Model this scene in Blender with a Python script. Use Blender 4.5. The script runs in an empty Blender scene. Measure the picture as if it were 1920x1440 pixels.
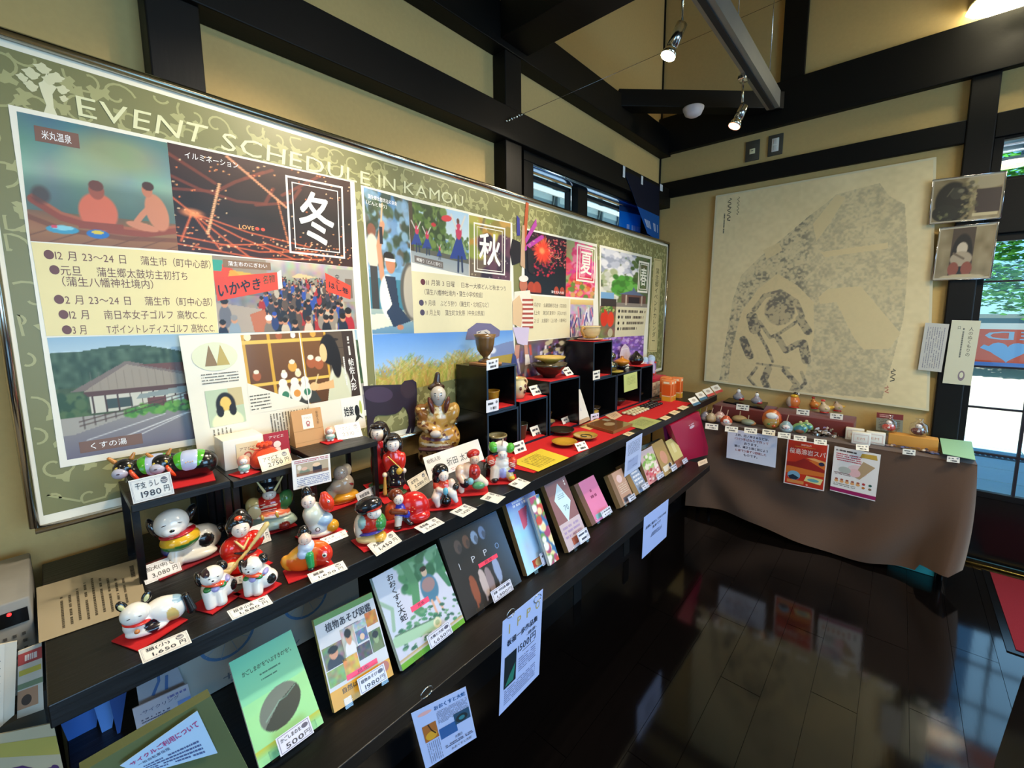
import bpy, bmesh, math, random
import numpy as np
from mathutils import Vector, Matrix
random.seed(7); RNG = np.random.default_rng(7)
SC = bpy.context.scene
COL = SC.collection
# ------------------------------------------------------------------ camera, world, exposure
CAM = np.array([1.6076, 0.0, 1.5032])
FPX, PPX, PPY = 803.46, 970.3, 684.2
FW = np.array([-0.660, 0.741, -0.123]); FW /= np.linalg.norm(FW)
RT = np.array([0.747, 0.665, -0.007]); RT -= FW*(RT@FW); RT /= np.linalg.norm(RT)
UP = np.cross(RT, FW)
cd = bpy.data.cameras.new('camera'); cam = bpy.data.objects.new('camera', cd); COL.objects.link(cam)
cd.sensor_fit = 'HORIZONTAL'; cd.sensor_width = 36.0; cd.lens = FPX/1920*36.0
cd.shift_x = -(PPX-960)/1920; cd.shift_y = (PPY-720)/1920; cd.clip_start = 0.02; cd.clip_end = 200
cam.matrix_world = Matrix(((RT[0], UP[0], -FW[0], CAM[0]), (RT[1], UP[1], -FW[1], CAM[1]), (RT[2], UP[2], -FW[2], CAM[2]), (0, 0, 0, 1)))
SC.camera = cam
SC.view_settings.view_transform = 'Standard'; SC.view_settings.look = 'None'
SC.view_settings.gamma = 1.0; SC.view_settings.use_curve_mapping = False
SC.view_settings.exposure = 0.0
W = bpy.data.worlds.new('sky'); SC.world = W; W.use_nodes = True
nt = W.node_tree; bg = nt.nodes['Background']
sky = nt.nodes.new('ShaderNodeTexSky'); sky.sky_type = 'HOSEK_WILKIE'; sky.sun_direction = (0.2, -0.43, 0.88); sky.turbidity = 3.0
wb = nt.nodes.new('ShaderNodeMix'); wb.data_type = 'RGBA'; wb.blend_type = 'MULTIPLY'; wb.inputs[0].default_value = 1; wb.inputs[7].default_value = (.62, .92, 1.0, 1)
nt.links.new(sky.outputs[0], wb.inputs[6]); nt.links.new(wb.outputs[2], bg.inputs[0]); bg.inputs[1].default_value = 6.5
def lamp(kind, name, loc, energy, color, aim=None, **kw):
    l = bpy.data.lights.new(name, kind); l.energy = energy; l.color = color
    for k, v in kw.items(): setattr(l, k, v)
    o = bpy.data.objects.new(name, l); COL.objects.link(o); o.location = loc
    if aim is not None: o.rotation_euler = (Vector(aim)-Vector(loc)).to_track_quat('-Z', 'Y').to_euler()
    return o
lamp('SUN', 'sun', (2, -4.3, 8.8), 14.0, (1.0, 0.97, 0.92), aim=(0, 0, 0), angle=0.01)
DAY = (0.36, 0.66, 1.0)
lamp('AREA', 'window_daylight', (4.93, 0.6, 1.45), 118, DAY, aim=(0.5, 0.9, 0.45), shape='RECTANGLE', size=2.6, size_y=1.7)
lamp('AREA', 'window_daylight', (2.6, -2.93, 1.4), 14, DAY, aim=(1.2, 1.2, 0.6), shape='RECTANGLE', size=2.4, size_y=1.7)
lamp('AREA', 'door_daylight', (2.95, 3.75, 1.1), 16, (0.45, 0.75, 1.0), aim=(2.4, 1.0, 0.3), shape='RECTANGLE', size=1.7, size_y=1.7)
WARM = (1.0, 0.84, 0.62)
for x_, y_, e_ in ((2.2, 1.6, 22), (3.6, -.6, 20), (2.7, 2.3, 28), (1.5, -1.6, 13)): lamp('AREA', 'added_warm_fill', (x_, y_, 2.72), e_, (1.0, .85, .60), aim=(x_, y_+.001, 0), shape='DISK', size=.36, spread=2.9)  # unseen warm fill lights added to brighten the room and far wall
# ------------------------------------------------------------------ helpers
def at(px, py, ax, v):
    d = FW + RT*(px-PPX)/FPX - UP*(py-PPY)/FPX
    i = 'xyz'.index(ax); return CAM + d*((v-CAM[i])/d[i])
def hx(s):
    if not isinstance(s, str): return tuple(s)
    s = s.lstrip('#'); c = [int(s[i:i+2], 16)/255 for i in (0, 2, 4)]
    return tuple(x/12.92 if x <= .04045 else ((x+.055)/1.055)**2.4 for x in c)
def newmat(name, rough=.6, metal=0., col=None, attr=True, noise=0., coat=0., bump=0., scale=30., spec=.5, stretch=(1, 1, 1), sheen=0.):
    m = bpy.data.materials.new(name); m.use_nodes = True; n = m.node_tree; b = n.nodes['Principled BSDF']
    b.inputs['Roughness'].default_value = rough; b.inputs['Metallic'].default_value = metal
    b.inputs['Coat Weight'].default_value = coat; b.inputs['Coat Roughness'].default_value = .08
    b.inputs['Specular IOR Level'].default_value = spec
    if sheen: b.inputs['Sheen Weight'].default_value = sheen
    tc = n.nodes.new('ShaderNodeTexCoord'); mp = n.nodes.new('ShaderNodeMapping'); mp.inputs['Scale'].default_value = stretch
    n.links.new(tc.outputs['Object'], mp.inputs[0])
    tx = n.nodes.new('ShaderNodeTexNoise'); tx.inputs['Scale'].default_value = scale; tx.inputs['Detail'].default_value = 5
    n.links.new(mp.outputs[0], tx.inputs[0])
    if attr:
        a = n.nodes.new('ShaderNodeAttribute'); a.attribute_name = 'Col'; src = a.outputs[0]
    else:
        a = n.nodes.new('ShaderNodeRGB'); a.outputs[0].default_value = (*hx(col), 1); src = a.outputs[0]
    mx = n.nodes.new('ShaderNodeMix'); mx.data_type = 'RGBA'; mx.blend_type = 'MULTIPLY'; mx.inputs[0].default_value = noise
    n.links.new(src, mx.inputs[6]); n.links.new(tx.outputs[0], mx.inputs[7]); n.links.new(mx.outputs[2], b.inputs['Base Color'])
    if bump:
        bp = n.nodes.new('ShaderNodeBump'); bp.inputs['Strength'].default_value = bump; bp.inputs['Distance'].default_value = .002
        n.links.new(tx.outputs[0], bp.inputs['Height']); n.links.new(bp.outputs[0], b.inputs['Normal'])
    return m
M = {}
M['paper'] = newmat('printed_paper', .55, noise=.06)
M['film'] = newmat('laminated_print', .4, noise=.04, coat=.12)
M['panel'] = newmat('matt_print_panel', .42, noise=.05)
M['glaze'] = newmat('painted_ceramic', .22, noise=.10, coat=.5, scale=14)
M['pot'] = newmat('stoneware_glaze', .25, noise=.35, coat=.35, scale=22, bump=.2)
M['matt'] = newmat('matt_paint', .75, noise=.15)
M['cloth'] = newmat('woven_cloth', .95, noise=.2, bump=.4, scale=300, sheen=.2)
M['felt'] = newmat('red_felt', .95, noise=.15, bump=.3, scale=260)
M['chrome'] = newmat('polished_metal', .18, metal=1., noise=.1)
M['steel'] = newmat('brushed_grey_metal', .42, metal=.7, noise=.2, scale=12)
M['plaster'] = newmat('cream_plaster', .9, col='#c9aa6e', attr=False, noise=.12, bump=.35, scale=60)
M['wood'] = newmat('dark_stained_timber', .55, col='#0a0807', attr=False, noise=.55, bump=.25, spec=.22, scale=9, stretch=(6, 1, 6))
M['woodz'] = newmat('dark_stained_post', .55, col='#0a0807', attr=False, noise=.55, bump=.25, spec=.25, scale=9, stretch=(6, 6, .8))
M['board'] = newmat('black_grained_board', .38, col='#130f0d', attr=False, noise=.6, bump=.5, scale=7, stretch=(16, 1, 8), spec=.5)
M['lacquer'] = newmat('black_lacquer', .22, col='#0c0c0e', attr=False, noise=.2, scale=8)
M['plank'] = newmat('polished_dark_floorboard', .09, col='#0e0b0b', attr=False, noise=.5, bump=.05, scale=6, stretch=(8, 1, 1), coat=.3, spec=.6)
M['gap'] = newmat('dark_joint', .3, col='#0a0808', attr=False)
M['carpet'] = newmat('carpet_pile', 1.0, noise=.4, bump=.9, scale=420)
def glassmat(name, rough, alpha, tint=(1, 1, 1), body=None, k=1.):
    m = bpy.data.materials.new(name); m.use_nodes = True; n = m.node_tree
    for x in list(n.nodes):
        if x.type == 'BSDF_PRINCIPLED': n.nodes.remove(x)
    out = [x for x in n.nodes if x.type == 'OUTPUT_MATERIAL'][0]
    t = n.nodes.new('ShaderNodeBsdfTransparent'); t.inputs[0].default_value = (*tint, 1)
    g = n.nodes.new('ShaderNodeBsdfGlossy'); g.inputs['Roughness'].default_value = rough
    f = n.nodes.new('ShaderNodeFresnel'); f.inputs[0].default_value = 1.45
    ad = n.nodes.new('ShaderNodeMath'); ad.operation = 'ADD'; ad.inputs[1].default_value = alpha
    ge = n.nodes.new('ShaderNodeNewGeometry'); iv = n.nodes.new('ShaderNodeMath'); iv.operation = 'SUBTRACT'; iv.inputs[0].default_value = k; n.links.new(ge.outputs['Backfacing'], iv.inputs[1]); iv.use_clamp = True
    ml = n.nodes.new('ShaderNodeMath'); ml.operation = 'MULTIPLY'; n.links.new(ad.outputs[0], ml.inputs[0]); n.links.new(iv.outputs[0], ml.inputs[1])
    mx = n.nodes.new('ShaderNodeMixShader'); n.links.new(f.outputs[0], ad.inputs[0]); n.links.new(ml.outputs[0], mx.inputs[0])
    if body:
        df = n.nodes.new('ShaderNodeBsdfDiffuse'); df.inputs[0].default_value = (*body[:3], 1); m2 = n.nodes.new('ShaderNodeMixShader'); m2.inputs[0].default_value = body[3]
        n.links.new(t.outputs[0], m2.inputs[1]); n.links.new(df.outputs[0], m2.inputs[2]); t = m2
    n.links.new(t.outputs[0], mx.inputs[1]); n.links.new(g.outputs[0], mx.inputs[2]); n.links.new(mx.outputs[0], out.inputs[0])
    return m
M['glass'] = glassmat('window_glass', .02, .02, (.9, .96, .97))
M['acrylic'] = glassmat('clear_acrylic', .08, .06, (.93, .97, 1))
M['sleeve'] = glassmat('clear_sleeve', .3, .0, (1, 1, 1), k=.35)
M['skyglint'] = glassmat('acrylic_painted_sky_glint', .1, .08, (.6, .85, 1), (.16, .5, .95, .5))  # sky reflection on the clear stand plates, mixed in as blue diffuse
M['bag'] = glassmat('clear_cellophane', .12, .12, (.95, .95, .97))
def emis(name, col, s):
    m = bpy.data.materials.new(name); m.use_nodes = True; b = m.node_tree.nodes['Principled BSDF']
    b.inputs['Emission Color'].default_value = (*col, 1); b.inputs['Emission Strength'].default_value = s; b.inputs['Base Color'].default_value = (*col, 1)
    return m
M['bulb'] = emis('glowing_halogen', (1.0, .80, .55), 60); M['dome'] = emis('glowing_lamp_shade', (1.0, .93, .62), 14); M['bulbred'] = emis('glowing_warm_halogen', (1.0, .38, .2), 7)
M['led'] = emis('red_indicator', (1, .02, .02), 3)
ORG = {}
class MB:
    def __init__(s): s.V = []; s.C = []; s.L = []; s.T = []; s.m = []; s.sm = []; s.mats = []; s.n = 0; s.col = (.5, .5, .5); s.mat = 'matt'; s.X = None
    def add(s, V, faces, col=None, mat=None, smooth=False, loops=None, tot=None):
        V = np.asarray(V, float).reshape(-1, 3)
        if s.X is not None: V = V @ s.X[:3, :3].T + s.X[:3, 3]
        col = s.col if col is None else col
        c = np.asarray(hx(col) if isinstance(col, str) else col, float)
        if c.ndim == 1: c = np.tile(c[:3], (len(V), 1))
        if loops is None:
            tot = np.array([len(f) for f in faces]); loops = np.array([i for f in faces for i in f])
        mat = mat or s.mat
        if mat not in s.mats: s.mats.append(mat)
        s.V.append(V); s.C.append(c); s.L.append(np.asarray(loops)+s.n); s.T.append(np.asarray(tot))
        s.m.append(np.full(len(tot), s.mats.index(mat))); s.sm.append(np.full(len(tot), bool(smooth))); s.n += len(V)
        return s
    def box(s, lo, hi, col=None, mat=None, taper=0., R=None):
        lo = np.array(lo, float); hi = np.array(hi, float); c = (lo+hi)/2; h = (hi-lo)/2
        V = np.array([[x, y, z] for z in (-1, 1) for y in (-1, 1) for x in (-1, 1)], float)*h
        V[4:, :2] *= (1-taper)
        if R is not None: V = V @ np.asarray(R).T
        return s.add(V+c, [(0, 2, 3, 1), (4, 5, 7, 6), (0, 1, 5, 4), (2, 6, 7, 3), (0, 4, 6, 2), (1, 3, 7, 5)], col, mat)
    def rbox(s, lo, hi, r, col=None, mat=None, seg=2, R=None):
        bm = bmesh.new(); bmesh.ops.create_cube(bm, size=1); lo = np.array(lo, float); hi = np.array(hi, float)
        for v in bm.verts: v.co = Vector([v.co[i]*(hi[i]-lo[i]) for i in range(3)])
        bmesh.ops.bevel(bm, geom=bm.edges[:], offset=r, segments=seg, affect='EDGES', profile=.5)
        V = np.array([v.co[:] for v in bm.verts]); F = [[v.index for v in f.verts] for f in bm.faces]; bm.free()
        if R is not None: V = V @ np.asarray(R).T
        return s.add(V+(lo+hi)/2, F, col, mat, True)
    def lathe(s, prof, c=(0, 0, 0), n=24, col=None, mat=None, cols=None, sx=1., sy=1.):
        P = np.array(prof, float); a = np.linspace(0, 2*np.pi, n, endpoint=False); k = len(P)
        V = np.zeros((k, n, 3)); V[:, :, 0] = P[:, :1]*np.cos(a)*sx; V[:, :, 1] = P[:, :1]*np.sin(a)*sy; V[:, :, 2] = P[:, 1:2]
        F = [(i*n+j, i*n+(j+1) % n, (i+1)*n+(j+1) % n, (i+1)*n+j) for i in range(k-1) for j in range(n)]
        F.append(tuple(range(n))[::-1]); F.append(tuple((k-1)*n+j for j in range(n)))
        if cols is not None:
            C = np.repeat(np.array([hx(x) for x in cols]), n, axis=0)
        else: C = col
        return s.add(V.reshape(-1, 3)+np.array(c), F, C, mat, True)
    def ball(s, c, r, col=None, mat=None, n=12, R=None):
        r = np.array([r, r, r] if np.isscalar(r) else r, float); k = max(5, n//2+1)
        t = np.linspace(0, np.pi, k); a = np.linspace(0, 2*np.pi, n, endpoint=False)
        V = np.array([[math.sin(u)*math.cos(v), math.sin(u)*math.sin(v), math.cos(u)] for u in t for v in a])*r
        if R is not None: V = V @ np.asarray(R).T
        F = [(i*n+j, (i+1)*n+j, (i+1)*n+(j+1) % n, i*n+(j+1) % n) for i in range(k-1) for j in range(n)]
        return s.add(V+np.array(c), F, col, mat, True)
    def tube(s, pts, r, col=None, mat=None, n=8):
        P = np.array(pts, float); k = len(P); r = np.full(k, r) if np.isscalar(r) else np.array(r)
        T = np.gradient(P, axis=0); T /= np.linalg.norm(T, axis=1)[:, None]+1e-12
        u = np.cross(T[0], [0, 0, 1.]); u = u if np.linalg.norm(u) > .1 else np.cross(T[0], [1., 0, 0]); V = []
        for i in range(k):
            u = u-T[i]*(u@T[i]); u /= np.linalg.norm(u); w = np.cross(T[i], u)
            for j in range(n):
                a = 2*np.pi*j/n; V.append(P[i]+r[i]*(math.cos(a)*u+math.sin(a)*w))
        F = [(i*n+j, i*n+(j+1) % n, (i+1)*n+(j+1) % n, (i+1)*n+j) for i in range(k-1) for j in range(n)]
        F += [tuple(range(n))[::-1], tuple((k-1)*n+j for j in range(n))]
        return s.add(V, F, col, mat, True)
    def grid(s, P, col=None, mat=None, smooth=True):
        P = np.asarray(P, float); h, w = P.shape[:2]; i = np.arange(h*w).reshape(h, w)
        q = np.stack([i[:-1, :-1], i[:-1, 1:], i[1:, 1:], i[1:, :-1]], -1).reshape(-1)
        return s.add(P.reshape(-1, 3), None, col, mat, smooth, loops=q, tot=np.full((h-1)*(w-1), 4))
    def build(s, name, parent=None, base=None, label=None, stuff=False, solid=0., bevel=0.):
        V = np.concatenate(s.V); L = np.concatenate(s.L); T = np.concatenate(s.T)
        if parent is not None: o0 = ORG[parent.name]
        elif base is not None: o0 = np.array(base, float)
        else: o0 = np.array([(V[:, 0].min()+V[:, 0].max())/2, (V[:, 1].min()+V[:, 1].max())/2, V[:, 2].min()])
        me = bpy.data.meshes.new(name); me.vertices.add(len(V)); me.vertices.foreach_set('co', (V-o0).astype(np.float32).ravel())
        me.loops.add(len(L)); me.loops.foreach_set('vertex_index', L.astype(np.int32))
        st = np.concatenate([[0], np.cumsum(T)[:-1]]); me.polygons.add(len(T)); me.polygons.foreach_set('loop_start', st.astype(np.int32))
        me.polygons.foreach_set('material_index', np.concatenate(s.m).astype(np.int32)); me.polygons.foreach_set('use_smooth', np.concatenate(s.sm))
        for k in s.mats: me.materials.append(M[k])
        me.update(calc_edges=True); me.validate()
        ca = me.color_attributes.new('Col', 'FLOAT_COLOR', 'POINT'); C = np.ones((len(V), 4), np.float32); C[:, :3] = np.concatenate(s.C)
        ca.data.foreach_set('color', C.ravel())
        o = bpy.data.objects.new(name, me); COL.objects.link(o)
        if parent is not None: o.parent = parent; ORG[o.name] = o0
        else: o.location = o0; ORG[o.name] = o0
        if label: o['label'] = label
        if stuff: o['kind'] = 'stuff'
        if solid: md = o.modifiers.new('t', 'SOLIDIFY'); md.thickness = solid
        if bevel: md = o.modifiers.new('b', 'BEVEL'); md.width = bevel; md.segments = 2; md.limit_method = 'ANGLE'
        return o
def tag(o, label, cat, group=None):
    o['label'] = label; o['category'] = cat
    if group: o['group'] = group
    return o
def thing(name, label, cat, loc, group=None):
    o = bpy.data.objects.new(name, None); COL.objects.link(o); o.location = tuple(loc); o.empty_display_size = .05
    ORG[o.name] = np.array(loc, float); return tag(o, label, cat, group)
def struct(mb, name, parent=None, **kw):
    o = mb.build(name, parent, **kw)
    if parent is None: o['kind'] = 'structure'
    return o
# ------------------------------------------------------------------ glyphs
_G = {}
def glyph(ch):
    if ch in _G: return _G[ch]
    cu = bpy.data.curves.new('g', 'FONT'); cu.body = ch; cu.resolution_u = 2; ob = bpy.data.objects.new('g', cu)
    me = ob.to_mesh()
    n = len(me.vertices); V = np.zeros(n*3, np.float32); me.vertices.foreach_get('co', V); V = V.reshape(-1, 3)[:, :2].astype(float)
    T = np.zeros(len(me.polygons), np.int32); me.polygons.foreach_get('loop_total', T); L = np.zeros(len(me.loops), np.int32); me.loops.foreach_get('vertex_index', L)
    ob.to_mesh_clear(); bpy.data.objects.remove(ob); bpy.data.curves.remove(cu)
    if ord(ch) > 0x2000: adv = 1.0
    else: adv = (V[:, 0].max()+.07) if n else .3
    _G[ch] = (V, L, T, adv); return _G[ch]
def text2d(t, vertical=False, bold=0.):
    Vs, Ls, Ts, n, x, y = [], [], [], 0, 0., 0.
    for ch in t:
        if ch == ' ' or ch == '\u3000':
            if vertical: y -= .5
            else: x += .35 if ch == ' ' else 1.
            continue
        V, L, T, adv = glyph(ch)
        if len(V) == 0: continue
        for dx, dy in ([(0, 0)] if not bold else [(0, 0), (bold, 0), (0, bold), (bold, bold)]):
            Vs.append(V+[x+dx, y+dy]); Ls.append(L+n); Ts.append(T); n += len(V)
        if vertical: y -= 1.02
        else: x += adv
    return np.concatenate(Vs), np.concatenate(Ls), np.concatenate(Ts)
# ------------------------------------------------------------------ flat printed sheets
class Sheet:
    """a flat sheet with four corners (bl, br, tr, tl); u to the right, v up; everything printed on it is laid just above its face"""
    def __init__(s, bl, br, tr, tl, mb=None, mat='paper'):
        s.c = [np.array(p, float) for p in (bl, br, tr, tl)]; s.mb = mb or MB(); s.mat = mat; s.lay = 1
        s.U = s.c[1]-s.c[0]; s.Vv = s.c[3]-s.c[0]; s.N = np.cross(s.U, s.Vv); s.N /= np.linalg.norm(s.N)
        s.w = np.linalg.norm(s.U); s.h = np.linalg.norm(s.Vv); s.step = .0003; s.curl = None; s.k = 0
    def P(s, uv, off=0.):
        uv = np.asarray(uv, float).reshape(-1, 2); u, v = uv[:, :1], uv[:, 1:2]; a, b, c, d = s.c
        p = a*(1-u)*(1-v)+b*u*(1-v)+c*u*v+d*(1-u)*v+s.N*off
        if s.curl: p = p+s.curl(u, v)
        return p
    def slab(s, col='#f4f2ec', t=.001, back=None, edge=None, nu=1, nv=1):
        us = np.linspace(0, 1, nu+1); vs = np.linspace(0, 1, nv+1); uv = np.array([[u, v] for v in vs for u in us])
        s.mb.grid(s.P(uv, 0).reshape(nv+1, nu+1, 3), col, s.mat, nu+nv > 2)
        s.mb.grid(s.P(uv, -t).reshape(nv+1, nu+1, 3)[:, ::-1], back or col, s.mat, nu+nv > 2)
        b = [(u, 0) for u in us]+[(1, v) for v in vs[1:]]+[(u, 1) for u in us[::-1][1:]]+[(0, v) for v in vs[::-1][1:-1]]
        k = len(b); V = np.concatenate([s.P(b, -t), s.P(b, 0)])
        s.mb.add(V, [(i, (i+1) % k, k+(i+1) % k, k+i) for i in range(k)], edge or col, s.mat); return s
    def up(s): s.lay += 1; return s
    def poly(s, uv, col):
        s.k = (s.k+1) % 50
        s.mb.add(s.P(uv, s.lay*s.step+s.k*4e-6), [tuple(range(len(uv)))], col, s.mat); return s
    def rect(s, u0, v0, u1, v1, col): return s.poly([(u0, v0), (u1, v0), (u1, v1), (u0, v1)], col)
    def quadpoly(s, q, col): return s.poly(q, col)
    def ell(s, u, v, ru, rv, col, n=20, a0=0, a1=360):
        t = np.radians(np.linspace(a0, a1, n, endpoint=(a1-a0) < 360)); return s.poly([(u+ru*math.cos(x), v+rv*math.sin(x)) for x in t], col)
    def frame(s, u0, v0, u1, v1, w, col):
        wv = w*s.w/s.h
        s.rect(u0, v0, u1, v0+wv, col); s.rect(u0, v1-wv, u1, v1, col); s.rect(u0, v0+wv, u0+w, v1-wv, col); s.rect(u1-w, v0+wv, u1, v1-wv, col); return s
    def line(s, pts, w, col):
        """polyline in uv, w in metres"""
        A = np.array(pts, float)*[s.w, s.h]; d = np.gradient(A, axis=0); d /= np.linalg.norm(d, axis=1)[:, None]+1e-9
        nn = np.stack([-d[:, 1], d[:, 0]], 1)*w/2; n = len(A); V = np.concatenate([A-nn, A+nn])/[s.w, s.h]; s.k = (s.k+1) % 50
        s.mb.add(s.P(V, s.lay*s.step+s.k*4e-6), [(i, i+1, n+i+1, n+i) for i in range(n-1)], col, s.mat); return s
    def text(s, t, u0, v0, u1, v1, col='#222222', vertical=False, fit=True, bold=0., slant=0., quad=None):
        if bold:
            kw = dict(vertical=vertical, fit=fit)
            for i, (dx, dy) in enumerate(((0, 0), (1, 0), (0, 1), (1, 1))):
                n_ = len(t) if not vertical else 1; bw = bold*(u1-u0)/max(n_, 1)*.8; bh = bold*(v1-v0)*.8/(len(t) if vertical else 1)
                st, s.step = s.step, s.step*(1+.05*i); s.text(t, u0+dx*bw, v0+dy*bh, u1-bw+dx*bw, v1-bh+dy*bh, col, **kw); s.step = st
            return s
        V, L, T = text2d(t, vertical)
        lo, hi = V.min(0), V.max(0)
        if not vertical: lo[1] = min(lo[1], 0.); hi[1] = max(hi[1], .72)
        sz = hi-lo; K = np.array([u1-u0, v1-v0])*[s.w, s.h]
        if not fit:
            k = min(K/sz); V = (V-lo)*k/[s.w, s.h]+[u0, v0]
        else: V = (V-lo)/sz*[u1-u0, v1-v0]+[u0, v0]
        s.mb.add(s.P(V, s.lay*s.step), None, col, s.mat, loops=L, tot=T); return s
    def rows(s, u0, v0, u1, v1, n, col='#555555', fill=.45, vert=False, dens=1.):
        """small print too fine to read: rows (or columns) of short dashes"""
        for i in range(n):
            p = 0.
            while p < 1:
                q = min(1, p+random.uniform(.02, .07)/dens)
                if random.random() < .86:
                    if vert:
                        x = u1-(i+.5)/n*(u1-u0); hw = (u1-u0)/n*fill/2; s.rect(x-hw, v1-q*(v1-v0), x+hw, v1-p*(v1-v0), col)
                    else:
                        y = v1-(i+.5)/n*(v1-v0); hw = (v1-v0)/n*fill/2; s.rect(u0+p*(u1-u0), y-hw, u0+q*(u1-u0), y+hw, col)
                p = q+.012/dens
            if random.random() < .2: pass
        return s
    def image(s, im, u0=0, v0=0, u1=1, v1=1):
        """im: h x w x 3 array in sRGB, row 0 at the top: becomes a fine coloured mesh on the sheet"""
        h, w = im.shape[:2]; uu, vv = np.meshgrid(np.linspace(u0, u1, w), np.linspace(v1, v0, h))
        P = s.P(np.stack([uu, vv], -1).reshape(-1, 2), s.lay*s.step).reshape(h, w, 3)
        im = np.clip(im, 0, 1); lin = np.where(im <= .04045, im/12.92, ((im+.055)/1.055)**2.4)
        s.mb.grid(P[::-1], lin[::-1].reshape(-1, 3), s.mat, False); return s
    def sub(s, q):
        """a sheet on this one from four uv corners bl, br, tr, tl (shares the mesh)"""
        p = s.P(q, s.lay*s.step); r = Sheet(*p, mb=s.mb, mat=s.mat); return r
def srgb(c):
    c = c.lstrip('#'); return np.array([int(c[i:i+2], 16)/255 for i in (0, 2, 4)])
class Can:
    """small colour canvas; coordinates 0..1, y down"""
    def __init__(s, w, h, c='#888888'):
        s.w, s.h = w, h; s.a = np.ones((h, w, 3))*srgb(c); s.y, s.x = np.mgrid[0:h, 0:w]; s.x = (s.x+.5)/w; s.y = (s.y+.5)/h
    def put(s, m, c, al=1.):
        c = srgb(c) if isinstance(c, str) else np.array(c); m = np.clip(m, 0, 1)[..., None]*al; s.a = s.a*(1-m)+c*m; return s
    def grad(s, c0, c1, y0=0, y1=1, ax='y', x0=0, x1=1):
        t = np.clip(((s.y if ax == 'y' else s.x)-y0)/(y1-y0+1e-9), 0, 1)[..., None]; g = srgb(c0)*(1-t)+srgb(c1)*t
        m = (((s.y >= y0) & (s.y <= y1)) if ax == 'y' else ((s.x >= y0) & (s.x <= y1)))[..., None]; s.a = np.where(m, g, s.a); return s
    def ell(s, x, y, rx, ry, c, al=1., rot=0., soft=.12):
        a = math.radians(rot); dx = (s.x-x)*s.w/s.h; dy = s.y-y; rx = rx*s.w/s.h
        X = dx*math.cos(a)+dy*math.sin(a); Y = -dx*math.sin(a)+dy*math.cos(a)
        return s.put((1-np.sqrt((X/rx)**2+(Y/ry)**2))/soft+.5, c, al)
    def rect(s, x0, y0, x1, y1, c, al=1.): return s.put(((s.x >= x0) & (s.x <= x1) & (s.y >= y0) & (s.y <= y1)).astype(float), c, al)
    def poly(s, P, c, al=1.):
        ins = np.zeros(s.x.shape, bool); n = len(P)
        for i in range(n):
            (x1, y1), (x2, y2) = P[i], P[(i+1) % n]
            if y1 == y2: continue
            ins ^= ((s.y < y1) != (s.y < y2)) & (s.x < (x2-x1)*(s.y-y1)/(y2-y1)+x1)
        return s.put(ins.astype(float), c, al)
    def line(s, P, w, c, al=1.):
        m = np.zeros(s.x.shape)
        for (x1, y1), (x2, y2) in zip(P[:-1], P[1:]):
            k = s.w/s.h; ax, ay, bx, by = x1*k, y1, x2*k, y2; dx, dy = bx-ax, by-ay
            t = np.clip(((s.x*k-ax)*dx+(s.y-ay)*dy)/(dx*dx+dy*dy+1e-9), 0, 1); d = np.hypot(s.x*k-ax-t*dx, s.y-ay-t*dy)
            m = np.maximum(m, np.clip((w-d)*s.h+.5, 0, 1))
        return s.put(m, c, al)
    def noise(s, amp, n=8, col=False, mask=None):
        k = RNG.random((n+1, int(n*s.w/s.h)+2, 3 if col else 1))-.5
        yy = s.y*n; xx = s.x*(k.shape[1]-1); y0 = np.clip(yy.astype(int), 0, n-1); x0 = np.clip(xx.astype(int), 0, k.shape[1]-2); fy = (yy-y0)[..., None]; fx = (xx-x0)[..., None]
        v = k[y0, x0]*(1-fy)*(1-fx)+k[y0+1, x0]*fy*(1-fx)+k[y0, x0+1]*(1-fy)*fx+k[y0+1, x0+1]*fy*fx
        s.a = s.a+v*amp*2*(1 if mask is None else mask[..., None]); return s
    def spots(s, n, box, r, cols, al=1., sx=1., rot=0.):
        for i in range(n):
            x = random.uniform(box[0], box[2]); y = random.uniform(box[1], box[3]); q = random.uniform(*r)
            s.ell(x, y, q*sx*s.h/s.w, q, random.choice(cols), al, rot+random.uniform(-25, 25), .4)
        return s
    def person(s, x, y, h, top, hair='#1a1412', skin='#c98f6c', legs=None):
        """head-and-shoulders figure, y is the foot of the bust"""
        k = s.h/s.w
        s.ell(x, y, .34*h*k, .62*h, top); s.ell(x, y-.72*h, .19*h*k, .24*h, skin); s.ell(x, y-.84*h, .21*h*k, .18*h, hair)
        if legs: s.rect(x-.12*h*k, y, x+.12*h*k, y+.6*h, legs)
        return s
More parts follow.
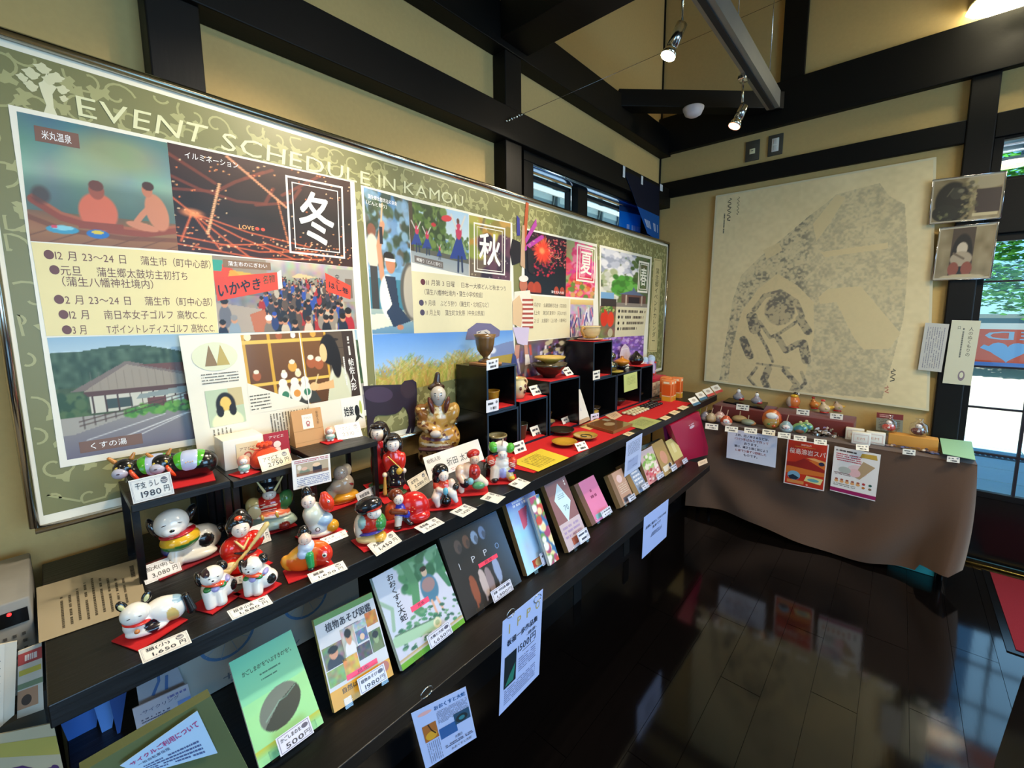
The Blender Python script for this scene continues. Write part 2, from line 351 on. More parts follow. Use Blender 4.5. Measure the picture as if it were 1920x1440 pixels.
# ------------------------------------------------------------------ smooth ceramic bodies (signed distances -> surface net)
def _net(F, org, h):
    n0, n1, n2 = F.shape; S = F < 0
    c = np.zeros((n0-1, n1-1, n2-1), int)
    offs = [(i, j, k) for i in (0, 1) for j in (0, 1) for k in (0, 1)]
    for i, j, k in offs: c += S[i:n0-1+i, j:n1-1+j, k:n2-1+k]
    act = np.argwhere((c > 0) & (c < 8))
    idx = -np.ones(c.shape, int); idx[tuple(act.T)] = np.arange(len(act))
    acc = np.zeros((len(act), 3)); cnt = np.zeros(len(act))
    for a in offs:
        for ax in range(3):
            if a[ax]: continue
            b = list(a); b[ax] = 1
            fa = F[tuple((act+a).T)]; fb = F[tuple((act+b).T)]; m = (fa < 0) != (fb < 0)
            t = np.where(m, fa/(fa-fb+1e-15), 0); p = np.tile(np.array(a, float), (len(act), 1)); p[:, ax] += t
            acc += p*m[:, None]; cnt += m
    V = org+(act+acc/cnt[:, None])*h; Q = []
    for ax in range(3):
        o1, o2 = [(1, 2), (2, 0), (0, 1)][ax]
        A = [slice(None)]*3; B = [slice(None)]*3; A[ax] = slice(0, -1); B[ax] = slice(1, None)
        sa = S[tuple(A)]; sb = S[tuple(B)]
        for flip in (0, 1):
            e = np.argwhere((sa & ~sb) if flip == 0 else (~sa & sb)); e = e[(e[:, o1] > 0) & (e[:, o2] > 0)]
            e = e[(e[:, o1] < F.shape[o1]-1) & (e[:, o2] < F.shape[o2]-1)]
            if not len(e): continue
            q = []
            for d1, d2 in ((-1, -1), (0, -1), (0, 0), (-1, 0)):
                f = e.copy(); f[:, o1] += d1; f[:, o2] += d2; q.append(idx[tuple(f.T)])
            q = np.stack(q, 1); Q.append(q if flip == 0 else q[:, ::-1])
    return V, np.concatenate(Q)
def sdf_part(prims, res, k=.03, paint=()):
    """prims: ('e', x,y,z, rx,ry,rz, col[, tilt[, yaw]]) ellipsoids, ('c', x0,y0,z0, x1,y1,z1, r0,r1, col) capsules, in unit figure space"""
    lo = np.full(3, 9.); hi = -lo
    for p in prims:
        if p[0] == 'e': r = max(p[4:7]); c = np.array(p[1:4]); lo = np.minimum(lo, c-r); hi = np.maximum(hi, c+r)
        else:
            for c, r in ((np.array(p[1:4]), p[7]), (np.array(p[4:7]), p[8])): lo = np.minimum(lo, c-r); hi = np.maximum(hi, c+r)
    lo -= .04; hi += .04; lo[2] = max(lo[2], -.02)
    h = (hi-lo).max()/res; n = np.ceil((hi-lo)/h).astype(int)+1
    g = np.stack(np.meshgrid(*[lo[i]+np.arange(n[i])*h for i in range(3)], indexing='ij'), -1)
    def dist(p, X):
        if p[0] == 'e':
            q = X-np.array(p[1:4]); r = np.array(p[4:7])
            for ang, (i, j) in ((p[8] if len(p) > 8 else 0, (0, 2)), (p[9] if len(p) > 9 else 0, (0, 1))):
                if ang:
                    a = math.radians(ang); qi = q[..., i]*math.cos(a)+q[..., j]*math.sin(a); qj = -q[..., i]*math.sin(a)+q[..., j]*math.cos(a)
                    q = q.copy(); q[..., i] = qi; q[..., j] = qj
            k0 = np.linalg.norm(q/r, axis=-1); k1 = np.linalg.norm(q/(r*r), axis=-1)+1e-9; return k0*(k0-1)/k1
        a = np.array(p[1:4]); b = np.array(p[4:7]); ab = b-a; t = np.clip(((X-a)@ab)/(ab@ab+1e-12), 0, 1)
        return np.linalg.norm(X-a-t[..., None]*ab, axis=-1)-(p[7]+(p[8]-p[7])*t)
    F = None
    for p in prims:
        d = dist(p, g)
        if F is None: F = d
        else:
            e = np.maximum(k-np.abs(F-d), 0)/k; F = np.minimum(F, d)-e*e*k*.25
    F = np.maximum(F, -g[..., 2])
    F[0] = F[-1] = 1; F[:, 0] = F[:, -1] = 1; F[:, :, 0] = F[:, :, -1] = 1
    V, Q = _net(F, lo, h)
    D = np.stack([dist(p, V) for p in prims], 1); cols = np.array([hx(p[7] if p[0] == 'e' else p[9]) for p in prims]); C = cols[D.argmin(1)]
    for p in paint: C[dist(p, V) < 0] = hx(p[7] if p[0] == 'e' else p[9])
    return V, Q, C
# ------------------------------------------------------------------ room shell
RX, RY0, RY1, RZ = 5.0, -3.0, 3.62, 4.1
def wall_panels(name, boxes, mat='plaster', col='#ffffff'):
    m = MB()
    for b in boxes: m.box(b[0], b[1], col, mat)
    return struct(m, name)
fl = struct(MB().box((-.2, -3.2, -.12), (5.2, 3.72, -.012), mat='gap'), 'floor')
_pm = MB().box((0, 0, -.012), (.1435, .8975, 0), mat='plank')
_first = None; _pv = []
for i in range(20):
    x = .44+i*.145
    y = -.9-(i*.37 % .9)
    while y < 3.6:
        y1 = min(y+.9, 3.61)
        if y1-y > .05:
            if y1-y < .89:
                o = MB().box((x, y, -.012), (x+.1435, y1-.002, 0), mat='plank').build('floorboard', fl)
            elif _first is None:
                o = _first = _pm.build('floorboard', base=(0, 0, 0)); _first.parent = fl; _first.location = Vector((x, y, 0))-fl.location
            else:
                o = _first.copy(); COL.objects.link(o); o.location = Vector((x, y, 0))-fl.location
        y += .9
rest = MB()
rest.box((0, -3, -.012), (.44, 3.62, -.001), mat='plank'); rest.box((3.34, -3, -.012), (5, 3.62, -.001), mat='plank'); rest.box((.44, -3, -.012), (3.34, -1.8, -.001), mat='plank')
rest.build('floorboard', fl)
# left wall with the clerestory opening, its lower part continuous
T = .14
wall_panels('wall_left', [((-T, -3.1, 0), (0, 3.62, 1.93)), ((-T, -3.1, 1.93), (0, 1.86, RZ)), ((-T, 3.40, 1.93), (0, 3.62, 2.34)), ((-T, 1.86, 2.34), (0, 3.62, RZ))])
# back (far) wall beside the door
wall_panels('wall_back', [((-T, 3.62, 0), (1.9, 3.74, RZ)), ((1.9, 3.62, 2.47), (5.1, 3.74, RZ)), ((4.05, 3.62, 0), (5.1, 3.74, 2.47))])
wall_panels('wall_right', [((5.0, -3.1, 0), (5.14, 3.74, .65)), ((5.0, -3.1, 2.3), (5.14, 3.74, RZ)), ((5.0, -3.1, .65), (5.14, -.8, 2.3)), ((5.0, 2.0, .65), (5.14, 3.74, 2.3))])
wall_panels('wall_front', [((-T, -3.1, 0), (5.14, -3.0, .6)), ((-T, -3.1, 2.3), (5.14, -3.0, RZ)), ((-T, -3.1, .6), (1.3, -3.0, 2.3)), ((3.9, -3.1, .6), (5.14, -3.0, 2.3))])
wall_panels('ceiling', [((-T, -3.1, RZ), (5.14, 3.74, RZ+.1))], 'plaster')
_t = [0]
def trim(lo, hi, mat='wood', bevel=.004):
    _t[0] += 1; return struct(MB().box(lo, hi, mat=mat), 'trim_%d' % _t[0], bevel=bevel)
trim((0, -3, 2.35), (.10, 3.62, 2.50)); trim((0, -3, 2.76), (.09, 3.62, 2.955))
for y in (.27, 1.635): trim((0, y, 0), (.085, y+.12, 2.35), 'woodz'); trim((0, y, 2.50), (.085, y+.12, 2.76), 'woodz')
trim((0, 3.605, 0), (.012, 3.62, RZ), 'woodz')
trim((.09, 1.60, 2.79), (5.0, 1.80, 3.10))                      # tie beam across the room
trim((.02, .27, 2.955), (.1, .39, RZ), 'woodz')
# corner brace at 45 degrees
b = MB(); p0, p1 = np.array([.04, 2.80]), np.array([.86, 3.60]); d = (p1-p0)/np.linalg.norm(p1-p0); n = np.array([-d[1], d[0]])*.055
V = [[*(p+s*n), z] for z in (2.875, 2.985) for p, s in ((p0, -1), (p1, -1), (p1, 1), (p0, 1))]
b.add(V, [(3, 2, 1, 0), (4, 5, 6, 7), (0, 1, 5, 4), (1, 2, 6, 5), (2, 3, 7, 6), (3, 0, 4, 7)], mat='wood'); struct(b, 'trim_20', bevel=.004)
# far wall timbers
trim((0, 3.585, 2.43), (1.80, 3.62, 2.555)); trim((0, 3.57, 2.775), (5.0, 3.62, 3.06)); trim((.86, 3.585, 3.06), (1.0, 3.62, RZ), 'woodz')
trim((2.3, 3.585, 3.06), (2.44, 3.62, RZ), 'woodz')
trim((1.80, 3.58, 0), (1.915, 3.62, 2.775), 'woodz', .006)      # column
trim((1.90, 3.622, 0), (1.925, 3.66, 1.93), 'woodz'); trim((1.915, 3.59, 1.915), (4.05, 3.68, 2.20)); trim((1.915, 3.59, 2.43), (5.0, 3.63, 2.56))
trim((4.0, 3.59, 0), (4.1, 3.66, 2.43), 'woodz'); trim((1.915, 3.60, 2.2), (1.955, 3.66, 2.43), 'woodz')
s = struct(MB().rbox((1.915, 3.545, -.002), (4.0, 3.60, .018), .004, '#8c7a4a', 'chrome'), 'trim_21')
# clerestory window: box frame, mullion, two panes with their rims
wf = MB(); 
for lo, hi in (((-.02, 1.80, 2.30), (.06, 3.44, 2.35)), ((-.02, 1.80, 1.93), (.06, 1.88, 2.30)), ((-.02, 3.33, 1.93), (.075, 3.41, 2.30)), ((-.02, 1.88, 1.93), (.06, 3.33, 1.975))): wf.box(lo, hi, mat='wood')
w1 = struct(wf, 'window_1', bevel=.003)
MB().box((-.03, 2.37, 1.975), (.02, 2.48, 2.30), mat='wood').build('mullion', w1)
MB().rbox((.0, 1.885, 2.283), (.055, 3.33, 2.30), .003, '#7fa4d8', 'chrome').build('painted_head_glint', w1)  # blue daylight glint along the frame head, painted as a coloured strip
MB().box((-.06, 1.88, 1.975), (-.054, 2.37, 2.283), mat='glass').build('pane', w1)
MB().box((-.05, 2.48, 1.975), (-.044, 3.33, 2.283), mat='glass').build('pane', w1)
for k, (a, c) in enumerate(((1.88, 2.37), (2.48, 3.33))):
    m = MB()
    for lo, hi in (((-.07, a, 2.262), (-.035, c, 2.283)), ((-.07, a, 1.975), (-.035, a+.02, 2.283)), ((-.07, c-.02, 1.975), (-.035, c, 2.283))): m.box(lo, hi, '#10161c', 'matt')
    m.build('pane_rim', w1)
# right and front windows (behind the viewer's shoulder) with frames and panes
def big_window(nm, axis, fixed, a0, a1, z0, z1, nmul, into):
    m = MB(); lo = lambda a, z, t: (fixed-t, a, z) if axis == 'x' else (a, fixed-t, z); hi = lambda a, z, t: (fixed+t, a, z) if axis == 'x' else (a, fixed+t, z)
    def bar(p, q, t=.03): m.box(lo(p[0], p[1], t), hi(q[0], q[1], t), mat='wood')
    bar((a0, z0), (a1, z0+.06)); bar((a0, z1-.06), (a1, z1)); bar((a0, z0), (a0+.06, z1)); bar((a1-.06, z0), (a1, z1))
    o = struct(m, nm)
    for i in range(1, nmul):
        a = a0+(a1-a0)*i/nmul; mm = MB(); mm.box(lo(a-.03, z0+.06, .025), hi(a+.03, z1-.06, .025), mat='wood'); mm.build('mullion', o)
    for i in range(nmul):
        p = a0+(a1-a0)*i/nmul+.03; q = a0+(a1-a0)*(i+1)/nmul-.03; MB().box(lo(p, z0+.06, .003), hi(q, z1-.06, .003), mat='glass').build('pane', o)
big_window('window_2', 'x', 5.07, -.8, 2.0, .65, 2.3, 3, -1); big_window('window_3', 'y', -3.05, 1.3, 3.9, .6, 2.3, 3, 1)
# ------------------------------------------------------------------ door and transom
dr = MB()
for lo, hi in (((1.915, 3.615, .012), (1.945, 3.65, 1.915)), ((2.86, 3.615, .012), (2.94, 3.65, 1.915)), ((1.945, 3.615, 1.875), (2.86, 3.65, 1.915)), ((1.945, 3.615, .40), (2.86, 3.65, .435))): dr.box(lo, hi, mat='woodz')
d1 = struct(dr, 'door_1', bevel=.002)
MB().box((1.945, 3.625, .012), (2.86, 3.64, .40), '#08080c', 'lacquer').build('kick_panel', d1)
MB().box((1.945, 3.631, .435), (2.86, 3.635, 1.875), mat='glass').build('pane', d1)
for z in (.66, .93, 1.17, 1.655):
    MB().box((1.945, 3.622, z-.005), (2.86, 3.644, z+.005), '#15101c', 'matt').build('muntin', d1)
for x in (2.165, 2.60): MB().box((x-.006, 3.620, .435), (x+.006, 3.646, 1.17), '#15101c', 'matt').build('muntin', d1)
dr = MB()
for lo, hi in (((2.94, 3.655, .012), (3.0, 3.69, 1.915)), ((3.9, 3.655, .012), (4.0, 3.69, 1.915)), ((3.0, 3.655, 1.875), (3.9, 3.69, 1.915)), ((3.0, 3.655, .012), (3.9, 3.69, .435))): dr.box(lo, hi, mat='woodz')
d2 = struct(dr, 'door_2', bevel=.002); MB().box((3.0, 3.671, .435), (3.9, 3.675, 1.875), mat='glass').build('pane', d2)
w4 = struct(MB().box((1.955, 3.61, 2.2), (4.0, 3.65, 2.215), mat='wood').box((1.955, 3.61, 2.415), (4.0, 3.65, 2.43), mat='wood'), 'window_4')
MB().box((1.955, 3.628, 2.215), (4.0, 3.632, 2.415), mat='glass').build('pane', w4)
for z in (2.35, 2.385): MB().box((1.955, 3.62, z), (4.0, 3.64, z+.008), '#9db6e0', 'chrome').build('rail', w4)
# sticker on the outside of the door glass, reads from outside
st = thing('safety_sticker', 'orange sticker with a pale blue heart on the sliding door glass', 'sticker', (2.2, 3.6365, 1.18))
sh = Sheet((1.95, 3.6365, 1.175), (2.415, 3.6365, 1.175), (2.415, 3.6365, 1.42), (1.95, 3.6365, 1.42)); sh.slab('#e0562a', .0004)
sh.rect(0, .86, 1, 1, '#f3f3f3'); sh.rect(0, 0, 1, .09, '#5b86d8')
sh.up(); sh.text('AED', .80, .62, .06, .82, '#9fc3ea', bold=.03); hp = [(.26+.16*math.sin(t)**3, .36+.013*(13*math.cos(t)-5*math.cos(2*t)-2*math.cos(3*t)-math.cos(4*t))*1.25) for t in np.linspace(0, 6.28, 28)[:-1]]
sh.poly(hp, '#7fb2ec'); sh.poly([(.14, .43), (.06, .50), (.03, .42), (.12, .33)], '#7fb2ec')
sh.mb.build('print', st)
# ------------------------------------------------------------------ outside
g = MB(); g.box((-12, 3.76, -.2), (16, 24, -.062), '#b9b2a2', 'matt'); struct(g, 'ground')
pv = thing('paved_forecourt', 'grey stone paving slabs outside the sliding door', 'paving', (3, 5.4, -.06)); pv['kind'] = 'structure'
random.seed(3)
for j in range(8):
    y = 3.80+j*.46; x = 1.2-(j % 2)*.3
    while x < 4.6:
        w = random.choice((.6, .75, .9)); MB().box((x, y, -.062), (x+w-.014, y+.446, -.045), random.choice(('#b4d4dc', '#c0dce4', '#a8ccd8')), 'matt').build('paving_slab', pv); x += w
gr = thing('drain_grating', 'slotted drain channel across the paving outside the door', 'drain', (3, 6.5, -.045))
m = MB()
for i in range(90): m.box((1.2+i*.04, 7.50-.98, -.046), (1.222+i*.04, 7.64-.98, -.038), '#3c454d', 'matt')
m.box((1.2, 6.50, -.047), (4.8, 6.52, -.036), '#59636c', 'matt'); m.box((1.2, 6.66, -.047), (4.8, 6.68, -.036), '#59636c', 'matt'); m.build('slats', gr)
bw = thing('garden_wall', 'low blue grey wall beyond the forecourt', 'wall', (4, 17, 0)); bw['kind'] = 'structure'
MB().box((-4, 17.0, -.1), (14, 17.3, 1.25), '#557f98', 'matt').build('wall_face', bw); MB().box((-4, 16.95, 1.25), (14, 17.35, 1.35), '#c9d2d6', 'matt').build('coping', bw)
random.seed(11)
def bush(x, y, z, r, n, cols, label):
    m = MB(); 
    for i in range(n):
        a = random.uniform(0, 6.28); b_ = math.acos(random.uniform(-1, 1)); q = r*random.uniform(.72, 1.08); c = np.array([x+q*math.sin(b_)*math.cos(a), y+q*math.sin(b_)*math.sin(a)*.8, z+q*math.cos(b_)*.85])
        R = Matrix.Rotation(random.uniform(0, 6.28), 3, 'Z') @ Matrix.Rotation(random.uniform(-1, 1), 3, 'X'); R = np.array(R); s_ = r*random.uniform(.03, .06)
        V = np.array([[-1, 0, 0], [0, .45, .1], [1, 0, 0], [0, -.45, .1]])*s_ @ R.T+c; m.add(V, [(0, 1, 2, 3)], random.choice(cols), 'matt')
    t = thing('garden_tree', label, 'tree', (x, y, -.06)); f = m.build('foliage', t); f['kind'] = 'stuff'
    MB().tube([(x, y, -.06), (x+.1, y, z*.5), (x, y, z)], [.14, .1, .05], '#5a4a38').build('trunk', t)
bush(4.3, 15.0, 3.3, 2.3, 9000, ('#3f9a2e', '#63bb45', '#8ad26a', '#2f7a2a'), 'leafy green tree beyond the sliding door')
bush(9.6, 16.5, 3.0, 2.2, 5000, ('#3f9a2e', '#63bb45', '#a4dd80'), 'bright green tree at the far right beyond the door glass')
hb = thing('neighbouring_building', 'grey building with white railing seen through the high side window', 'building', (-4, 2, -.1))
MB().box((-4.4, -3, -.1), (-4, 16, 5.5), '#8aa4aa', 'matt').build('wall', hb)
for y in np.arange(-2.5, 16, .9): MB().box((-3.98, y, 1.2), (-3.9, y+.07, 4.6), '#31474c', 'matt').build('post', hb)
m = MB().box((-3.88, -3, 3.85), (-3.84, 16, 3.95), '#dfe9ec', 'matt').box((-3.88, -3, 4.25), (-3.84, 16, 4.31), '#c4d2d6', 'matt'); m.build('railing', hb)
struct(MB().box((-12, -8, -.2), (-.16, 24, -.08), '#8f8a80', 'matt'), 'ground')
struct(MB().box((-.9, -4.2, RZ+.1), (6.1, 4.75, RZ+.22), mat='wood'), 'roof')
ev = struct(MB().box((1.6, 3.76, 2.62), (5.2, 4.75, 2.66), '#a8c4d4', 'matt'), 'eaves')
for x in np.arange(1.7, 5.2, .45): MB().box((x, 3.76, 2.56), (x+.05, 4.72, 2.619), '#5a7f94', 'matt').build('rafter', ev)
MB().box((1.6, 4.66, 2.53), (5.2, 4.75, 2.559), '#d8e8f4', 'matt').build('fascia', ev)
# ------------------------------------------------------------------ ceiling fittings
rail = thing('track_light_rail', 'grey metal lighting track hanging on wires below the dark beams', 'lighting track', (.92, 1.98, 2.72))
MB().box((.885, .9, 2.735), (.955, 3.16, 2.83), '#8e9092', 'steel').build('rail_body', rail)
MB().box((.905, .9, 2.728), (.93, 3.15, 2.735), '#0a0a0a', 'matt').build('slot', rail)
for y in (1.3, 2.35, 3.0): MB().tube([(.925, y, 2.83), (.925, y, 4.09)], .0022, '#bbbbbb', 'chrome').build('hanging_wire', rail)
def spot(name, label, top, joint, body0, body1, r, aim, energy, red=False, group='halogen spotlights on the ceiling track'):
    o = thing(name, label, 'spotlight', top, group)
    MB().rbox(np.array(top)-[.02, .03, .0], np.array(top)+[.02, .03, .045], .004, '#d8d8d8', 'chrome').build('track_adapter', o)
    MB().tube([top, joint], .006, '#c8c0ae', 'chrome').build('stem', o)
    b0, b1 = np.array(body0), np.array(body1); d = (b1-b0)/np.linalg.norm(b1-b0)
    MB().tube([b0, b0+d*.004, b1], [r*.55, r*.85, r*.85], '#c9c9c9', 'chrome', 20).build('housing', o)
    MB().tube([b1, b1+d*.018, b1+d*.042], [r*.7, r*1.0, r*1.25], '#e9e2d2', 'chrome', 20).build('reflector', o)
    MB().tube([b1+d*.040, b1+d*.046], [r*1.12, r*1.12], '#ffffff', 'bulbred' if red else 'bulb', 20).build('bulb', o)
    lamp('SPOT', 'halogen_beam', b1+d*.06, energy, WARM, aim=aim, spot_size=1.25, spot_blend=.7, shadow_soft_size=.02)
    return o
p = at(1262, 90, 'y', 2.05); 
def A(x, y, ax, v): return at(x, y, ax, v)
j1 = at(1279, 40, 'y', 2.15); spot('spotlight', 'upper chrome spotlight with a glowing lamp beside the track', at(1278, 0, 'y', 2.15)+[0, 0, .25], j1, at(1279, 44, 'y', 2.15), at(1260, 88, 'y', 2.12), .030, (.1, 1.2, 1.2), 54)
j2 = at(1392, 192, 'y', 2.62); a2 = at(1393, 152, 'y', 2.62); spot('spotlight', 'lower chrome spotlight glowing orange near the end of the track', a2, j2, at(1396, 198, 'y', 2.62), at(1384, 222, 'y', 2.60), .026, (.15, 2.6, 1.2), 34, True)
for k, (y, az, e) in enumerate(((.96, (.05, .35, 1.40), 52), (.80, (.45, .30, .9), 26), (1.12, (.35, .95, 1.0), 30), (1.28, (.3, 1.9, 1.0), 30))):
    t = (.92, y, 2.70); spot('spotlight', 'chrome spotlight on the track out of the picture, %s from the near end' % ('third', 'first', 'fourth', 'fifth')[k], t, (.92, y, 2.62), (.92, y, 2.62), np.array((.92, y, 2.62))+(np.array(az)-[.92, y, 2.62])*.055, .028, az, e)
o = thing('turnbuckle_wire', 'thin steel wire with a twisted end hooked to the dark post', 'wire', (.1, 1.69, 2.41))
e0 = at(948, 228, 'x', .105); e2 = at(1488, -10, 'y', 3.57); e1 = e0+(e2-e0)*.045
MB().tube([e0, e2], .0012, '#777777', 'chrome', 5).build('wire', o)
m = MB()
for i in range(7): q = e0+(e1-e0)*(i+.5)/7; m.ball(q, (.004, .009, .005), '#cfd4d6', 'chrome', 8, R=np.array(Matrix.Rotation(i*1.2, 3, 'X')))
m.build('twisted_end', o)
c = at(1300, 206, 'z', 2.845); o = thing('smoke_detector', 'white domed smoke detector under the corner brace', 'smoke detector', c)
MB().lathe([(.001, -.045), (.03, -.043), (.052, -.03), (.06, -.012), (.06, -.004), (.066, -.002), (.068, .012), (.02, .03)], c, 28, '#e6e2ea', 'matt').build('dome', o)
c = at(1912, -2, 'z', 3.12); o = thing('ceiling_lamp', 'round glowing dish lamp at the top right corner', 'lamp', c)
MB().lathe([(.001, -.05), (.10, -.045), (.17, -.025), (.2, .0), (.19, .02)], c, 40, '#ffffff', 'dome').build('lamp_shade', o)
MB().lathe([(.192, .021), (.194, .03), (.06, .06), (.05, .98)], c, 40, '#b8a878', 'matt').build('rim', o)
lamp('POINT', 'lamp_glow', c-np.array([0, 0, .12]), 74, (1.0, .88, .58), shadow_soft_size=.15)
for k, (x, y, lab) in enumerate(((1411, 283, 'dark outlet plate with one small socket high on the cream wall'), (1454, 272, 'dark switch plate with a white double switch high on the cream wall'))):
    c = at(x, y, 'y', 3.615); o = thing('wall_plate', lab, 'switch' if k else 'outlet', c, 'wall plates above the rubbing')
    MB().rbox(c-[.046, .006, .07], c+[.046, .004, .07], .002, '#4a4438', 'matt').build('plate', o)
    if k: MB().rbox(c-[.022, .010, .045], c+[.022, -.004, .045], .002, '#e8e6de', 'matt').rbox(c-[.012, .013, .036], c+[.012, -.008, -.004], .002, '#d8d6ce', 'matt').rbox(c-[.012, .013, -.004], c+[.012, -.008, .036], .002, '#d8d6ce', 'matt').build('switch', o)
    else: MB().rbox(c-[.018, .009, .022], c+[.018, -.004, .014], .002, '#e8e2b8', 'matt').lathe([(.001, 0), (.007, .001), (.007, .003)], c-[0, .01, .004], 10, '#333333', 'matt').build('socket', o)
# white wire mould on left corner + blue sheets
bl = newmat('translucent_blue_print', .6); n_ = bl.node_tree; b_ = n_.nodes['Principled BSDF']; b_.inputs['Transmission Weight'].default_value = 0
tr = n_.nodes.new('ShaderNodeBsdfTranslucent'); mxs = n_.nodes.new('ShaderNodeMixShader'); mxs.inputs[0].default_value = .6; at_ = [x for x in n_.nodes if x.type == 'ATTRIBUTE'][0]
n_.links.new(at_.outputs[0], tr.inputs[0]); out_ = [x for x in n_.nodes if x.type == 'OUTPUT_MATERIAL'][0]; n_.links.new(b_.outputs[0], mxs.inputs[1]); n_.links.new(tr.outputs[0], mxs.inputs[2]); n_.links.new(mxs.outputs[0], out_.inputs[0]); M['bluefilm'] = bl
o = thing('blue_banner', 'bright blue printed sheet hanging in the high side window', 'banner', (.0, 3.3, 2.0))
sh = Sheet((-.02, 2.98, 1.98), (-.02, 3.58, 1.98), (-.02, 3.58, 2.33), (-.02, 2.98, 2.29), mat='bluefilm'); sh.slab('#1590e0', .0008)
sh.up(); sh.rows(.2, .3, .7, .6, 2, '#dff0ff', .8, dens=.4); sh.rect(.0, .86, 1, 1, '#3a5a8a'); sh.mb.build('print', o)
o = thing('sheet_painted_backlight', 'blue sheet taped over the timber band, dark top and backlit foot painted in', 'banner', (.105, 3.3, 2.3))
sh = Sheet(*[at(*p_, 'x', .105) for p_ in ((1214, 438), (1236, 452), (1236, 350), (1170, 320))], mat='bluefilm'); sh.slab('#1a70c4', .0008); sh.rect(0, .46, 1, 1, '#141d3a'); sh.up(); sh.rows(.15, .12, .9, .3, 1, '#dff0ff', .8, dens=.5); sh.mb.build('print', o)  # dark top against the beam and backlit foot painted as two blues
for (x, y, w, h) in ((1170, 322, .03, .075), (1204, 338, .03, .06), (1240, 352, .05, .05)):
    c = at(x, y, 'x', .108); m = MB().box(c-[.0006, w/2, h/2], c+[.0006, w/2, h/2], '#d9dce2', 'film')
    tag(m.build('tape_strip'), 'white tape strip holding the corner sheet, %s' % {1170: 'at its left end', 1204: 'at its middle', 1240: 'at the room corner'}[x], 'tape', 'tape strips on the navy sheet')
# floor mat
m = thing('entrance_mat', 'red ribbed entrance mat with a dark rubber edge before the door', 'mat', (2.9, 3.1, .0))
MB().box((2.10, 2.745, .001), (3.75, 3.50, .009), '#8c1024', 'carpet').build('pile', m); MB().box((2.07, 2.715, .0), (3.78, 3.53, .005), '#1b2f4a', 'lacquer').build('rubber_edge', m)
# dark stand at lower right edge
o = thing('black_sign_stand', 'black slanted stand at the lower right edge of the floor', 'stand', (2.2, 1.75, 0))
MB().add([(1.955, 1.99, 0), (2.6, 1.99, 0), (2.6, 1.55, 0), (1.955, 1.6, 0), (1.935, 1.72, .5), (2.6, 1.72, .5), (2.6, 1.62, .5), (1.935, 1.63, .5)], [(0, 1, 2, 3), (7, 6, 5, 4), (0, 4, 5, 1), (1, 5, 6, 2), (2, 6, 7, 3), (3, 7, 4, 0)], mat='lacquer').build('board', o)
# ------------------------------------------------------------------ event board on the left wall
BX = .11
def bp(x, y, off=0.): p = at(x, y, 'x', BX); p[0] += off; return p
eb = thing('event_board', 'long framed event schedule board with season photos on olive ground', 'board', (BX, 1.78, 1.0))
c_bl, c_br, c_tl, c_tr = bp(65, 988), bp(1240, 668), np.array([BX, -.045, 2.100]), bp(1253, 459)
c_br[2] = 1.0; c_br[1] = 3.545
bs = Sheet(c_bl, c_br, c_tr, c_tl, mat='panel'); bs.slab('#efe9d6', .022)
def q4(*px): return [uv_of(*p) for p in px]
_A, _B = bs.c[0], bs.c[2]
def uv_of(x, y):
    p = bp(x, y); u = .5; v = .5
    for _ in range(12):
        e = (bs.P([(u, v)])[0]-p)[1:]; du = (bs.c[1]-bs.c[0])*(1-v)+(bs.c[2]-bs.c[3])*v; dv = (bs.c[3]-bs.c[0])*(1-u)+(bs.c[2]-bs.c[1])*u
        s_ = np.linalg.solve(np.array([[du[1], dv[1]], [du[2], dv[2]]]), -e); u += s_[0]; v += s_[1]
    return (u, v)
bs.rect(.0045, .020, .9955, .983, '#7b7a4e'); bs.up()
# karakusa scrolls: spirals with leaves, lighter olive
random.seed(5); LO = '#a5a371'
def scroll(u, v, r, a, tw):
    ar = bs.w/bs.h; pts = []
    for i in range(16):
        t = i/15; q = r*(1-.8*t); b_ = a+tw*t*5.6; pts.append((u+q*math.cos(b_)/bs.w, v+q*math.sin(b_)/bs.h))
    pts = [p for p in pts if .006 < p[0] < .994 and .025 < p[1] < .978]
    if len(pts) > 3: bs.line(pts, .005, LO)
    for k in (0, 4, 8):
        t = k/15; q = r*(1-.8*t)*1.18; b_ = a+tw*t*5.6; cu, cv = u+q*math.cos(b_)/bs.w, v+q*math.sin(b_)/bs.h
        if not (.014 < cu < .986 and .05 < cv < .95): continue
        L = []
        for j in range(10):
            g = j/10*6.283; rr = r*.34*(1+.4*math.cos(3*g+a)); L.append((cu+rr*math.cos(g+b_)/bs.w, cv+rr*math.sin(g+b_)/bs.h))
        bs.poly(L, LO)
for i in range(52):
    for j in range(13):
        u = (i+.5+random.uniform(-.25, .25))/52; v = (j+.5+random.uniform(-.25, .25))/13
        if .2 < j/12 < .8 and .045 < u < .93 and not (.27 < u < .31): continue
        scroll(u, v, random.uniform(.032, .048), random.uniform(0, 6.28), random.choice((-1, 1)))
bs.up()
# white tree logo
t0 = Sheet(*[bs.P([uv_of(*p)], .0008)[0] for p in ((52, 208), (120, 222), (140, 140), (14, 100))], mb=bs.mb, mat='panel')
t0.poly([(.42, .0), (.85, -.02), (.70, .18), (.66, .45), (.74, .62), (.60, .66), (.56, .86), (.48, .66), (.40, .60), (.44, .4), (.52, .2)], '#d9d6b4')
for (a, b_, r) in ((.25, .5, .13), (.3, .75, .14), (.5, .92, .13), (.72, .82, .13), (.85, .6, .12), (.12, .62, .1), (.9, .42, .09), (.6, .72, .12)):
    t0.poly([(a+r*(1+.25*math.sin(5*g))*math.cos(g), b_+r*.7*(1+.25*math.cos(4*g))*math.sin(g)) for g in np.linspace(0, 6.28, 16)[:-1]], '#d3d0aa')
bs.mb.build('printed_board', eb)
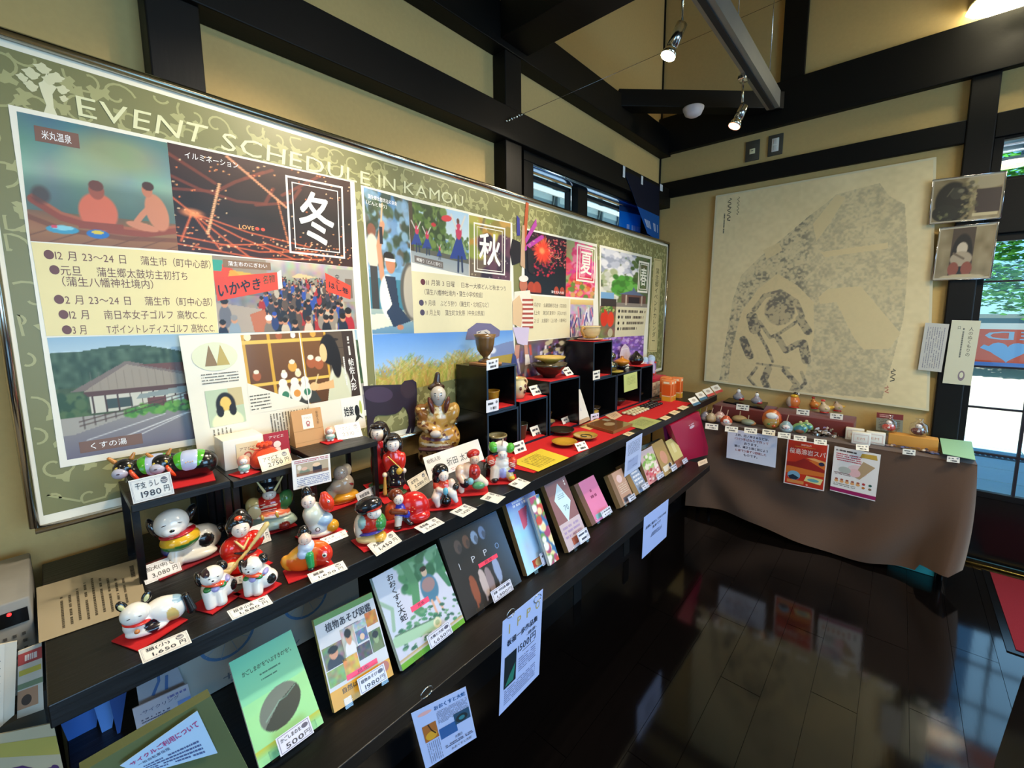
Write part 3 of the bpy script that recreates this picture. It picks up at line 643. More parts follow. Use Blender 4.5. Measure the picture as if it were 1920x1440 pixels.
# frame rods
fr = MB()
def rod(a, b, r=.009): fr.tube([a, b], r, '#b9b4ac', 'chrome', 12)
o_ = np.array([.004, 0, 0]); rod(c_tl+o_+[0, 0, .008], c_tr+o_+[0, 0, .008], .012); rod(c_bl+o_-[0, 0, .008], c_br+o_-[0, 0, .008]); rod(c_bl+o_, c_tl+o_); rod(c_br+o_, c_tr+o_)
fr.build('metal_frame', eb)
for y in (.1, 1.2, 2.3, 3.3):
    for z in (1.3, 1.95): MB().box((0, y, z), (BX-.022, y+.03, z+.04), '#555555', 'matt').build('bracket', eb)
def psheet(px, off, step=None):
    s = Sheet(*[bs.P([uv_of(*p)], off)[0] for p in px], mat='panel'); return s   # px: bl br tr tl
def photo(name, px, im, off=.0016, lab=None, extra=None):
    s = psheet(px, off); s.lay = 0; s.image(im.a); s.lay = 1
    if extra: extra(s)
    return s.mb.build(name, eb, label=lab)
def word(t, px, col='#dcdcb2', off=.0014, **k):
    s = Sheet(*[bs.P([uv_of(*p)], off)[0] for p in px], mat='panel'); s.text(t, 0, 0, 1, 1, col, **k); s.mb.build('title_word', eb)
word('EVENT', ((147, 217), (380, 270), (391, 236), (141, 177))); word('SCHEDULE', ((414, 280), (693, 349), (693, 324), (417, 246)))
word('IN', ((709, 350), (741, 358), (741, 335), (709, 326))); word('KAMOU', ((757, 362), (868, 388), (868, 367), (757, 338)))
# white mats behind each season
mt = MB()
for px in (((113, 877), (693, 778), (664, 340), (15, 196)), ((704, 722), (966, 684), (960, 418), (676, 347)), ((966, 752), (1124, 706), (1119, 458), (982, 427)), ((1124, 700), (1211, 692), (1222, 482), (1124, 459))):
    Sheet(*[bs.P([uv_of(*p)], .0011)[0] for p in px], mb=mt, mat='panel').rect(0, 0, 1, 1, '#ece8da')
mt.build('season_mat', eb)
random.seed(21)
SK = ('#d2906a', '#c78460', '#b9775a')
# winter: hot spring
c = Can(150, 130); c.grad('#4f6e78', '#8fae9c', 0, .45); c.grad('#8fae9c', '#5c6d66', .45, .75); c.grad('#8a5a3c', '#a3704a', .75, 1)
c.noise(.05, 5, True); c.ell(.62, .2, .3, .16, '#a8a86c', .55, 0, .8); c.ell(.40, .37, .2, .14, '#9db08e', .5, 0, .8)
c.ell(.5, .62, .8, .16, '#47605f', .5, 0, .8); c.line([(.04, .66), (.2, .78), (.45, .85), (.75, .86), (1, .80)], .035, '#8d4430'); c.line([(.04, .63), (.2, .75), (.45, .82), (.75, .83), (1, .77)], .012, '#a85e40')
c.ell(.09, .62, .055, .07, '#4a3430', .7, 0, .5)
c.ell(.44, .71, .13, .16, '#cf6a4e'); c.ell(.44, .53, .052, .075, '#9c5340'); c.ell(.44, .49, .05, .045, '#6b3f34'); c.rect(.30, .80, .60, .86, '#8d4430')
c.ell(.86, .66, .085, .17, '#c98262', 1, -14); c.ell(.80, .47, .04, .062, '#c0785a'); c.ell(.81, .43, .045, .04, '#4a2f28'); c.line([(.82, .6), (.74, .7), (.70, .76)], .025, '#c98262'); c.ell(.74, .80, .12, .035, '#c98262', 1, 10)
c.grad('#9a6a44', '#8a5c3c', .90, 1); c.line([(.0, .80), (.2, .885), (.6, .92), (1, .90)], .02, '#7a4a32')
for i in range(6): c.line([(-.1+i*.2, 1), (.1+i*.2, .9)], .004, '#6d452f')
c.ell(.20, .885, .10, .035, '#3f95b8'); c.ell(.20, .87, .07, .02, '#86c7d8'); c.ell(.42, .90, .075, .038, '#2a6fb8'); c.ell(.42, .885, .04, .015, '#d8c23c'); c.ell(.15, .865, .02, .012, '#d04a60')
def x1(s): s.rect(.09, .80, .36, .92, '#7a5648'); s.up(); s.text('米丸温泉', .13, .825, .31, .895, '#ffffff')
photo('onsen_photo', ((57, 452), (334, 470), (313, 268), (31, 209)), c, lab='two bathers in a misty hot spring tub', extra=x1)
# winter: illumination
c = Can(170, 130, '#26130f'); c.grad('#3a1714', '#150a0c', 0, .6); c.grad('#1c0c0c', '#3a160e', .6, 1); c.noise(.03, 9)
for P in ([(0, .42), (.2, .38), (.3, .25), (.45, .1)], [(.0, .30), (.12, .38), (.3, .44), (.45, .42), (.5, .25)], [(.2, .3), (.05, .15), (.0, .1)], [(.35, .2), (.5, .06)], [(.55, .3), (.7, .12), (.8, .0)], [(.4, .45), (.6, .36), (.66, .2)]):
    c.line(P, .014, '#7e3524', .8)
for P in ([(0, .5), (.2, .8), (.35, 1)], [(.08, .62), (.3, .8), (.6, .97)], [(.08, .62), (.35, .74), (.7, .82)], [(.08, .62), (.2, .95)], [(.08, .62), (.02, .9)], [(0, .85), (.4, .93), (.75, .86)], [(0, .93), (.4, 1), (.8, .94)], [(.2, .9), (.45, .84), (.7, .93)]): c.line(P, .007, '#e0683a', .9)
for i in range(260):
    x, y = random.random(), random.random()
    if y > .3 and .25 < x < .6 and y < .72: continue
    if random.random() < .5: y = .75+random.random()*.22
    c.ell(x, y, .005*1.0, .007, random.choice(('#ffb070', '#ff8a50', '#ffd9a8')), .9, 0, .6)
for i in range(26): c.ell(.22-.003*i, .3+i*.02, .008, .010, '#ffc08a', .9, 0, .6); c.ell(.27+.012*i, .02+i*.016, .010, .012, '#ffb080', .8, 0, .6); c.ell(.52+.002*i, .35+i*.018, .006, .008, '#ff9a60', .8, 0, .6)
c.ell(.08, .62, .05, .04, '#ff9a60', .8, 0, .8)
def x2(s):
    s.text('イルミネーション', .07, .89, .32, .95, '#ffffff'); s.text('LOVE', .30, .285, .38, .33, '#f2b06a', bold=.04); s.text('●●', .385, .29, .44, .325, '#e0503a')
    s.frame(.575, .09, .945, .925, .012, '#ece8e4'); s.frame(.61, .15, .91, .865, .006, '#ece8e4'); s.up(); s.text('冬', .645, .22, .875, .80, '#f4f1ec', bold=.03)
photo('illumination_photo', ((334, 470), (661, 501), (656, 341), (313, 267)), c, lab='night light garlands with a large white winter character', extra=x2)
# winter: text panel
s = psheet(((87, 630), (409, 624), (397, 479), (58, 454)), .0016); s.rect(0, 0, 1, 1, '#e6d79c'); s.up(); TX = '#6a3d34'
for y, t, x0, x_1 in ((.88, '12 月 23〜24 日　 蒲生市（町中心部）', .10, .985), (.72, '元旦　 蒲生郷太鼓坊主初打ち', .115, .82), (.60, '（蒲生八幡神社境内）', .115, .60), (.40, '2 月 23〜24 日　 蒲生市（町中心部）', .115, .975), (.235, '12 月　 南日本女子ゴルフ 高牧C.C.', .125, .925), (.065, '3 月　 　Tポイントレディスゴルフ 高牧C.C.', .13, .975)):
    s.text(t, x0, y-.055, x_1, y+.055, TX)
    if y != .60: s.ell(x0-.028, y, .024, .05, TX)
s.mb.build('winter_dates', eb, label='cream panel of winter event dates')
# winter: market street
c = Can(200, 92, '#8a8580'); c.grad('#b9b4a8', '#6a6664', 0, .5); c.noise(.09, 14, True)
c.rect(.0, 0, .33, .28, '#9a8a78'); c.rect(.78, .05, 1, .55, '#9a9690'); c.rect(.92, .2, .98, .5, '#6d5d52'); c.poly([(0, .12), (.08, .1), (.16, .24), (0, .3)], '#d9482e'); c.poly([(0, .05), (.06, .06), (.05, .2), (0, .2)], '#3a9f8a'); c.poly([(.1, .17), (.3, .22), (.28, .3), (.08, .3)], '#e0b13a', .8); c.poly([(.2, .24), (.3, .24), (.3, .34), (.2, .34)], '#3a7fb0', .8)
c.poly([(.55, .16), (.68, .2), (.6, .24), (.5, .22)], '#d9b98a')
for i in range(230):
    t = random.random(); y = .26+.74*t**1.2; x = random.uniform(.36-.16*t, .80+.15*t); h = .05+.16*t
    c.person(x, y, h, random.choice(('#1c2030', '#2b2a2e', '#5a4a40', '#2a4a9a', '#8a8074', '#3c3a44', '#a32a2a', '#b5aa98', '#20242c')), random.choice(('#15100e', '#2a201c', '#4a4440')), random.choice(SK))
c.poly([(0, .6), (.28, .68), (.3, 1), (0, 1)], '#a89a8c'); c.poly([(.2, .75), (.3, .68), (.32, 1), (.22, 1)], '#b56a4a')
c.person(.05, .78, .24, '#6a6a72'); c.person(.10, .98, .22, '#8a9aa8', '#8a8a8a'); c.person(.03, 1.02, .2, '#1c2438')
c.person(.32, 1.0, .24, '#7a7064', '#e8e4dc'); c.person(.36, .88, .16, '#2a3a6a', '#2a4aa0'); c.person(.43, 1.0, .2, '#c0b09a'); c.person(.5, 1.05, .22, '#20202c'); c.person(.60, 1.0, .22, '#c9b9a4', '#3a1c18'); c.person(.74, 1.0, .24, '#1c1c24'); c.person(.93, .95, .3, '#a82430'); c.person(.88, 1.0, .26, '#1c2436')
def x3(s):
    s.poly([(.01, .42), (.40, .60), (.40, .84), (.0, .72)], '#d8442e'); s.poly([(.76, .60), (.96, .48), (.97, .70), (.76, .88)], '#d8442e'); s.poly([(.40, .60), (.43, .62), (.43, .88), (.40, .84)], '#e8e0d0'); s.rect(.06, .86, .36, .965, '#8a6a50')
    s.up(); s.text('蒲生市のにぎわい', .09, .885, .335, .945, '#ffffff')
    z = s.sub([(.01, .46), (.29, .60), (.29, .76), (.01, .65)]); z.text('いかやき', .03, .0, .97, .95, '#16202a', bold=.04); z = s.sub([(.30, .66), (.38, .70), (.38, .82), (.30, .78)]); z.text('名物', 0, 0, 1, 1, '#2a4a30')
    z = s.sub([(.78, .65), (.95, .55), (.95, .65), (.78, .77)]); z.text('はし巻', .02, .05, .98, .95, '#16202a', bold=.03); s.text('定', .84, .72, .875, .87, '#2a2a2a')
photo('market_photo', ((410, 625), (669, 617), (661, 501), (397, 479)), c, lab='crowded market street with red stall banners', extra=x3)
# winter: bath house building
c = Can(220, 120, '#9fb6c4'); c.grad('#8fb0c8', '#d5dfdc', 0, .3)
hill = [(0, .13)]+[(x, .13+.02*math.sin(x*9)-.05*math.exp(-((x-.28)/.18)**2)+.2*max(0, x-.45)) for x in np.linspace(.02, .9, 24)]+[(1, .2), (1, .5), (0, .5)]
c.poly(hill, '#3c5238'); c.noise(.10, 26, False, (c.y < .42)*(c.y > .12)*1.); c.rect(0, .42, 1, .66, '#4a5a38'); c.noise(.08, 24, False, (c.y > .40)*(c.y < .66)*1.)
c.poly([(.74, .14), (.9, .12), (1, .2), (1, .6), (.72, .5)], '#3f5a34')
c.poly([(.06, .45), (.34, .22), (.78, .40), (.76, .44)], '#7a6a60'); c.poly([(.12, .455), (.34, .25), (.70, .40), (.70, .455)], '#9a8d7c'); c.poly([(.4, .26), (.86, .26), (.78, .40)], '#6d4438')
for i in range(14): c.line([(.16+i*.04, .3), (.16+i*.04, .45)], .002, '#7f7264')
c.rect(.12, .46, .74, .50, '#5a3a30'); c.rect(.14, .5, .76, .64, '#c9c4b4'); c.rect(.22, .53, .34, .62, '#3f4a44')
for i in range(10): c.rect(.15+i*.06, .5, .157+i*.06, .64, '#4a342c')
c.poly([(.38, .52), (.70, .47), (.72, .53), (.36, .56)], '#8a9490'); c.rect(.42, .56, .70, .66, '#6d4038'); c.rect(.52, .56, .62, .62, '#c8d0c4'); c.rect(.74, .52, 1, .62, '#b9b4a2')
c.spots(50, (0, .48, .12, .68), (.02, .05), ('#2f4a2a', '#3c5a30', '#52683c')); c.spots(60, (.72, .28, .98, .55), (.02, .05), ('#2f4a2a', '#4a6a38', '#5a6a40'))
c.rect(0, .66, 1, 1, '#84808a'); c.grad('#8d8884', '#6e6878', .68, 1); c.poly([(.0, .66), (.4, .66), (.05, .8), (0, .8)], '#a29c92')
c.spots(160, (.3, .62, .98, .70), (.012, .03), ('#4f8a34', '#6aa040', '#3a6a2a'), 1, 1.5)
for i in range(12): c.line([(.1+i*.05, .66-.012*i*.3), (.1+i*.05, .76-.02*i)], .004, '#3a2c26')
for k in (0, .035): c.line([(.08, .70+k), (.4, .61+k), (.72, .52+k*.8)], .004, '#4a352c')
c.line([(.1, .95), (.6, .74), (.95, .70)], .004, '#e8e6e2'); c.line([(.35, .88), (.62, .74)], .003, '#e8e6e2'); c.line([(.1, .86), (.5, .72)], .003, '#e0dedc'); c.line([(.7, .72), (.68, .82), (.95, .78)], .003, '#e6e4e0')
c.a = np.concatenate([c.a, c.a[:, ::-1]], 1)[:, ::1]
def x4(s): s.rect(.03, .035, .18, .13, '#7a5a4c'); s.up(); s.text('くすの湯', .055, .055, .14, .11, '#ffffff')
photo('bath_house_photo', ((126, 862), (688, 768), (668, 618), (88, 633)), c, lab='gabled bath house below a wooded hill', extra=x4)
# autumn
c = Can(70, 150, '#4a6a80'); c.grad('#5c8fc0', '#7fa8c4', 0, .75); c.noise(.2, 16, False, (c.y < .55)*1.); c.spots(150, (0, .0, 1, .5), (.02, .05), ('#2c3c28', '#3f5230', '#5a5040', '#6a8fb8', '#8ab0d0'), .8)
c.rect(0, .6, 1, .85, '#3a7a90'); c.grad('#9fb0a8', '#5a86a8', .82, 1); c.poly([(0, .86), (.9, .83), (1, .9), (0, .97)], '#cfd4c4')
c.ell(.12, .28, .09, .05, '#7a4a38'); c.ell(.12, .42, .14, .12, '#c8c4b4'); c.rect(.05, .52, .2, .82, '#3a3a3a'); c.line([(.3, .6), (.26, .38), (.36, .22)], .025, '#c08a6a'); c.rect(.28, .24, .36, .36, '#1c1c28'); c.line([(.34, .2), (.38, .08)], .008, '#d0b088')
c.ell(.42, .73, .2, .16, '#dfe0da'); c.poly([(.35, .58), (.6, .58), (.66, .8), (.5, .8)], '#28344a'); c.ell(.5, .49, .11, .07, '#b97a5a'); c.ell(.47, .44, .12, .035, '#16120f'); c.rect(.37, .455, .62, .475, '#e8e6e0'); c.poly([(.35, .84), (.55, .76), (.95, .9), (.5, .95)], '#263650'); c.ell(.66, .95, .08, .02, '#b97a5a')
c.ell(.98, .68, .28, .22, '#5a5650'); c.ell(1.0, .68, .22, .2, '#b0a898')
def x5(s): s.text('蒲生郷太鼓坊主の演奏', .08, .935, .72, .965, '#ffffff'); s.text('（どんと祭り）', .04, .893, .48, .922, '#ffffff')
photo('drummer_photo', ((698, 626), (776, 625), (765, 376), (681, 351)), c, lab='kneeling drummer raising a stick', extra=x5)
c = Can(120, 90, '#7aa0c0'); c.grad('#a8c8e0', '#d5e0e0', 0, .5); c.spots(240, (0, .0, .55, .75), (.03, .08), ('#3f5a2c', '#52702f', '#6b8440', '#2f4424')); c.spots(110, (.45, .4, 1, .72), (.02, .05), ('#4f6b3a', '#6c8450', '#8aa06a')); c.rect(0, .72, 1, .80, '#5a5a50'); c.grad('#8f9aa0', '#a4a8a8', .80, 1); c.rect(.0, .0, .06, .8, '#4a4030')
for (x, y, k) in ((.10, .72, .55), (.26, .74, .5), (.46, .80, .28), (.80, .82, 1.0)):
    c.poly([(x-.02*k, y-.42*k), (x+.05*k, y-.42*k), (x+.15*k, y-.08*k), (x-.16*k, y-.04*k)], '#27408a'); c.ell(x+.01, y-.5*k, .055*k, .13*k, '#c83a5a'); c.ell(x, y-.66*k, .028*k, .045*k, '#6a4034'); c.line([(x-.03*k, y-.54*k), (x-.12*k, y-.74*k)], .018*k, '#d8d0c8'); c.line([(x+.04*k, y-.54*k), (x+.13*k, y-.76*k)], .018*k, '#d8d0c8'); c.line([(x, y-.1*k), (x-.01, y+.14*k)], .022*k, '#1f3050'); c.line([(x+.06*k, y-.1*k), (x+.07*k, y+.12*k)], .022*k, '#1f3050')
c.ell(.60, .155, .09, .05, '#d83a44', 1, -8); c.ell(.38, .30, .04, .03, '#c82a3a')
def x6(s): s.rect(.05, .02, .52, .13, '#6d6460'); s.up(); s.text('棒踊り（どんと祭り）', .08, .04, .49, .105, '#f4f4f0')
photo('dancers_photo', ((771, 492), (879, 518), (878, 401), (765, 376)), c, lab='dancers in red and blue with raised hats', extra=x6)
c = Can(80, 100, '#6a5a4a'); c.spots(26, (0, 0, .55, .6), (.08, .14), ('#9aa04a', '#b0a84c', '#8a9440', '#b88a3c')); c.spots(30, (.3, .3, 1, 1), (.08, .14), ('#3a2438', '#4a2c44', '#2c2034', '#5c3a4c')); c.spots(8, (.4, .0, 1, .2), (.06, .1), ('#8a7a3c', '#b8904a')); c.spots(30, (0, 0, 1, 1), (.008, .016), ('#d8d0c8', '#e8e0b8'), .5)
def x7(s): s.frame(.10, .08, .86, .90, .026, '#eee9dc'); s.frame(.17, .13, .79, .84, .012, '#eee9dc'); s.up(); s.text('秋', .22, .22, .74, .76, '#f4f1e6', bold=.03)
photo('grapes_photo', ((880, 518), (956, 526), (957, 419), (879, 403)), c, lab='grapes behind a white framed autumn character', extra=x7)
s = psheet(((776, 625), (961, 619), (958, 527), (771, 508)), .0016); s.rect(0, 0, 1, 1, '#d9d0ab'); s.up(); TX = '#5a4848'
for y, t, x0, xx in ((.84, '11 月第 3 日曜　 日本一大楠どんと秋まつり', .12, .93), (.68, '（蒲生八幡神社境内・蒲生小学校校庭）', .10, .66), (.50, '9 月頃　 ぶどう狩り（蒲生町・北地区など）', .10, .72), (.34, '11 月上旬　 蒲生町文化祭（中央公民館）', .105, .67)):
    s.text(t, x0, y-.05, xx, y+.05, TX)
    if y != .68: s.ell(x0-.03, y, .02, .05, '#5f2c38' if y > .8 else '#4a4058')
s.mb.build('autumn_dates', eb, label='cream panel of autumn event dates')
c = Can(150, 74, '#5f96d8'); c.grad('#5a8fd6', '#9cc0e6', 0, .6); c.poly([(.62, .62), (.78, .42), (.9, .34), (1, .3), (1, 1), (.6, 1)], '#7484b0'); c.poly([(0, .7), (1, .66), (1, 1), (0, 1)], '#a8913c')
for i in range(700):
    x = random.uniform(-.02, .72); y0 = 1.0; h = random.uniform(.3, .62)*(.75+.5*math.sin(x*9)**2*.6); c.line([(x, 1), (x+random.uniform(-.03, .05), 1-h*.6), (x+random.uniform(-.08, .1), 1-h)], .0035, random.choice(('#8a9a34', '#a8a848', '#c9b060', '#b98f4a', '#6f8430', '#d8c88a', '#b8a040', '#b5804a')), .8)
c.ell(.80, .50, .03, .08, '#f0f0f0', .8, 0, .5); c.line([(.78, .5), (.74, .9)], .02, '#e8ecf0', .9)
photo('rice_field_photo', ((706, 745), (966, 684), (961, 619), (698, 627)), c, lab='ripe rice under a blue sky')
# farmer in a cap, printed on the board behind the vase
s = psheet(((872, 672), (938, 672), (938, 604), (872, 604)), .0024)
s.poly([(.0, .52), (.06, .80), (.3, .98), (.7, .96), (.98, .78), (.96, .62), (.80, .56), (.62, .52)], '#6a6486'); s.poly([(.28, .40), (.30, .74), (.58, .80), (.68, .74), (.70, .40)], '#c8bfb6'); s.up(); s.line([(.33, .70), (.42, .74)], .004, '#2a2430'); s.line([(.52, .74), (.62, .68)], .004, '#2a2430'); s.ell(.40, .6, .03, .04, '#3a3040'); s.ell(.58, .6, .03, .04, '#3a3040')
s.mb.build('cap_print', eb, label='person in a grey cap, printed behind the vase')
# cow cut-out print
CW = [(130, 810), (300, 798), (600, 790), (640, 745), (740, 730), (785, 765), (795, 900), (788, 1050), (775, 1170), (770, 1300), (745, 1390), (715, 1395), (722, 1300), (700, 1385), (650, 1392), (690, 1290), (688, 1170), (655, 1090), (625, 1060), (590, 1110), (530, 1150), (420, 1168), (320, 1165), (280, 1185), (262, 1240), (270, 1330), (250, 1420), (190, 1420), (180, 1200), (160, 1000)]
s = psheet(((660, 820), (790, 820), (790, 705), (660, 705)), .0026); PB = [uv_of(660+x/6.545, 600+y/6.545) for x, y in CW]
def inv(s, p):
    P = bs.P([p])[0]; u = v = .5
    for _ in range(12):
        e = (s.P([(u, v)])[0]-P)[1:]; du = (s.c[1]-s.c[0])*(1-v)+(s.c[2]-s.c[3])*v; dv = (s.c[3]-s.c[0])*(1-u)+(s.c[2]-s.c[1])*u; q = np.linalg.solve(np.array([[du[1], dv[1]], [du[2], dv[2]]]), -e); u += q[0]; v += q[1]
    return (u, v)
PL = [inv(s, p) for p in PB]; s.poly(PL, '#2c2230'); s.up(); s.ell(.35, .70, .20, .13, '#43344a'); s.ell(.78, .78, .12, .14, '#382a34'); s.mb.build('cow_print', eb, label='dark brown cow print')
# summer
def ph(name, px, c, lab, extra=None): return photo(name, px, c, lab=lab, extra=extra)
c = Can(80, 120, '#14141f'); c.grad('#2c1424', '#0f1420', 0, .5); c.grad('#0f1420', '#131c28', .5, 1)
for i in range(170):
    a = random.uniform(0, 6.28); r = random.uniform(.05, .34); c.line([(.42, .28), (.42+r*math.cos(a), .28+r*.8*math.sin(a))], .004, random.choice(('#ff4a30', '#ff7a4a', '#d8283a', '#ffb070')), .7)
c.ell(.42, .30, .17, .17, '#f03a26', .8, 0, .6); c.ell(.4, .28, .06, .05, '#ff9a60', .8, 0, .8); c.spots(160, (.55, .05, 1, .5), (.006, .014), ('#e03a4a', '#c02a50', '#f0a080'), .8); c.spots(30, (.2, .5, .7, .7), (.01, .02), ('#d0283c', '#a02040'), .8)
for x, k in ((.15, 1), (.28, 1.1), (.75, .7), (.9, .7)): c.ell(x, .92, .09*k, .12*k, '#b8432c', .9); c.rect(x-.09*k, .97, x+.09*k, 1, '#3a1a20')
c.line([(.02, .3), (.4, .06)], .03, '#a83a9a'); c.spots(20, (.0, .02, .3, .25), (.005, .01), ('#b8a878', '#d0c8a0'), .6)
ph('fireworks_photo', ((984, 550), (1060, 556), (1062, 449), (981, 430)), c, 'red fireworks over lanterns', lambda s: s.text('蒲生花火大会', .62, .04, .95, .085, '#ffffff'))
c = Can(60, 110, '#9a9a6c'); c.noise(.06, 6, True); c.spots(160, (.0, .35, 1, 1), (.03, .07), ('#e0407a', '#d83a90', '#e85a6a', '#d8324a', '#f08aa0')); c.spots(70, (.25, .0, .8, .5), (.03, .06), ('#e85a8a', '#d83a70', '#e87a9a')); c.spots(30, (0, .7, 1, 1), (.02, .05), ('#e07040', '#6a8a3a', '#d8a060'))
ph('azalea_photo', ((1060, 556), (1114, 560), (1118, 463), (1062, 449)), c, 'pink azaleas behind a white framed summer character', lambda s: (s.frame(.33, .30, .97, .97, .035, '#f2ebdc'), s.frame(.43, .36, .88, .92, .016, '#f2ebdc'), s.up(), s.text('夏', .46, .44, .85, .86, '#f6f2e4', bold=.03)))
s = psheet(((970, 640), (1068, 632), (1068, 560), (984, 553)), .0016); s.rect(0, 0, 1, 1, '#dcd2ae'); s.up()
for y, t in ((.80, '7 月初旬　 仙巌園観月花会（花夜祭）'), (.62, '8 月上旬　 蒲生町夏祭り（花火大会）'), (.44, '8 月 21 日　 太鼓踊り（上久徳・八幡神社）')): s.text(t, .16, y-.05, .92, y+.05, '#6a5a4a'); s.ell(.12, y, .025, .05, '#4a4466')
s.mb.build('summer_dates', eb, label='cream panel of summer event dates')
c = Can(60, 80, '#b8a8b0'); c.noise(.12, 14, True)
for i in range(60): x, y = random.random(), random.uniform(.2, 1); c.line([(x, y), (x+random.uniform(-.15, .15), y+.25)], .02, random.choice(('#6a5aa8', '#e8e0e8', '#4a4a90', '#d8708a', '#f0e8d8', '#3a3a6a')), .9)
c.grad('#e8d088', '#d8b070', 0, .14)
ph('festival_photo', ((1068, 632), (1112, 632), (1112, 563), (1069, 561)), c, 'festival parade in purple and white')
c = Can(110, 80, '#5a4a58'); c.noise(.1, 12, True)
for i in range(170): t = random.random(); x, y = random.random(), .05+.95*t; c.line([(x, y), (x+random.uniform(-.05, .05), y+.16+.1*t)], .016, random.choice(('#8a80b0', '#c8c0d0', '#4a4470', '#e8e0e0', '#c84a38', '#2a2430', '#9a8a80', '#6a6090')), .9)
c.spots(60, (.3, 0, .9, .4), (.02, .05), ('#2a2018', '#b8a888', '#3a2a20'))
ph('parade_photo', ((968, 750), (1122, 704), (1120, 628), (968, 642)), c, 'crowd with lavender costumes under trees')
# dancer cut-out between autumn and summer
s = psheet(((955, 685), (1000, 685), (1000, 378), (955, 378)), .003)
s.poly([(.60, .72), (.66, .74), (.78, .99), (.66, 1.0), (.54, .80)], '#b0522e'); s.poly([(.28, .80), (.42, .80), (.40, .90), (.28, .92)], '#3a3a8a'); s.poly([(.0, .70), (.10, .78), (.42, .76), (.44, .64), (.10, .62)], '#1c1820'); s.poly([(.70, .74), (1.0, .70), (1.0, .56), (.76, .58)], '#1e1a22')
s.up(); s.poly([(.42, .62), (.50, .86), (.60, .86), (.62, .60)], '#b8987c'); s.poly([(.62, .78), (1.1, .90), (1.14, .86), (.66, .75)], '#a8409a'); s.ell(.55, .50, .17, .04, '#b56a52'); s.ell(.56, .54, .2, .02, '#e0d8d0')
s.poly([(.18, .46), (.82, .47), (1.0, .34), (.98, .26), (.5, .20), (.12, .28)], '#e3dccc'); s.up(); s.poly([(.1, .40), (.38, .44), (.55, .36), (.45, .24), (.12, .26)], '#d8b890')
for k in range(7): s.rect(.50, .235+k*.028, .97, .248+k*.028, '#a8483c')
s.poly([(.1, .24), (.8, .24), (.72, .12), (.3, .14)], '#c9bcd8'); s.poly([(.22, .13), (.40, .13), (.36, .06), (.16, .02)], '#c08a78'); s.poly([(.58, .13), (.72, .13), (.78, .05), (.60, .05)], '#c08a78'); s.poly([(.04, .0), (.3, .0), (.24, .06), (.12, .08)], '#3a4a80'); s.poly([(.62, .0), (.84, .01), (.78, .07), (.62, .07)], '#e8e4e0')
s.mb.build('dancer_print', eb, label='feather hat dancer in a striped apron')
# spring
c = Can(80, 100, '#5a6a48'); c.noise(.08, 12, True); c.spots(150, (0, 0, .75, .5), (.03, .06), ('#b8bccc', '#d0d2dc', '#9aa0b4', '#e0dfe4')); c.spots(60, (0, .35, .3, .9), (.03, .06), ('#c8c8bc', '#a8b088', '#e0dcd0')); c.spots(80, (.25, .45, .7, .75), (.03, .06), ('#4f9a3a', '#3f7a30', '#6ab050')); c.spots(40, (.6, .05, 1, .5), (.03, .05), ('#3f5a30', '#546a3c')); 
c.poly([(.35, .76), (.62, .68), (.65, .60), (.70, .68), (.95, .78)], '#5a6a8a'); c.rect(.4, .76, .95, .92, '#6a4a44'); c.rect(.55, .8, .8, .92, '#28202c'); c.rect(0, .75, .25, .86, '#7aa8d0'); c.rect(.3, .92, 1, 1, '#8a8078'); c.rect(.0, .86, .3, 1, '#3a3030'); c.line([(.5, .78), (.5, .95)], .012, '#c8b8a8'); c.line([(.85, .78), (.85, .95)], .012, '#b8a898')
ph('shrine_photo', ((1126, 574), (1213, 577), (1219, 486), (1127, 464)), c, 'blossom over a shrine with a framed spring character', lambda s: (s.frame(.74, .30, .98, .92, .02, '#efe9dc'), s.frame(.78, .36, .95, .87, .009, '#efe9dc'), s.up(), s.text('春', .795, .44, .935, .80, '#f6f2e4', bold=.03)))
c = Can(44, 76, '#7a6a4a'); c.noise(.1, 8, True); c.ell(.3, .38, .22, .26, '#d8321e'); c.ell(.68, .42, .2, .24, '#e03c24'); c.spots(20, (.1, 0, .9, .18), (.02, .05), ('#4f7a30', '#a8b868')); c.ell(.7, .85, .15, .14, '#b8b090')
ph('strawberry_photo', ((1121, 634), (1152, 632), (1155, 575), (1125, 573)), c, 'two red strawberries')
s = psheet(((1152, 632), (1207, 629), (1213, 578), (1155, 575)), .0016); s.rect(0, 0, 1, 1, '#dad0ae'); s.up()
for y, w in ((.86, .95), (.66, .9), (.46, .92), (.27, .7)): s.rows(.16, y-.05, w, y+.05, 1, '#5a5048', .9, dens=.9); s.ell(.09, y, .03, .055, '#222222')
s.mb.build('spring_dates', eb, label='cream panel of spring event dates')
c = Can(60, 56, '#7a5aa0'); c.noise(.1, 10, True); c.spots(190, (0, 0, 1, 1), (.02, .05), ('#9a6ac8', '#7a4ab0', '#b890d8', '#5a3a80', '#c8a8e0')); c.spots(60, (0, 0, .25, .6), (.01, .03), ('#e8e4ec', '#b8a8c8'))
ph('wisteria_photo', ((1124, 700), (1205, 692), (1207, 629), (1121, 634)), c, 'purple wisteria')
s = psheet(((1215, 660), (1231, 660), (1241, 487), (1226, 484)), .0016); s.rect(0, 0, 1, 1, '#cfc08c'); s.up(); s.frame(.1, .01, .9, .99, .04, '#a89868'); s.text('蒲生郷イベントカレンダー', .3, .12, .72, .90, '#4a4a30', vertical=True); s.mb.build('title_strip', eb, label='narrow cream title strip')
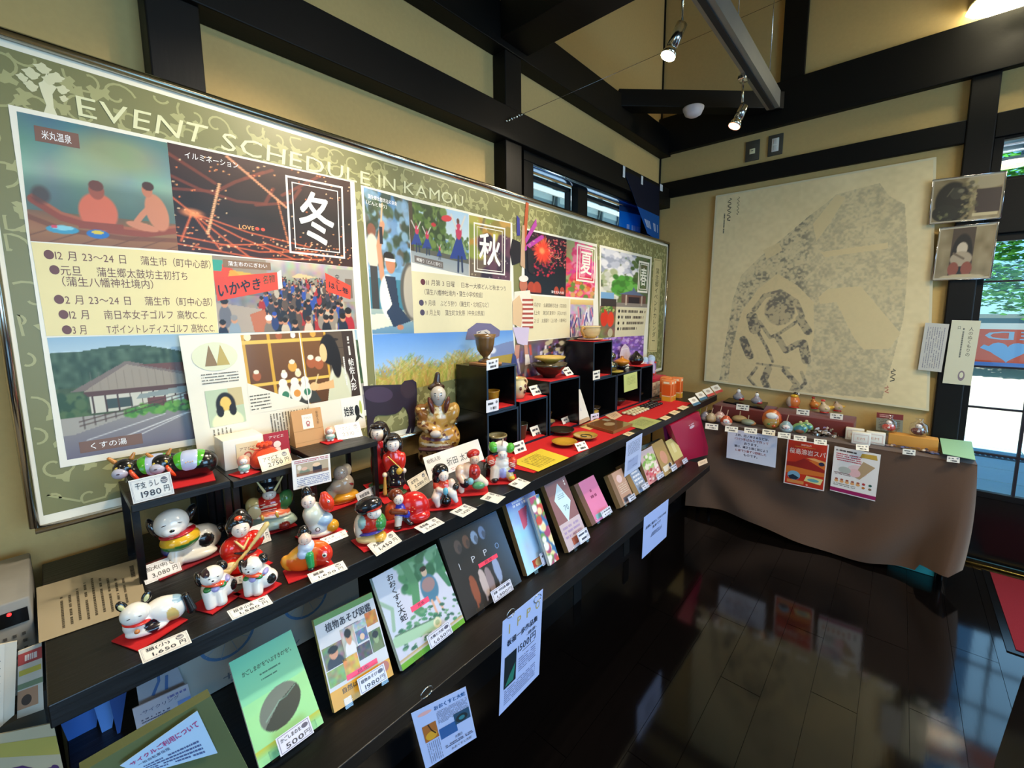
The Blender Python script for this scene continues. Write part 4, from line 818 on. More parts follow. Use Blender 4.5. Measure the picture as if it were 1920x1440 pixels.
# ------------------------------------------------------------------ display shelving along the left wall
SZ, LZ = .877, .565
u = thing('display_counter', 'long black wood-grained counter board carrying figurines and pottery', 'counter', (.35, 1.65, 0))
MB().box((.03, -.045, SZ-.042), (.628, 3.338, SZ), mat='board').build('counter_top', u, bevel=.002)
for y in (-.03, .62, 1.25, 1.92, 2.62, 3.30): MB().box((.15, y, LZ), (.19, y+.03, SZ-.042), mat='lacquer').build('support_panel', u)
MB().box((.13, -.04, LZ+.002), (.148, 3.33, SZ-.042), '#8a7a58', 'matt').build('back_panel', u)
l = thing('lower_shelf', 'long black lower shelf jutting out under the counter', 'shelf', (.5, 1.3, 0))
MB().box((.15, -.04, LZ-.035), (.806, 2.66, LZ), mat='board').build('shelf_board', l, bevel=.002)
MB().box((.44, -.04, 0), (.46, 2.6, LZ-.036), mat='lacquer').build('kick_panel', l)
tag(MB().box((.44, 2.68, 0), (.46, 3.3, LZ-.01), mat='lacquer').build('end_panel'), 'black upright panel under the far end of the counter', 'panel')
for (x, y) in ((1083, 1110), (1175, 1020)):
    p = at(x, y, 'x', .4615); MB().box(p-[.001, .035, .07], p+[.001, .035, .07], '#020203', 'matt').build('slot', l)
# ---- risers on the counter
RXF = .34
def riser(y0, y1, z, lab):
    o = thing('display_riser', lab, 'display stand', (.25, (y0+y1)/2, SZ), 'low black risers on the counter')
    MB().box((.125, y0, z-.018), (RXF, y1, z), mat='board').build('riser_top', o, bevel=.0015)
    for y in (y0, y1-.014):
        for x in (.135, RXF-.02): MB().box((x, y, SZ), (x+.014, y+.014, z-.018), mat='lacquer').build('leg', o)
    MB().box((.127, y0+.014, z-.05), (.137, y1-.014, z-.018), mat='lacquer').build('stretcher', o)
Z1, Z2, Z3 = 1.074, 1.068, 1.082
riser(.106, .300, Z1, 'black riser carrying the two black oxen'); riser(.305, .500, Z2, 'black riser carrying the white box and orange pouch'); riser(.505, .722, Z3, 'black riser carrying the brown paper bag')
# ---- helpers to stand things on the boards
def frame_at(b, yaw=0.):
    d = np.array([b[0]-CAM[0], b[1]-CAM[1]]); d /= np.linalg.norm(d); a = math.radians(yaw); c, s = math.cos(a), math.sin(a)
    yv = np.array([d[0]*c-d[1]*s, d[0]*s+d[1]*c, 0]); xv = np.array([yv[1], -yv[0], 0]); X = np.eye(4); X[:3, 0] = xv; X[:3, 1] = yv; X[:3, 2] = (0, 0, 1); X[:3, 3] = b; return X
def height_to(b, px, py):
    n = np.array([b[0]-CAM[0], b[1]-CAM[1], 0]); n /= np.linalg.norm(n); d = FW+RT*(px-PPX)/FPX-UP*(py-PPY)/FPX; t = ((b-CAM)@n)/(d@n); return (CAM+d*t)[2]-b[2]
def feat(e, dx, dz, r, col):
    """a painted spot on the front of ellipsoid e=(x,y,z,rx,ry,rz)"""
    q = max(0., 1-(dx/e[3])**2-(dz/e[5])**2); return (e[0]+dx, e[1]-e[4]*math.sqrt(q), e[2]+dz, r[0], .012, r[1], col, r[2] if len(r) > 2 else 0)
def facef(e, eye='#2a1a18', mouth='#c8303a', k=1., look=0.):
    rx, rz = e[3], e[5]; o = look*rx
    return [feat(e, o-.38*rx, .05*rz, (.13*rx*k, .035*rz*k, -8), eye), feat(e, o+.38*rx, .05*rz, (.13*rx*k, .035*rz*k, 8), eye), feat(e, o-.38*rx, .32*rz, (.16*rx*k, .03*rz*k, -6), eye), feat(e, o+.38*rx, .32*rz, (.16*rx*k, .03*rz*k, 6), eye),
            feat(e, o, -.42*rz, (.10*rx*k, .05*rz*k), mouth), feat(e, o, -.12*rz, (.05*rx, .09*rz), '#e8c0a8')]
def figurine(base_px, top_y, lab, parts, feats=(), z=SZ, yaw=0., res=44, name='clay_figurine', cat='figurine', group='painted clay figurines on the counter', k=.035, mat='glaze', paints={}, b=None, lift=.0035, h=None):
    b = at(*base_px, 'z', z) if b is None else np.array(b, float); b[2] += lift
    if 'head' in parts and group == 'painted clay figurines on the counter' and parts['head'][0][4] < .15:
        c0 = np.array(parts['head'][0][1:4]); q_ = 1.2; sc = lambda v: tuple(c0+(np.array(v)-c0)*q_)
        parts = {k_: ([(('e', *sc(p[1:4]), *[r*q_ for r in p[4:7]], *p[7:]) if p[0] == 'e' else ('c', *sc(p[1:4]), *sc(p[4:7]), p[7]*q_, p[8]*q_, p[9])) for p in v] if k_.rstrip('0123456789') in ('head', 'hair', 'cap', 'hood', 'helmet', 'horn', 'scarf', 'headband', 'hair_ornament') else v) for k_, v in parts.items()}
        feats = [((*sc(f[:3]), *[r*q_ for r in f[3:6]], *f[6:]) if np.linalg.norm(np.array(f[:3])-c0) < .2 else f) for f in feats]
    h = height_to(b, base_px[0], top_y) if h is None else h; X = frame_at(b, yaw); X[:3, :3] *= h; o = thing(name, lab, cat, b, group)
    for pn, pr in parts.items():
        nm = pn.rstrip('0123456789'); V, Q, C = sdf_part(pr, res if nm in ('body', 'robe', 'head') else max(20, int(res*.6)), k if nm in ('body', 'robe', 'head') else .02, paints.get(pn, ()))
        m = MB(); m.X = X; m.add(V, None, C, mat, True, loops=Q.reshape(-1), tot=np.full(len(Q), 4)); m.build(nm, o)
    if feats:
        m = MB(); m.X = X
        for f in feats: m.ball(f[:3], f[3:6], f[6], mat, 8, R=np.array(Matrix.Rotation(math.radians(-f[7]), 3, 'Y')))
        m.build('painted_details', o)
    return o, b, h
def felt(b, size, lab, rot=45, col='#c4121c', asp=1., z=None, grp='red felt mats under the figurines'):
    b = np.array(b, float); z = (b[2]-.003 if z is None else z); a = math.radians(rot); c, s = math.cos(a), math.sin(a); X = frame_at((b[0], b[1], z)); m = MB(); R = np.array([[c, -s, 0, 0], [s, c, 0, 0], [0, 0, 1, 0], [0, 0, 0, 1]]); m.X = X@R
    m.box((-size/2, -size/2*asp, 0.0004), (size/2, size/2*asp, .0024), col, 'felt'); tag(m.build('felt_mat'), lab, 'mat', grp)
def card(bl, br, tl, z, label, cat='price card', name='price_card', group=None, mat='film', t=.0012, stand=False, zoff=.0015, ax='z', flat=False, tilt=25., amin=3., amax=80., square=False):
    """card whose lower edge rests on level z; its upper left corner comes from the photograph"""
    B = at(*bl, ax, z); R = at(*br, ax, z)
    if square: B[0] = R[0] = (B[0]+R[0])/2
    n = (R-B)/np.linalg.norm(R-B)
    if ax != 'z':
        i = 'xyz'.index(ax); Tl = at(*tl, ax, z); q = zoff if ax == 'x' else -zoff; B[i] += q; R[i] += q; Tl[i] += q
    elif flat: B[2] += zoff; R[2] += zoff; Tl = at(*tl, 'z', z+zoff+.012)
    else:
        B[2] += zoff; R[2] += zoff; d = FW+RT*(tl[0]-PPX)/FPX-UP*(tl[1]-PPY)/FPX; Tl = CAM+d*(((B-CAM)@n)/(d@n)); bk = np.array([-n[1], n[0], 0.]); tv = Tl-B; ang = math.degrees(math.atan2(tv@bk, tv[2]))
        if not amin < ang < amax or np.linalg.norm(tv) > .5:
            ta = math.radians(tilt); w_ = bk*math.sin(ta)+np.array([0, 0, math.cos(ta)]); best = 9e9
            for hh in np.linspace(.01, .5, 160):
                q = B+w_*hh-CAM; e = abs(PPY-FPX*(q@UP)/(q@FW)-tl[1])
                if e < best: best = e; Tl = B+w_*hh
    o = thing(name, label, cat, (B+R)/2, group); s = Sheet(B, R, R+(Tl-B), Tl, mat=mat); s.thing = o
    return s
INK = '#3c3c44'
def price(bl, br, tl, z, title, yen, label, dim=False, sub=None, col='#eeebe4', **k):
    s = card(bl, br, tl, z, label, group='price cards', **k); s.slab(col, .0012)
    s.frame(.03, .06, .97, .94, .007, '#8a8590'); s.frame(.055, .11, .945, .89, .004, '#a29da6'); s.up()
    s.text(title, .12, .56, .12+.56*min(1, len(title)/6+.2), .84, INK, bold=.03); s.ell(.82, .72, .085, .15, '#6a6a74', 18); s.text('円', .78, .2, .91, .48, INK, bold=.02)
    if sub: s.text(sub, .35, .44, .68, .56, INK)
    if yen: s.text(yen, .22, .16, .70, .44, INK, bold=.04)
    s.up(); s.line([(.75, .75), (.82, .70), (.89, .75)], .0012, '#eeebe4'); s.line([(.76, .68), (.82, .63), (.88, .68)], .0012, '#eeebe4')
    s.mb.build('card', s.thing)
    # clear acrylic sleeve
    m = MB(); sl = Sheet(s.P([(-.03, -.06)], .0012)[0], s.P([(1.03, -.06)], .0012)[0], s.P([(1.03, 1.06)], .0012)[0], s.P([(-.03, 1.06)], .0012)[0], mb=m, mat='sleeve'); sl.rect(0, 0, 1, 1, '#ffffff'); m.build('sleeve', s.thing)
    return s
W_, K_, R_, O_, G_, B_, Y_, S_, N_, P_ = '#efece6', '#141316', '#cf1f18', '#e0501c', '#2f7d3c', '#2a3a9a', '#e2b32a', '#f0ddd0', '#7a3a22', '#e8a89a'
GOLD = '#c9a04a'
# white cat
hd = (-.24, -.12, .62, .29, .25, .26)
o, b, h = figurine((283, 1183), 1108, 'white lying cat figurine with red collar and black ears', {
    'body': [('e', -.18, 0, .28, .33, .26, .28, W_), ('e', .28, .05, .38, .42, .27, .34, W_, -8), ('e', .5, .08, .34, .25, .24, .32, W_), ('e', -.05, -.1, .12, .42, .22, .13, W_)],
    'head': [('e', *hd, W_), ('e', -.24, -.26, .54, .10, .09, .08, W_)],
    'ear': [('e', -.46, -.06, .86, .10, .06, .16, K_, 28)], 'ear1': [('e', -.0, -.06, .92, .10, .06, .16, K_, -22)],
    'collar': [('e', -.22, -.09, .40, .285, .27, .06, R_, -8)], 'bell': [('e', -.22, -.36, .27, .055, .045, .055, '#c87a3a')],
    'tail': [('c', .74, .0, .58, .84, -.04, .18, .09, .11, K_)]},
    [feat(hd, -.10, .02, (.045, .012, 14), '#3a3030'), feat(hd, .10, .02, (.04, .010, -14), '#3a3030'), feat((-.24, -.26, .54, .10, .09, .08), 0, .02, (.028, .022), '#4a1c28'), feat((-.24, -.26, .54, .10, .09, .08), 0, -.03, (.05, .008), '#8a5a5a'),
     (-.465, -.115, .86, .055, .025, .10, '#d8d49a', 28), (-.0, -.115, .92, .055, .025, .10, '#d8d49a', -22)],
    paints={'body': [('e', .05, -.22, .2, .14, .14, .18, '#1c1420', 25), ('e', .46, -.16, .26, .12, .2, .24, '#d9bd72', 12), ('e', .62, .1, .6, .2, .3, .1, '#8fb2c8')]}, yaw=-4, res=60)
felt(b, .088, 'red felt mat under the white cat', 28, asp=.9)
price((268, 1246), (360, 1206), (259, 1219), SZ, '猫(小)', '1,650', 'white price card 1,650 before the white lying cat', flat=True)
# two sitting dogs
for i, (bp_, ty, lb, yw) in enumerate((((405, 1128), 1052, 'white sitting puppy figurine with orange ruff, left of the pair', 8), ((484, 1106), 1036, 'white sitting puppy figurine with orange ruff, right of the pair', -18))):
    hd = (-.05, -.12, .73, .245, .22, .235)
    o, b, h = figurine(bp_, ty, lb, {
        'body': [('e', .05, 0, .34, .33, .28, .33, W_), ('e', .14, .05, .25, .34, .28, .25, W_), ('c', -.14, -.16, .35, -.13, -.24, .06, .15, .12, W_), ('c', .06, -.18, .3, .08, -.26, .06, .14, .12, W_)],
        'head': [('e', *hd, W_), ('e', -.07, -.27, .67, .10, .09, .075, W_)],
        'ear': [('e', -.29, -.04, .70, .09, .14, .20, K_, 12)], 'ear1': [('e', .19, .0, .84, .11, .14, .14, K_, 35)],
        'collar': [('e', 0, -.07, .53, .30, .27, .075, '#dd4a22', -14)],
        'bib': [('e', -.17, -.20, .45, .09, .1, .07, G_), ('e', -.02, -.25, .43, .09, .08, .08, '#a8a4dc'), ('e', .13, -.22, .47, .09, .1, .07, G_), ('e', .25, -.1, .53, .07, .14, .07, '#a8a4dc')]},
        [feat(hd, -.08, .03, (.03, .012), '#3a3030'), feat(hd, .09, .03, (.03, .012), '#3a3030'), feat((-.07, -.27, .67, .10, .09, .075), 0, .03, (.03, .022), '#18141c'), feat((-.07, -.27, .67, .10, .09, .075), 0, -.03, (.04, .008), '#c84a4a')],
        paints={'body': [('e', .36, -.05, .28, .10, .2, .14, K_, 20)], 'head': [('e', -.17, -.1, .86, .10, .25, .10, '#3a2a30')]}, yaw=yw, res=56)
    felt(b, .068, 'red felt mat under the %s puppy' % ('left', 'right')[i], 35)
price((436, 1164), (512, 1132), (425, 1146), SZ, '招き小犬', '1,580', 'white price card 1,580 before the pair of puppies', flat=True)
s = price((428, 1100), (455, 1094), (425, 1085), SZ, '犬', '', 'small price card half hidden between the two puppies')
# big dog
hd = (-.14, -.10, .76, .255, .22, .25)
o, b, h = figurine((348, 1048), 946, 'large sitting dog figurine with green and yellow bib, under the oxen riser', {
    'body': [('e', .0, 0, .36, .27, .25, .30, W_), ('e', .27, .05, .27, .30, .24, .26, W_), ('c', -.12, -.15, .25, -.14, -.24, .05, .13, .1, W_), ('e', .14, -.16, .08, .34, .16, .10, W_)],
    'head': [('e', *hd, W_), ('e', -.14, -.26, .66, .13, .09, .085, W_)],
    'ear': [('e', -.40, -.02, .72, .07, .13, .19, K_, 18)], 'ear1': [('e', .14, .0, .84, .08, .14, .15, K_, -30)],
    'collar': [('e', -.07, -.08, .555, .27, .24, .055, '#b81c28', 6)],
    'bib': [('e', -.04, -.08, .42, .30, .28, .19, G_, 6), ('e', -.24, -.06, .3, .09, .18, .13, '#2a3a7a')],
    'bell': [('e', -.06, -.31, .455, .035, .03, .03, '#c87a3a')], 'tail': [('e', .57, .04, .37, .08, .08, .09, K_)]},
    [feat(hd, -.10, .05, (.045, .008, 10), '#3a3030'), feat(hd, .11, .05, (.045, .008, -10), '#3a3030'), feat((-.14, -.26, .66, .13, .09, .085), 0, .04, (.04, .03), '#101010'), feat((-.14, -.26, .66, .13, .09, .085), 0, -.035, (.07, .008), '#a83a4a')] + [(-.12+j*.09, -.285+abs(j-1)*.012, .545, .014, .01, .012, '#e8d8c8', 0) for j in range(3)],
    paints={'body': [('e', .33, -.16, .30, .12, .16, .13, K_, -18)], 'bib': [('e', -.04, -.08, .54, .6, .6, .15, Y_, 6)]}, yaw=0, res=62)
felt(b, .15, 'dark red felt mat under the large dog', 20, '#8e1224', .75)
price((273, 1098), (342, 1071), (263, 1064), SZ, '狛犬(中)', '3,080', 'white price card 3,080 leaning before the large dog', col='#dcdfe8')
# lady with plectrum / ladle
hd = (.0, -.06, .80, .125, .12, .135)
o, b, h = figurine((457, 1066), 968, 'kneeling woman figurine in red kimono holding a cream instrument', {
    'robe': [('e', 0, 0, .42, .26, .22, .26, '#d8241a'), ('e', -.02, -.05, .16, .36, .27, .20, '#d8241a'), ('e', .22, 0, .5, .14, .16, .17, '#d8241a', 20), ('e', -.2, -.02, .46, .14, .16, .2, '#d8241a', -20), ('e', .0, -.02, .6, .16, .14, .1, '#d8241a')],
    'head': [('e', *hd, S_), ('c', 0, -.02, .66, 0, -.02, .74, .06, .07, S_)],
    'hair': [('e', 0, .02, .90, .16, .15, .13, K_), ('e', -.13, .0, .84, .06, .1, .1, K_), ('e', .12, .0, .84, .06, .1, .1, K_), ('e', .02, .06, 1.0, .09, .08, .07, K_)],
    'hair_ornament': [('e', -.02, -.08, .985, .055, .05, .035, '#e04a20')],
    'collar': [('c', -.10, -.17, .62, .0, -.23, .48, .02, .02, '#e8c880'), ('c', .10, -.17, .62, .0, -.23, .48, .02, .02, '#e8c880')],
    'sash': [('e', .02, -.07, .38, .22, .20, .045, '#26202c', -14)],
    'hand': [('e', -.22, -.26, .22, .12, .06, .09, '#e6cf9c'), ('e', .30, -.14, .62, .06, .06, .08, S_)],
    'instrument': [('c', -.26, -.30, .16, .08, -.28, .46, .045, .03, '#e6c982'), ('c', .08, -.28, .46, .40, -.24, .82, .03, .055, '#e6c982'), ('e', -.32, -.28, .14, .12, .06, .09, '#e6cf9c', 25)]},
    facef(hd) + [(.1+.05*j, -.30, .20-.02*(j % 2), .012, .008, .01, '#f4e8e0', 0) for j in range(3)], yaw=6, res=50)
felt(b, .09, 'red felt mat under the woman in red kimono', 30)
price((474, 1028), (509, 1014), (474, 990), SZ, '鼓', '80', 'price card mostly hidden behind the woman in red kimono')
# armoured warrior
hd = (.02, -.05, .70, .10, .10, .09)
o, b, h = figurine((508, 992), 896, 'seated armoured warrior figurine with gold horned helmet on a pale pedestal', {
    'pedestal': [('e', .04, 0, .13, .40, .2, .16, '#b8cfc0'), ('e', .04, 0, .08, .44, .22, .10, '#b8cfc0'), ('e', .22, -.18, .06, .11, .06, .08, '#8a2018')],
    'body': [('e', .02, 0, .50, .24, .17, .20, '#c8261c'), ('e', -.24, 0, .50, .14, .14, .18, '#c8b070', 20), ('e', .28, 0, .52, .14, .14, .2, '#3a7a44', -20), ('e', .0, 0, .34, .36, .2, .09, '#e0704a', -8), ('e', .0, -.02, .29, .38, .2, .05, '#d8d0c0', -8)],
    'head': [('e', *hd, '#e8d8c8')], 'helmet': [('e', .02, .02, .80, .16, .14, .12, '#17171c'), ('e', .02, .04, .92, .12, .1, .1, '#17171c')],
    'horn': [('c', -.04, -.12, .78, -.15, -.12, 1.0, .022, .012, '#d8c88a')], 'horn1': [('c', .10, -.12, .78, .22, -.12, .98, .022, .012, '#d8c88a')],
    'fan': [('e', -.24, -.16, .44, .11, .03, .14, '#c8b88a', 8)]},
    facef(hd) + [(-.1+.06*j, -.17, .56-.06*q, .05, .01, .010, '#f0c8b0', 0) for j in range(4) for q in range(3)] + [(-.12+.24*j, -.2, .32, .03, .02, .07, '#e2b34a', 10) for j in range(2)], yaw=0, res=50)
felt(b, .12, 'red felt mat under the armoured warrior', 15, asp=.6)
# ebisu with red fish
hd = (-.20, -.04, .76, .11, .11, .12)
o, b, h = figurine((603, 1003), 914, 'pale robed fisherman figurine hugging an upright red fish', {
    'robe': [('e', -.12, 0, .44, .20, .19, .28, '#d5dccb'), ('e', -.05, 0, .18, .22, .2, .20, '#c9d8dc'), ('e', .06, -.02, .32, .18, .17, .14, '#9fc0dc'), ('e', -.20, -.05, .5, .12, .14, .16, '#dfe2cf')],
    'head': [('e', *hd, S_)], 'cap': [('e', -.22, .02, .90, .08, .08, .11, K_, 10), ('e', -.2, .01, .84, .11, .11, .04, K_)],
    'fish': [('e', .14, -.05, .68, .14, .10, .20, '#dc3a20', 15), ('e', .10, -.05, .86, .08, .05, .07, '#dc3a20')],
    'base': [('e', -.03, 0, .06, .30, .22, .09, '#e8d8c8'), ('e', .22, -.04, .16, .13, .14, .13, '#dca028')]},
    facef(hd) + [(.18, -.15, .74, .03, .012, .03, '#f2e8dc', 0), (.18, -.16, .74, .014, .014, .014, '#111111', 0), (-.05, -.2, .2, .05, .01, .05, '#3a3a40', 0), (-.05, -.208, .2, .035, .01, .035, '#e8e4e0', 0)], yaw=-4)
felt(b, .10, 'red felt mat under the fisherman with red fish', 30)
price((606, 1025), (653, 1006), (600, 1011), SZ, '恵比須', '1,430', 'price card behind the orange bream figurine')
# boy riding bream
hd = (-.04, -.06, .78, .12, .12, .13)
o, b, h = figurine((580, 1068), 990, 'boy figurine in pale blue riding a large orange sea bream', {
    'fish': [('e', .0, 0, .32, .50, .2, .34, '#e0621c', 14), ('e', .30, -.02, .30, .24, .19, .27, '#d8301c'), ('e', -.42, .02, .22, .16, .1, .22, '#e8a030', 30)],
    'body': [('e', -.02, -.04, .58, .19, .18, .16, '#c6d3e8'), ('c', .04, -.16, .42, .06, -.18, .16, .10, .08, '#2f9a54'), ('e', -.10, -.14, .46, .12, .1, .12, '#b8c8e4')],
    'head': [('e', *hd, '#e8c8b8')], 'cap': [('e', -.06, .02, .92, .09, .09, .10, K_), ('e', -.05, .0, .86, .13, .12, .05, K_)], 'shoe': [('e', .06, -.22, .10, .08, .07, .04, K_)]},
    facef(hd) + [feat((.30, -.02, .30, .24, .19, .27), .06, .06, (.06, .06), '#f0e8d8'), feat((.30, -.035, .30, .24, .19, .27), .06, .06, (.03, .03), '#141414'), feat((.30, -.02, .30, .24, .19, .27), .10, -.12, (.07, .012, -40), '#f4d8c8')],
    paints={'fish': [('e', -.3, -.1, .5, .25, .3, .12, '#f0a838', 25)]}, yaw=-6, res=50)
felt(b, .105, 'red felt mat under the boy on the bream', 12, asp=.6)
price((585, 1095), (652, 1068), (576, 1077), SZ, '鯛乗', '1,650', 'price card 1,650 before the boy on the orange bream', flat=True)
# monkey with gold
hd = (-.02, -.06, .76, .17, .15, .19)
o, b, h = figurine((642, 940), 868, 'beige monkey figurine with red sash sitting on gold coins', {
    'body': [('e', .04, 0, .42, .27, .22, .30, '#c9b49a'), ('e', -.28, -.05, .24, .13, .14, .22, '#b8ab98'), ('e', -.16, -.1, .44, .14, .12, .14, '#c4b2a0')],
    'head': [('e', *hd, '#b8a898'), ('e', .14, .04, .78, .14, .13, .17, '#d8bd9a')], 'ribbon': [('e', .20, -.02, .46, .12, .2, .04, '#a82a20', -35), ('e', -.26, -.06, .38, .13, .15, .025, '#2a5a3a')],
    'coins': [('e', .04, -.08, .12, .36, .22, .13, '#dc9a24'), ('e', .24, -.05, .14, .16, .16, .12, '#e0a83a')], 'base': [('e', 0, -.02, .03, .46, .26, .05, '#d0681c')]},
    facef(hd, k=.8), yaw=10, k=.05)
felt(b, .14, 'red felt mat under the beige monkey', 25, asp=.7)
price((676, 952), (712, 932), (674, 927), SZ, '和紙猿猴', '1,430', 'price card standing beside the monkey figurine', col='#d8d8de')
# seated lucky god
hd = (.10, -.08, .72, .14, .12, .12)
o, b, h = figurine((697, 1015), 938, 'plump figurine with big black hood seated on golden straw bales', {
    'robe': [('e', .0, 0, .42, .30, .22, .28, '#bf2a1c'), ('e', .22, -.02, .44, .14, .2, .22, '#3a8a44'), ('e', -.16, -.06, .50, .13, .16, .15, '#8fb8b8'), ('e', -.26, .02, .36, .13, .2, .30, '#e8dcc4')],
    'head': [('e', *hd, '#ece0d8')], 'hood': [('e', -.02, .03, .84, .27, .2, .17, '#17161c', 12)],
    'sash': [('e', .02, -.06, .27, .32, .22, .04, '#3a3aa0', 8)], 'bale': [('e', .0, -.02, .10, .36, .26, .13, '#e4c888'), ('e', .2, -.1, .12, .16, .18, .12, '#dca63a')], 'headband': [('e', .08, -.05, .80, .18, .15, .025, '#a8281c', 10)]},
    facef(hd), yaw=-8)
felt(b, .082, 'red felt mat under the black hooded figure', 24)
price((706, 1044), (754, 1015), (688, 1022), SZ, '大黒様', '1,450', 'price card 1,450 before the black hooded figure', flat=True)
# boy beating a big red drum-like peach
hd = (-.08, -.14, .76, .11, .10, .12)
o, b, h = figurine((755, 984), 915, 'figurine in orange and blue leaning on a big glossy red shell', {
    'shell': [('e', .30, .06, .40, .42, .26, .44, '#cf1c1a', -12), ('e', .40, .0, .18, .34, .26, .2, '#cf1c1a')],
    'body': [('e', -.06, -.10, .44, .17, .15, .20, '#2c34a8'), ('e', -.28, -.08, .44, .16, .14, .26, '#d8481c', -10), ('c', -.24, -.2, .48, .08, -.26, .44, .08, .07, '#7a3418'), ('e', .10, -.14, .34, .12, .12, .12, '#2c34a8'), ('c', -.10, -.18, .26, -.12, -.22, .08, .10, .09, '#e8dcd0'), ('c', .08, -.16, .24, .16, -.2, .12, .1, .07, '#3a2420')],
    'head': [('e', *hd, S_)], 'hair': [('e', -.14, -.06, .84, .16, .13, .14, '#6a2c14')], 'shoe': [('e', -.12, -.26, .04, .10, .09, .06, '#2a1410')], 'shoe1': [('e', .20, -.24, .10, .09, .08, .05, '#1c1012')]},
    facef(hd) + [feat((.30, .06, .40, .42, .26, .44), -.05+.07*math.cos(a_), .06+.06*math.sin(a_), (.022, .012), '#e8a06a') for a_ in (0, 1.2, 2.4, 3.6, 4.8)], yaw=0, res=50)
felt(b, .125, 'red felt mat under the figure with red shell', 8, asp=.6)
price((795, 1001), (834, 981), (776, 989), SZ, '浦島鶴', '2,440', 'price card 2,440 before the figure with red shell', flat=True)
# two standing school girls
def girl(bp_, ty, lab, full=True, **kw):
    hd = (.0, -.04, .845, .085, .085, .095)
    P = {'robe': [('e', 0, 0, .60, .15, .11, .16, '#cf2a1e'), ('e', -.10, -.01, .52, .07, .09, .18, '#cf2a1e', 12), ('e', .12, -.01, .52, .07, .09, .18, '#cf2a1e', -12), ('e', 0, 0, .70, .11, .09, .08, '#cf2a1e')],
         'skirt': [('e', .02, -.02, .34, .15, .13, .22, '#1a161c'), ('e', .02, -.02, .20, .16, .14, .12, '#1a161c')],
         'head': [('e', *hd, '#f2e4da'), ('c', 0, -.02, .74, 0, -.02, .80, .04, .05, S_)],
         'hair': [('e', 0, .03, .88, .11, .10, .115, '#1c1412'), ('e', -.09, .02, .82, .045, .08, .10, '#1c1412'), ('e', .09, .02, .82, .045, .08, .10, '#1c1412'), ('e', 0, -.05, .945, .09, .07, .04, '#1c1412')],
         'leg': [('c', -.05, -.02, .14, -.05, -.03, .03, .06, .05, '#2f5a38')], 'leg1': [('c', .08, -.02, .14, .08, -.03, .03, .06, .05, '#2f5a38')],
         'hand': [('e', .16, -.08, .40, .035, .035, .045, S_)], 'hand1': [('e', -.15, -.08, .36, .04, .04, .045, '#f0d8b8')],
         'strap': [('c', -.09, -.12, .68, .14, -.14, .42, .012, .012, '#d8a83a')], 'pouch': [('e', .08, -.14, .42, .05, .03, .06, '#d8a83a', -20)], 'paddle': [('c', -.15, -.10, .34, -.16, -.12, .06, .02, .035, '#c89a4a')], 'base': [('e', 0, -.01, .015, .2, .15, .025, '#3a5a3a')]}
    if not full:
        P = {k_: P[k_] for k_ in ('head', 'hair', 'base')}; P['robe'] = [('e', 0, 0, .60, .14, .11, .16, '#b81c2a'), ('e', 0, 0, .35, .15, .12, .34, '#c41f26'), ('e', 0, 0, .70, .10, .09, .08, '#b81c2a')]; P['robe'] += [('e', .08, -.08, .55, .02, .03, .1, '#2a1418')]
    return figurine(bp_, ty, lab, P, facef(hd) + ([(.02+.07*math.cos(q*2.1), -.145, .32+.13*math.sin(q*1.7), .012, .008, .01, '#d8cfa0', 0) for q in range(9)] if full else []), res=52, k=.03, **kw)
o, b, h = girl((715, 912), 793, 'taller girl figurine in plain red behind the one with a black skirt', False, yaw=-25); felt(b, .10, 'red felt mat under the rear standing girl', 20)
o, b, h = girl((741, 926), 815, 'standing girl figurine in red top and flowered black skirt'); felt(b, .12, 'red felt mat under the front standing girl', 20)
price((773, 926), (806, 904), (763, 902), SZ, '女学生', '3,080', 'price card 3,080 right of the standing girls', col='#e2d9c4')
# seated girl with black cat
hd = (.0, -.06, .76, .11, .11, .12)
o, b, h = figurine((833, 945), 873, 'bare legged child figurine holding a black lacquer jar between the knees', {
    'body': [('e', -.02, 0, .46, .19, .15, .20, '#d8402a'), ('e', -.18, -.02, .48, .09, .12, .14, '#d8402a', 15), ('e', .20, -.02, .50, .10, .12, .15, '#e8c8b8'), ('c', -.12, -.08, .38, -.22, -.2, .24, .13, .10, '#f0ddd4'), ('c', -.2, -.2, .26, -.16, -.22, .06, .10, .07, '#f0ddd4'), ('c', .12, -.06, .36, .22, -.14, .30, .12, .1, '#f0ddd4'), ('c', .22, -.16, .3, .30, -.18, .12, .10, .06, '#e8e4e0'), ('c', -.14, -.2, .46, .06, -.24, .40, .06, .05, '#f0d4c4')],
    'head': [('e', *hd, S_)], 'hair': [('e', -.06, .02, .84, .17, .14, .16, K_), ('e', -.14, .02, .70, .1, .12, .16, K_)],
    'jar': [('e', .04, -.20, .14, .14, .12, .14, '#0c0c0e'), ('e', .04, -.2, .28, .07, .07, .08, '#0c0c0e')], 'cloth': [('e', .04, -.25, .42, .07, .05, .10, '#6ab8d0')], 'fist': [('e', .30, -.10, .46, .09, .09, .09, '#16161a')]},
    facef(hd), yaw=0)
felt(b, .115, 'red felt mat under the child with black jar', 2, asp=.8)
price((868, 971), (895, 955), (843, 960), SZ, '金太郎', '1,430', 'price card lying before the child with black jar', flat=True)
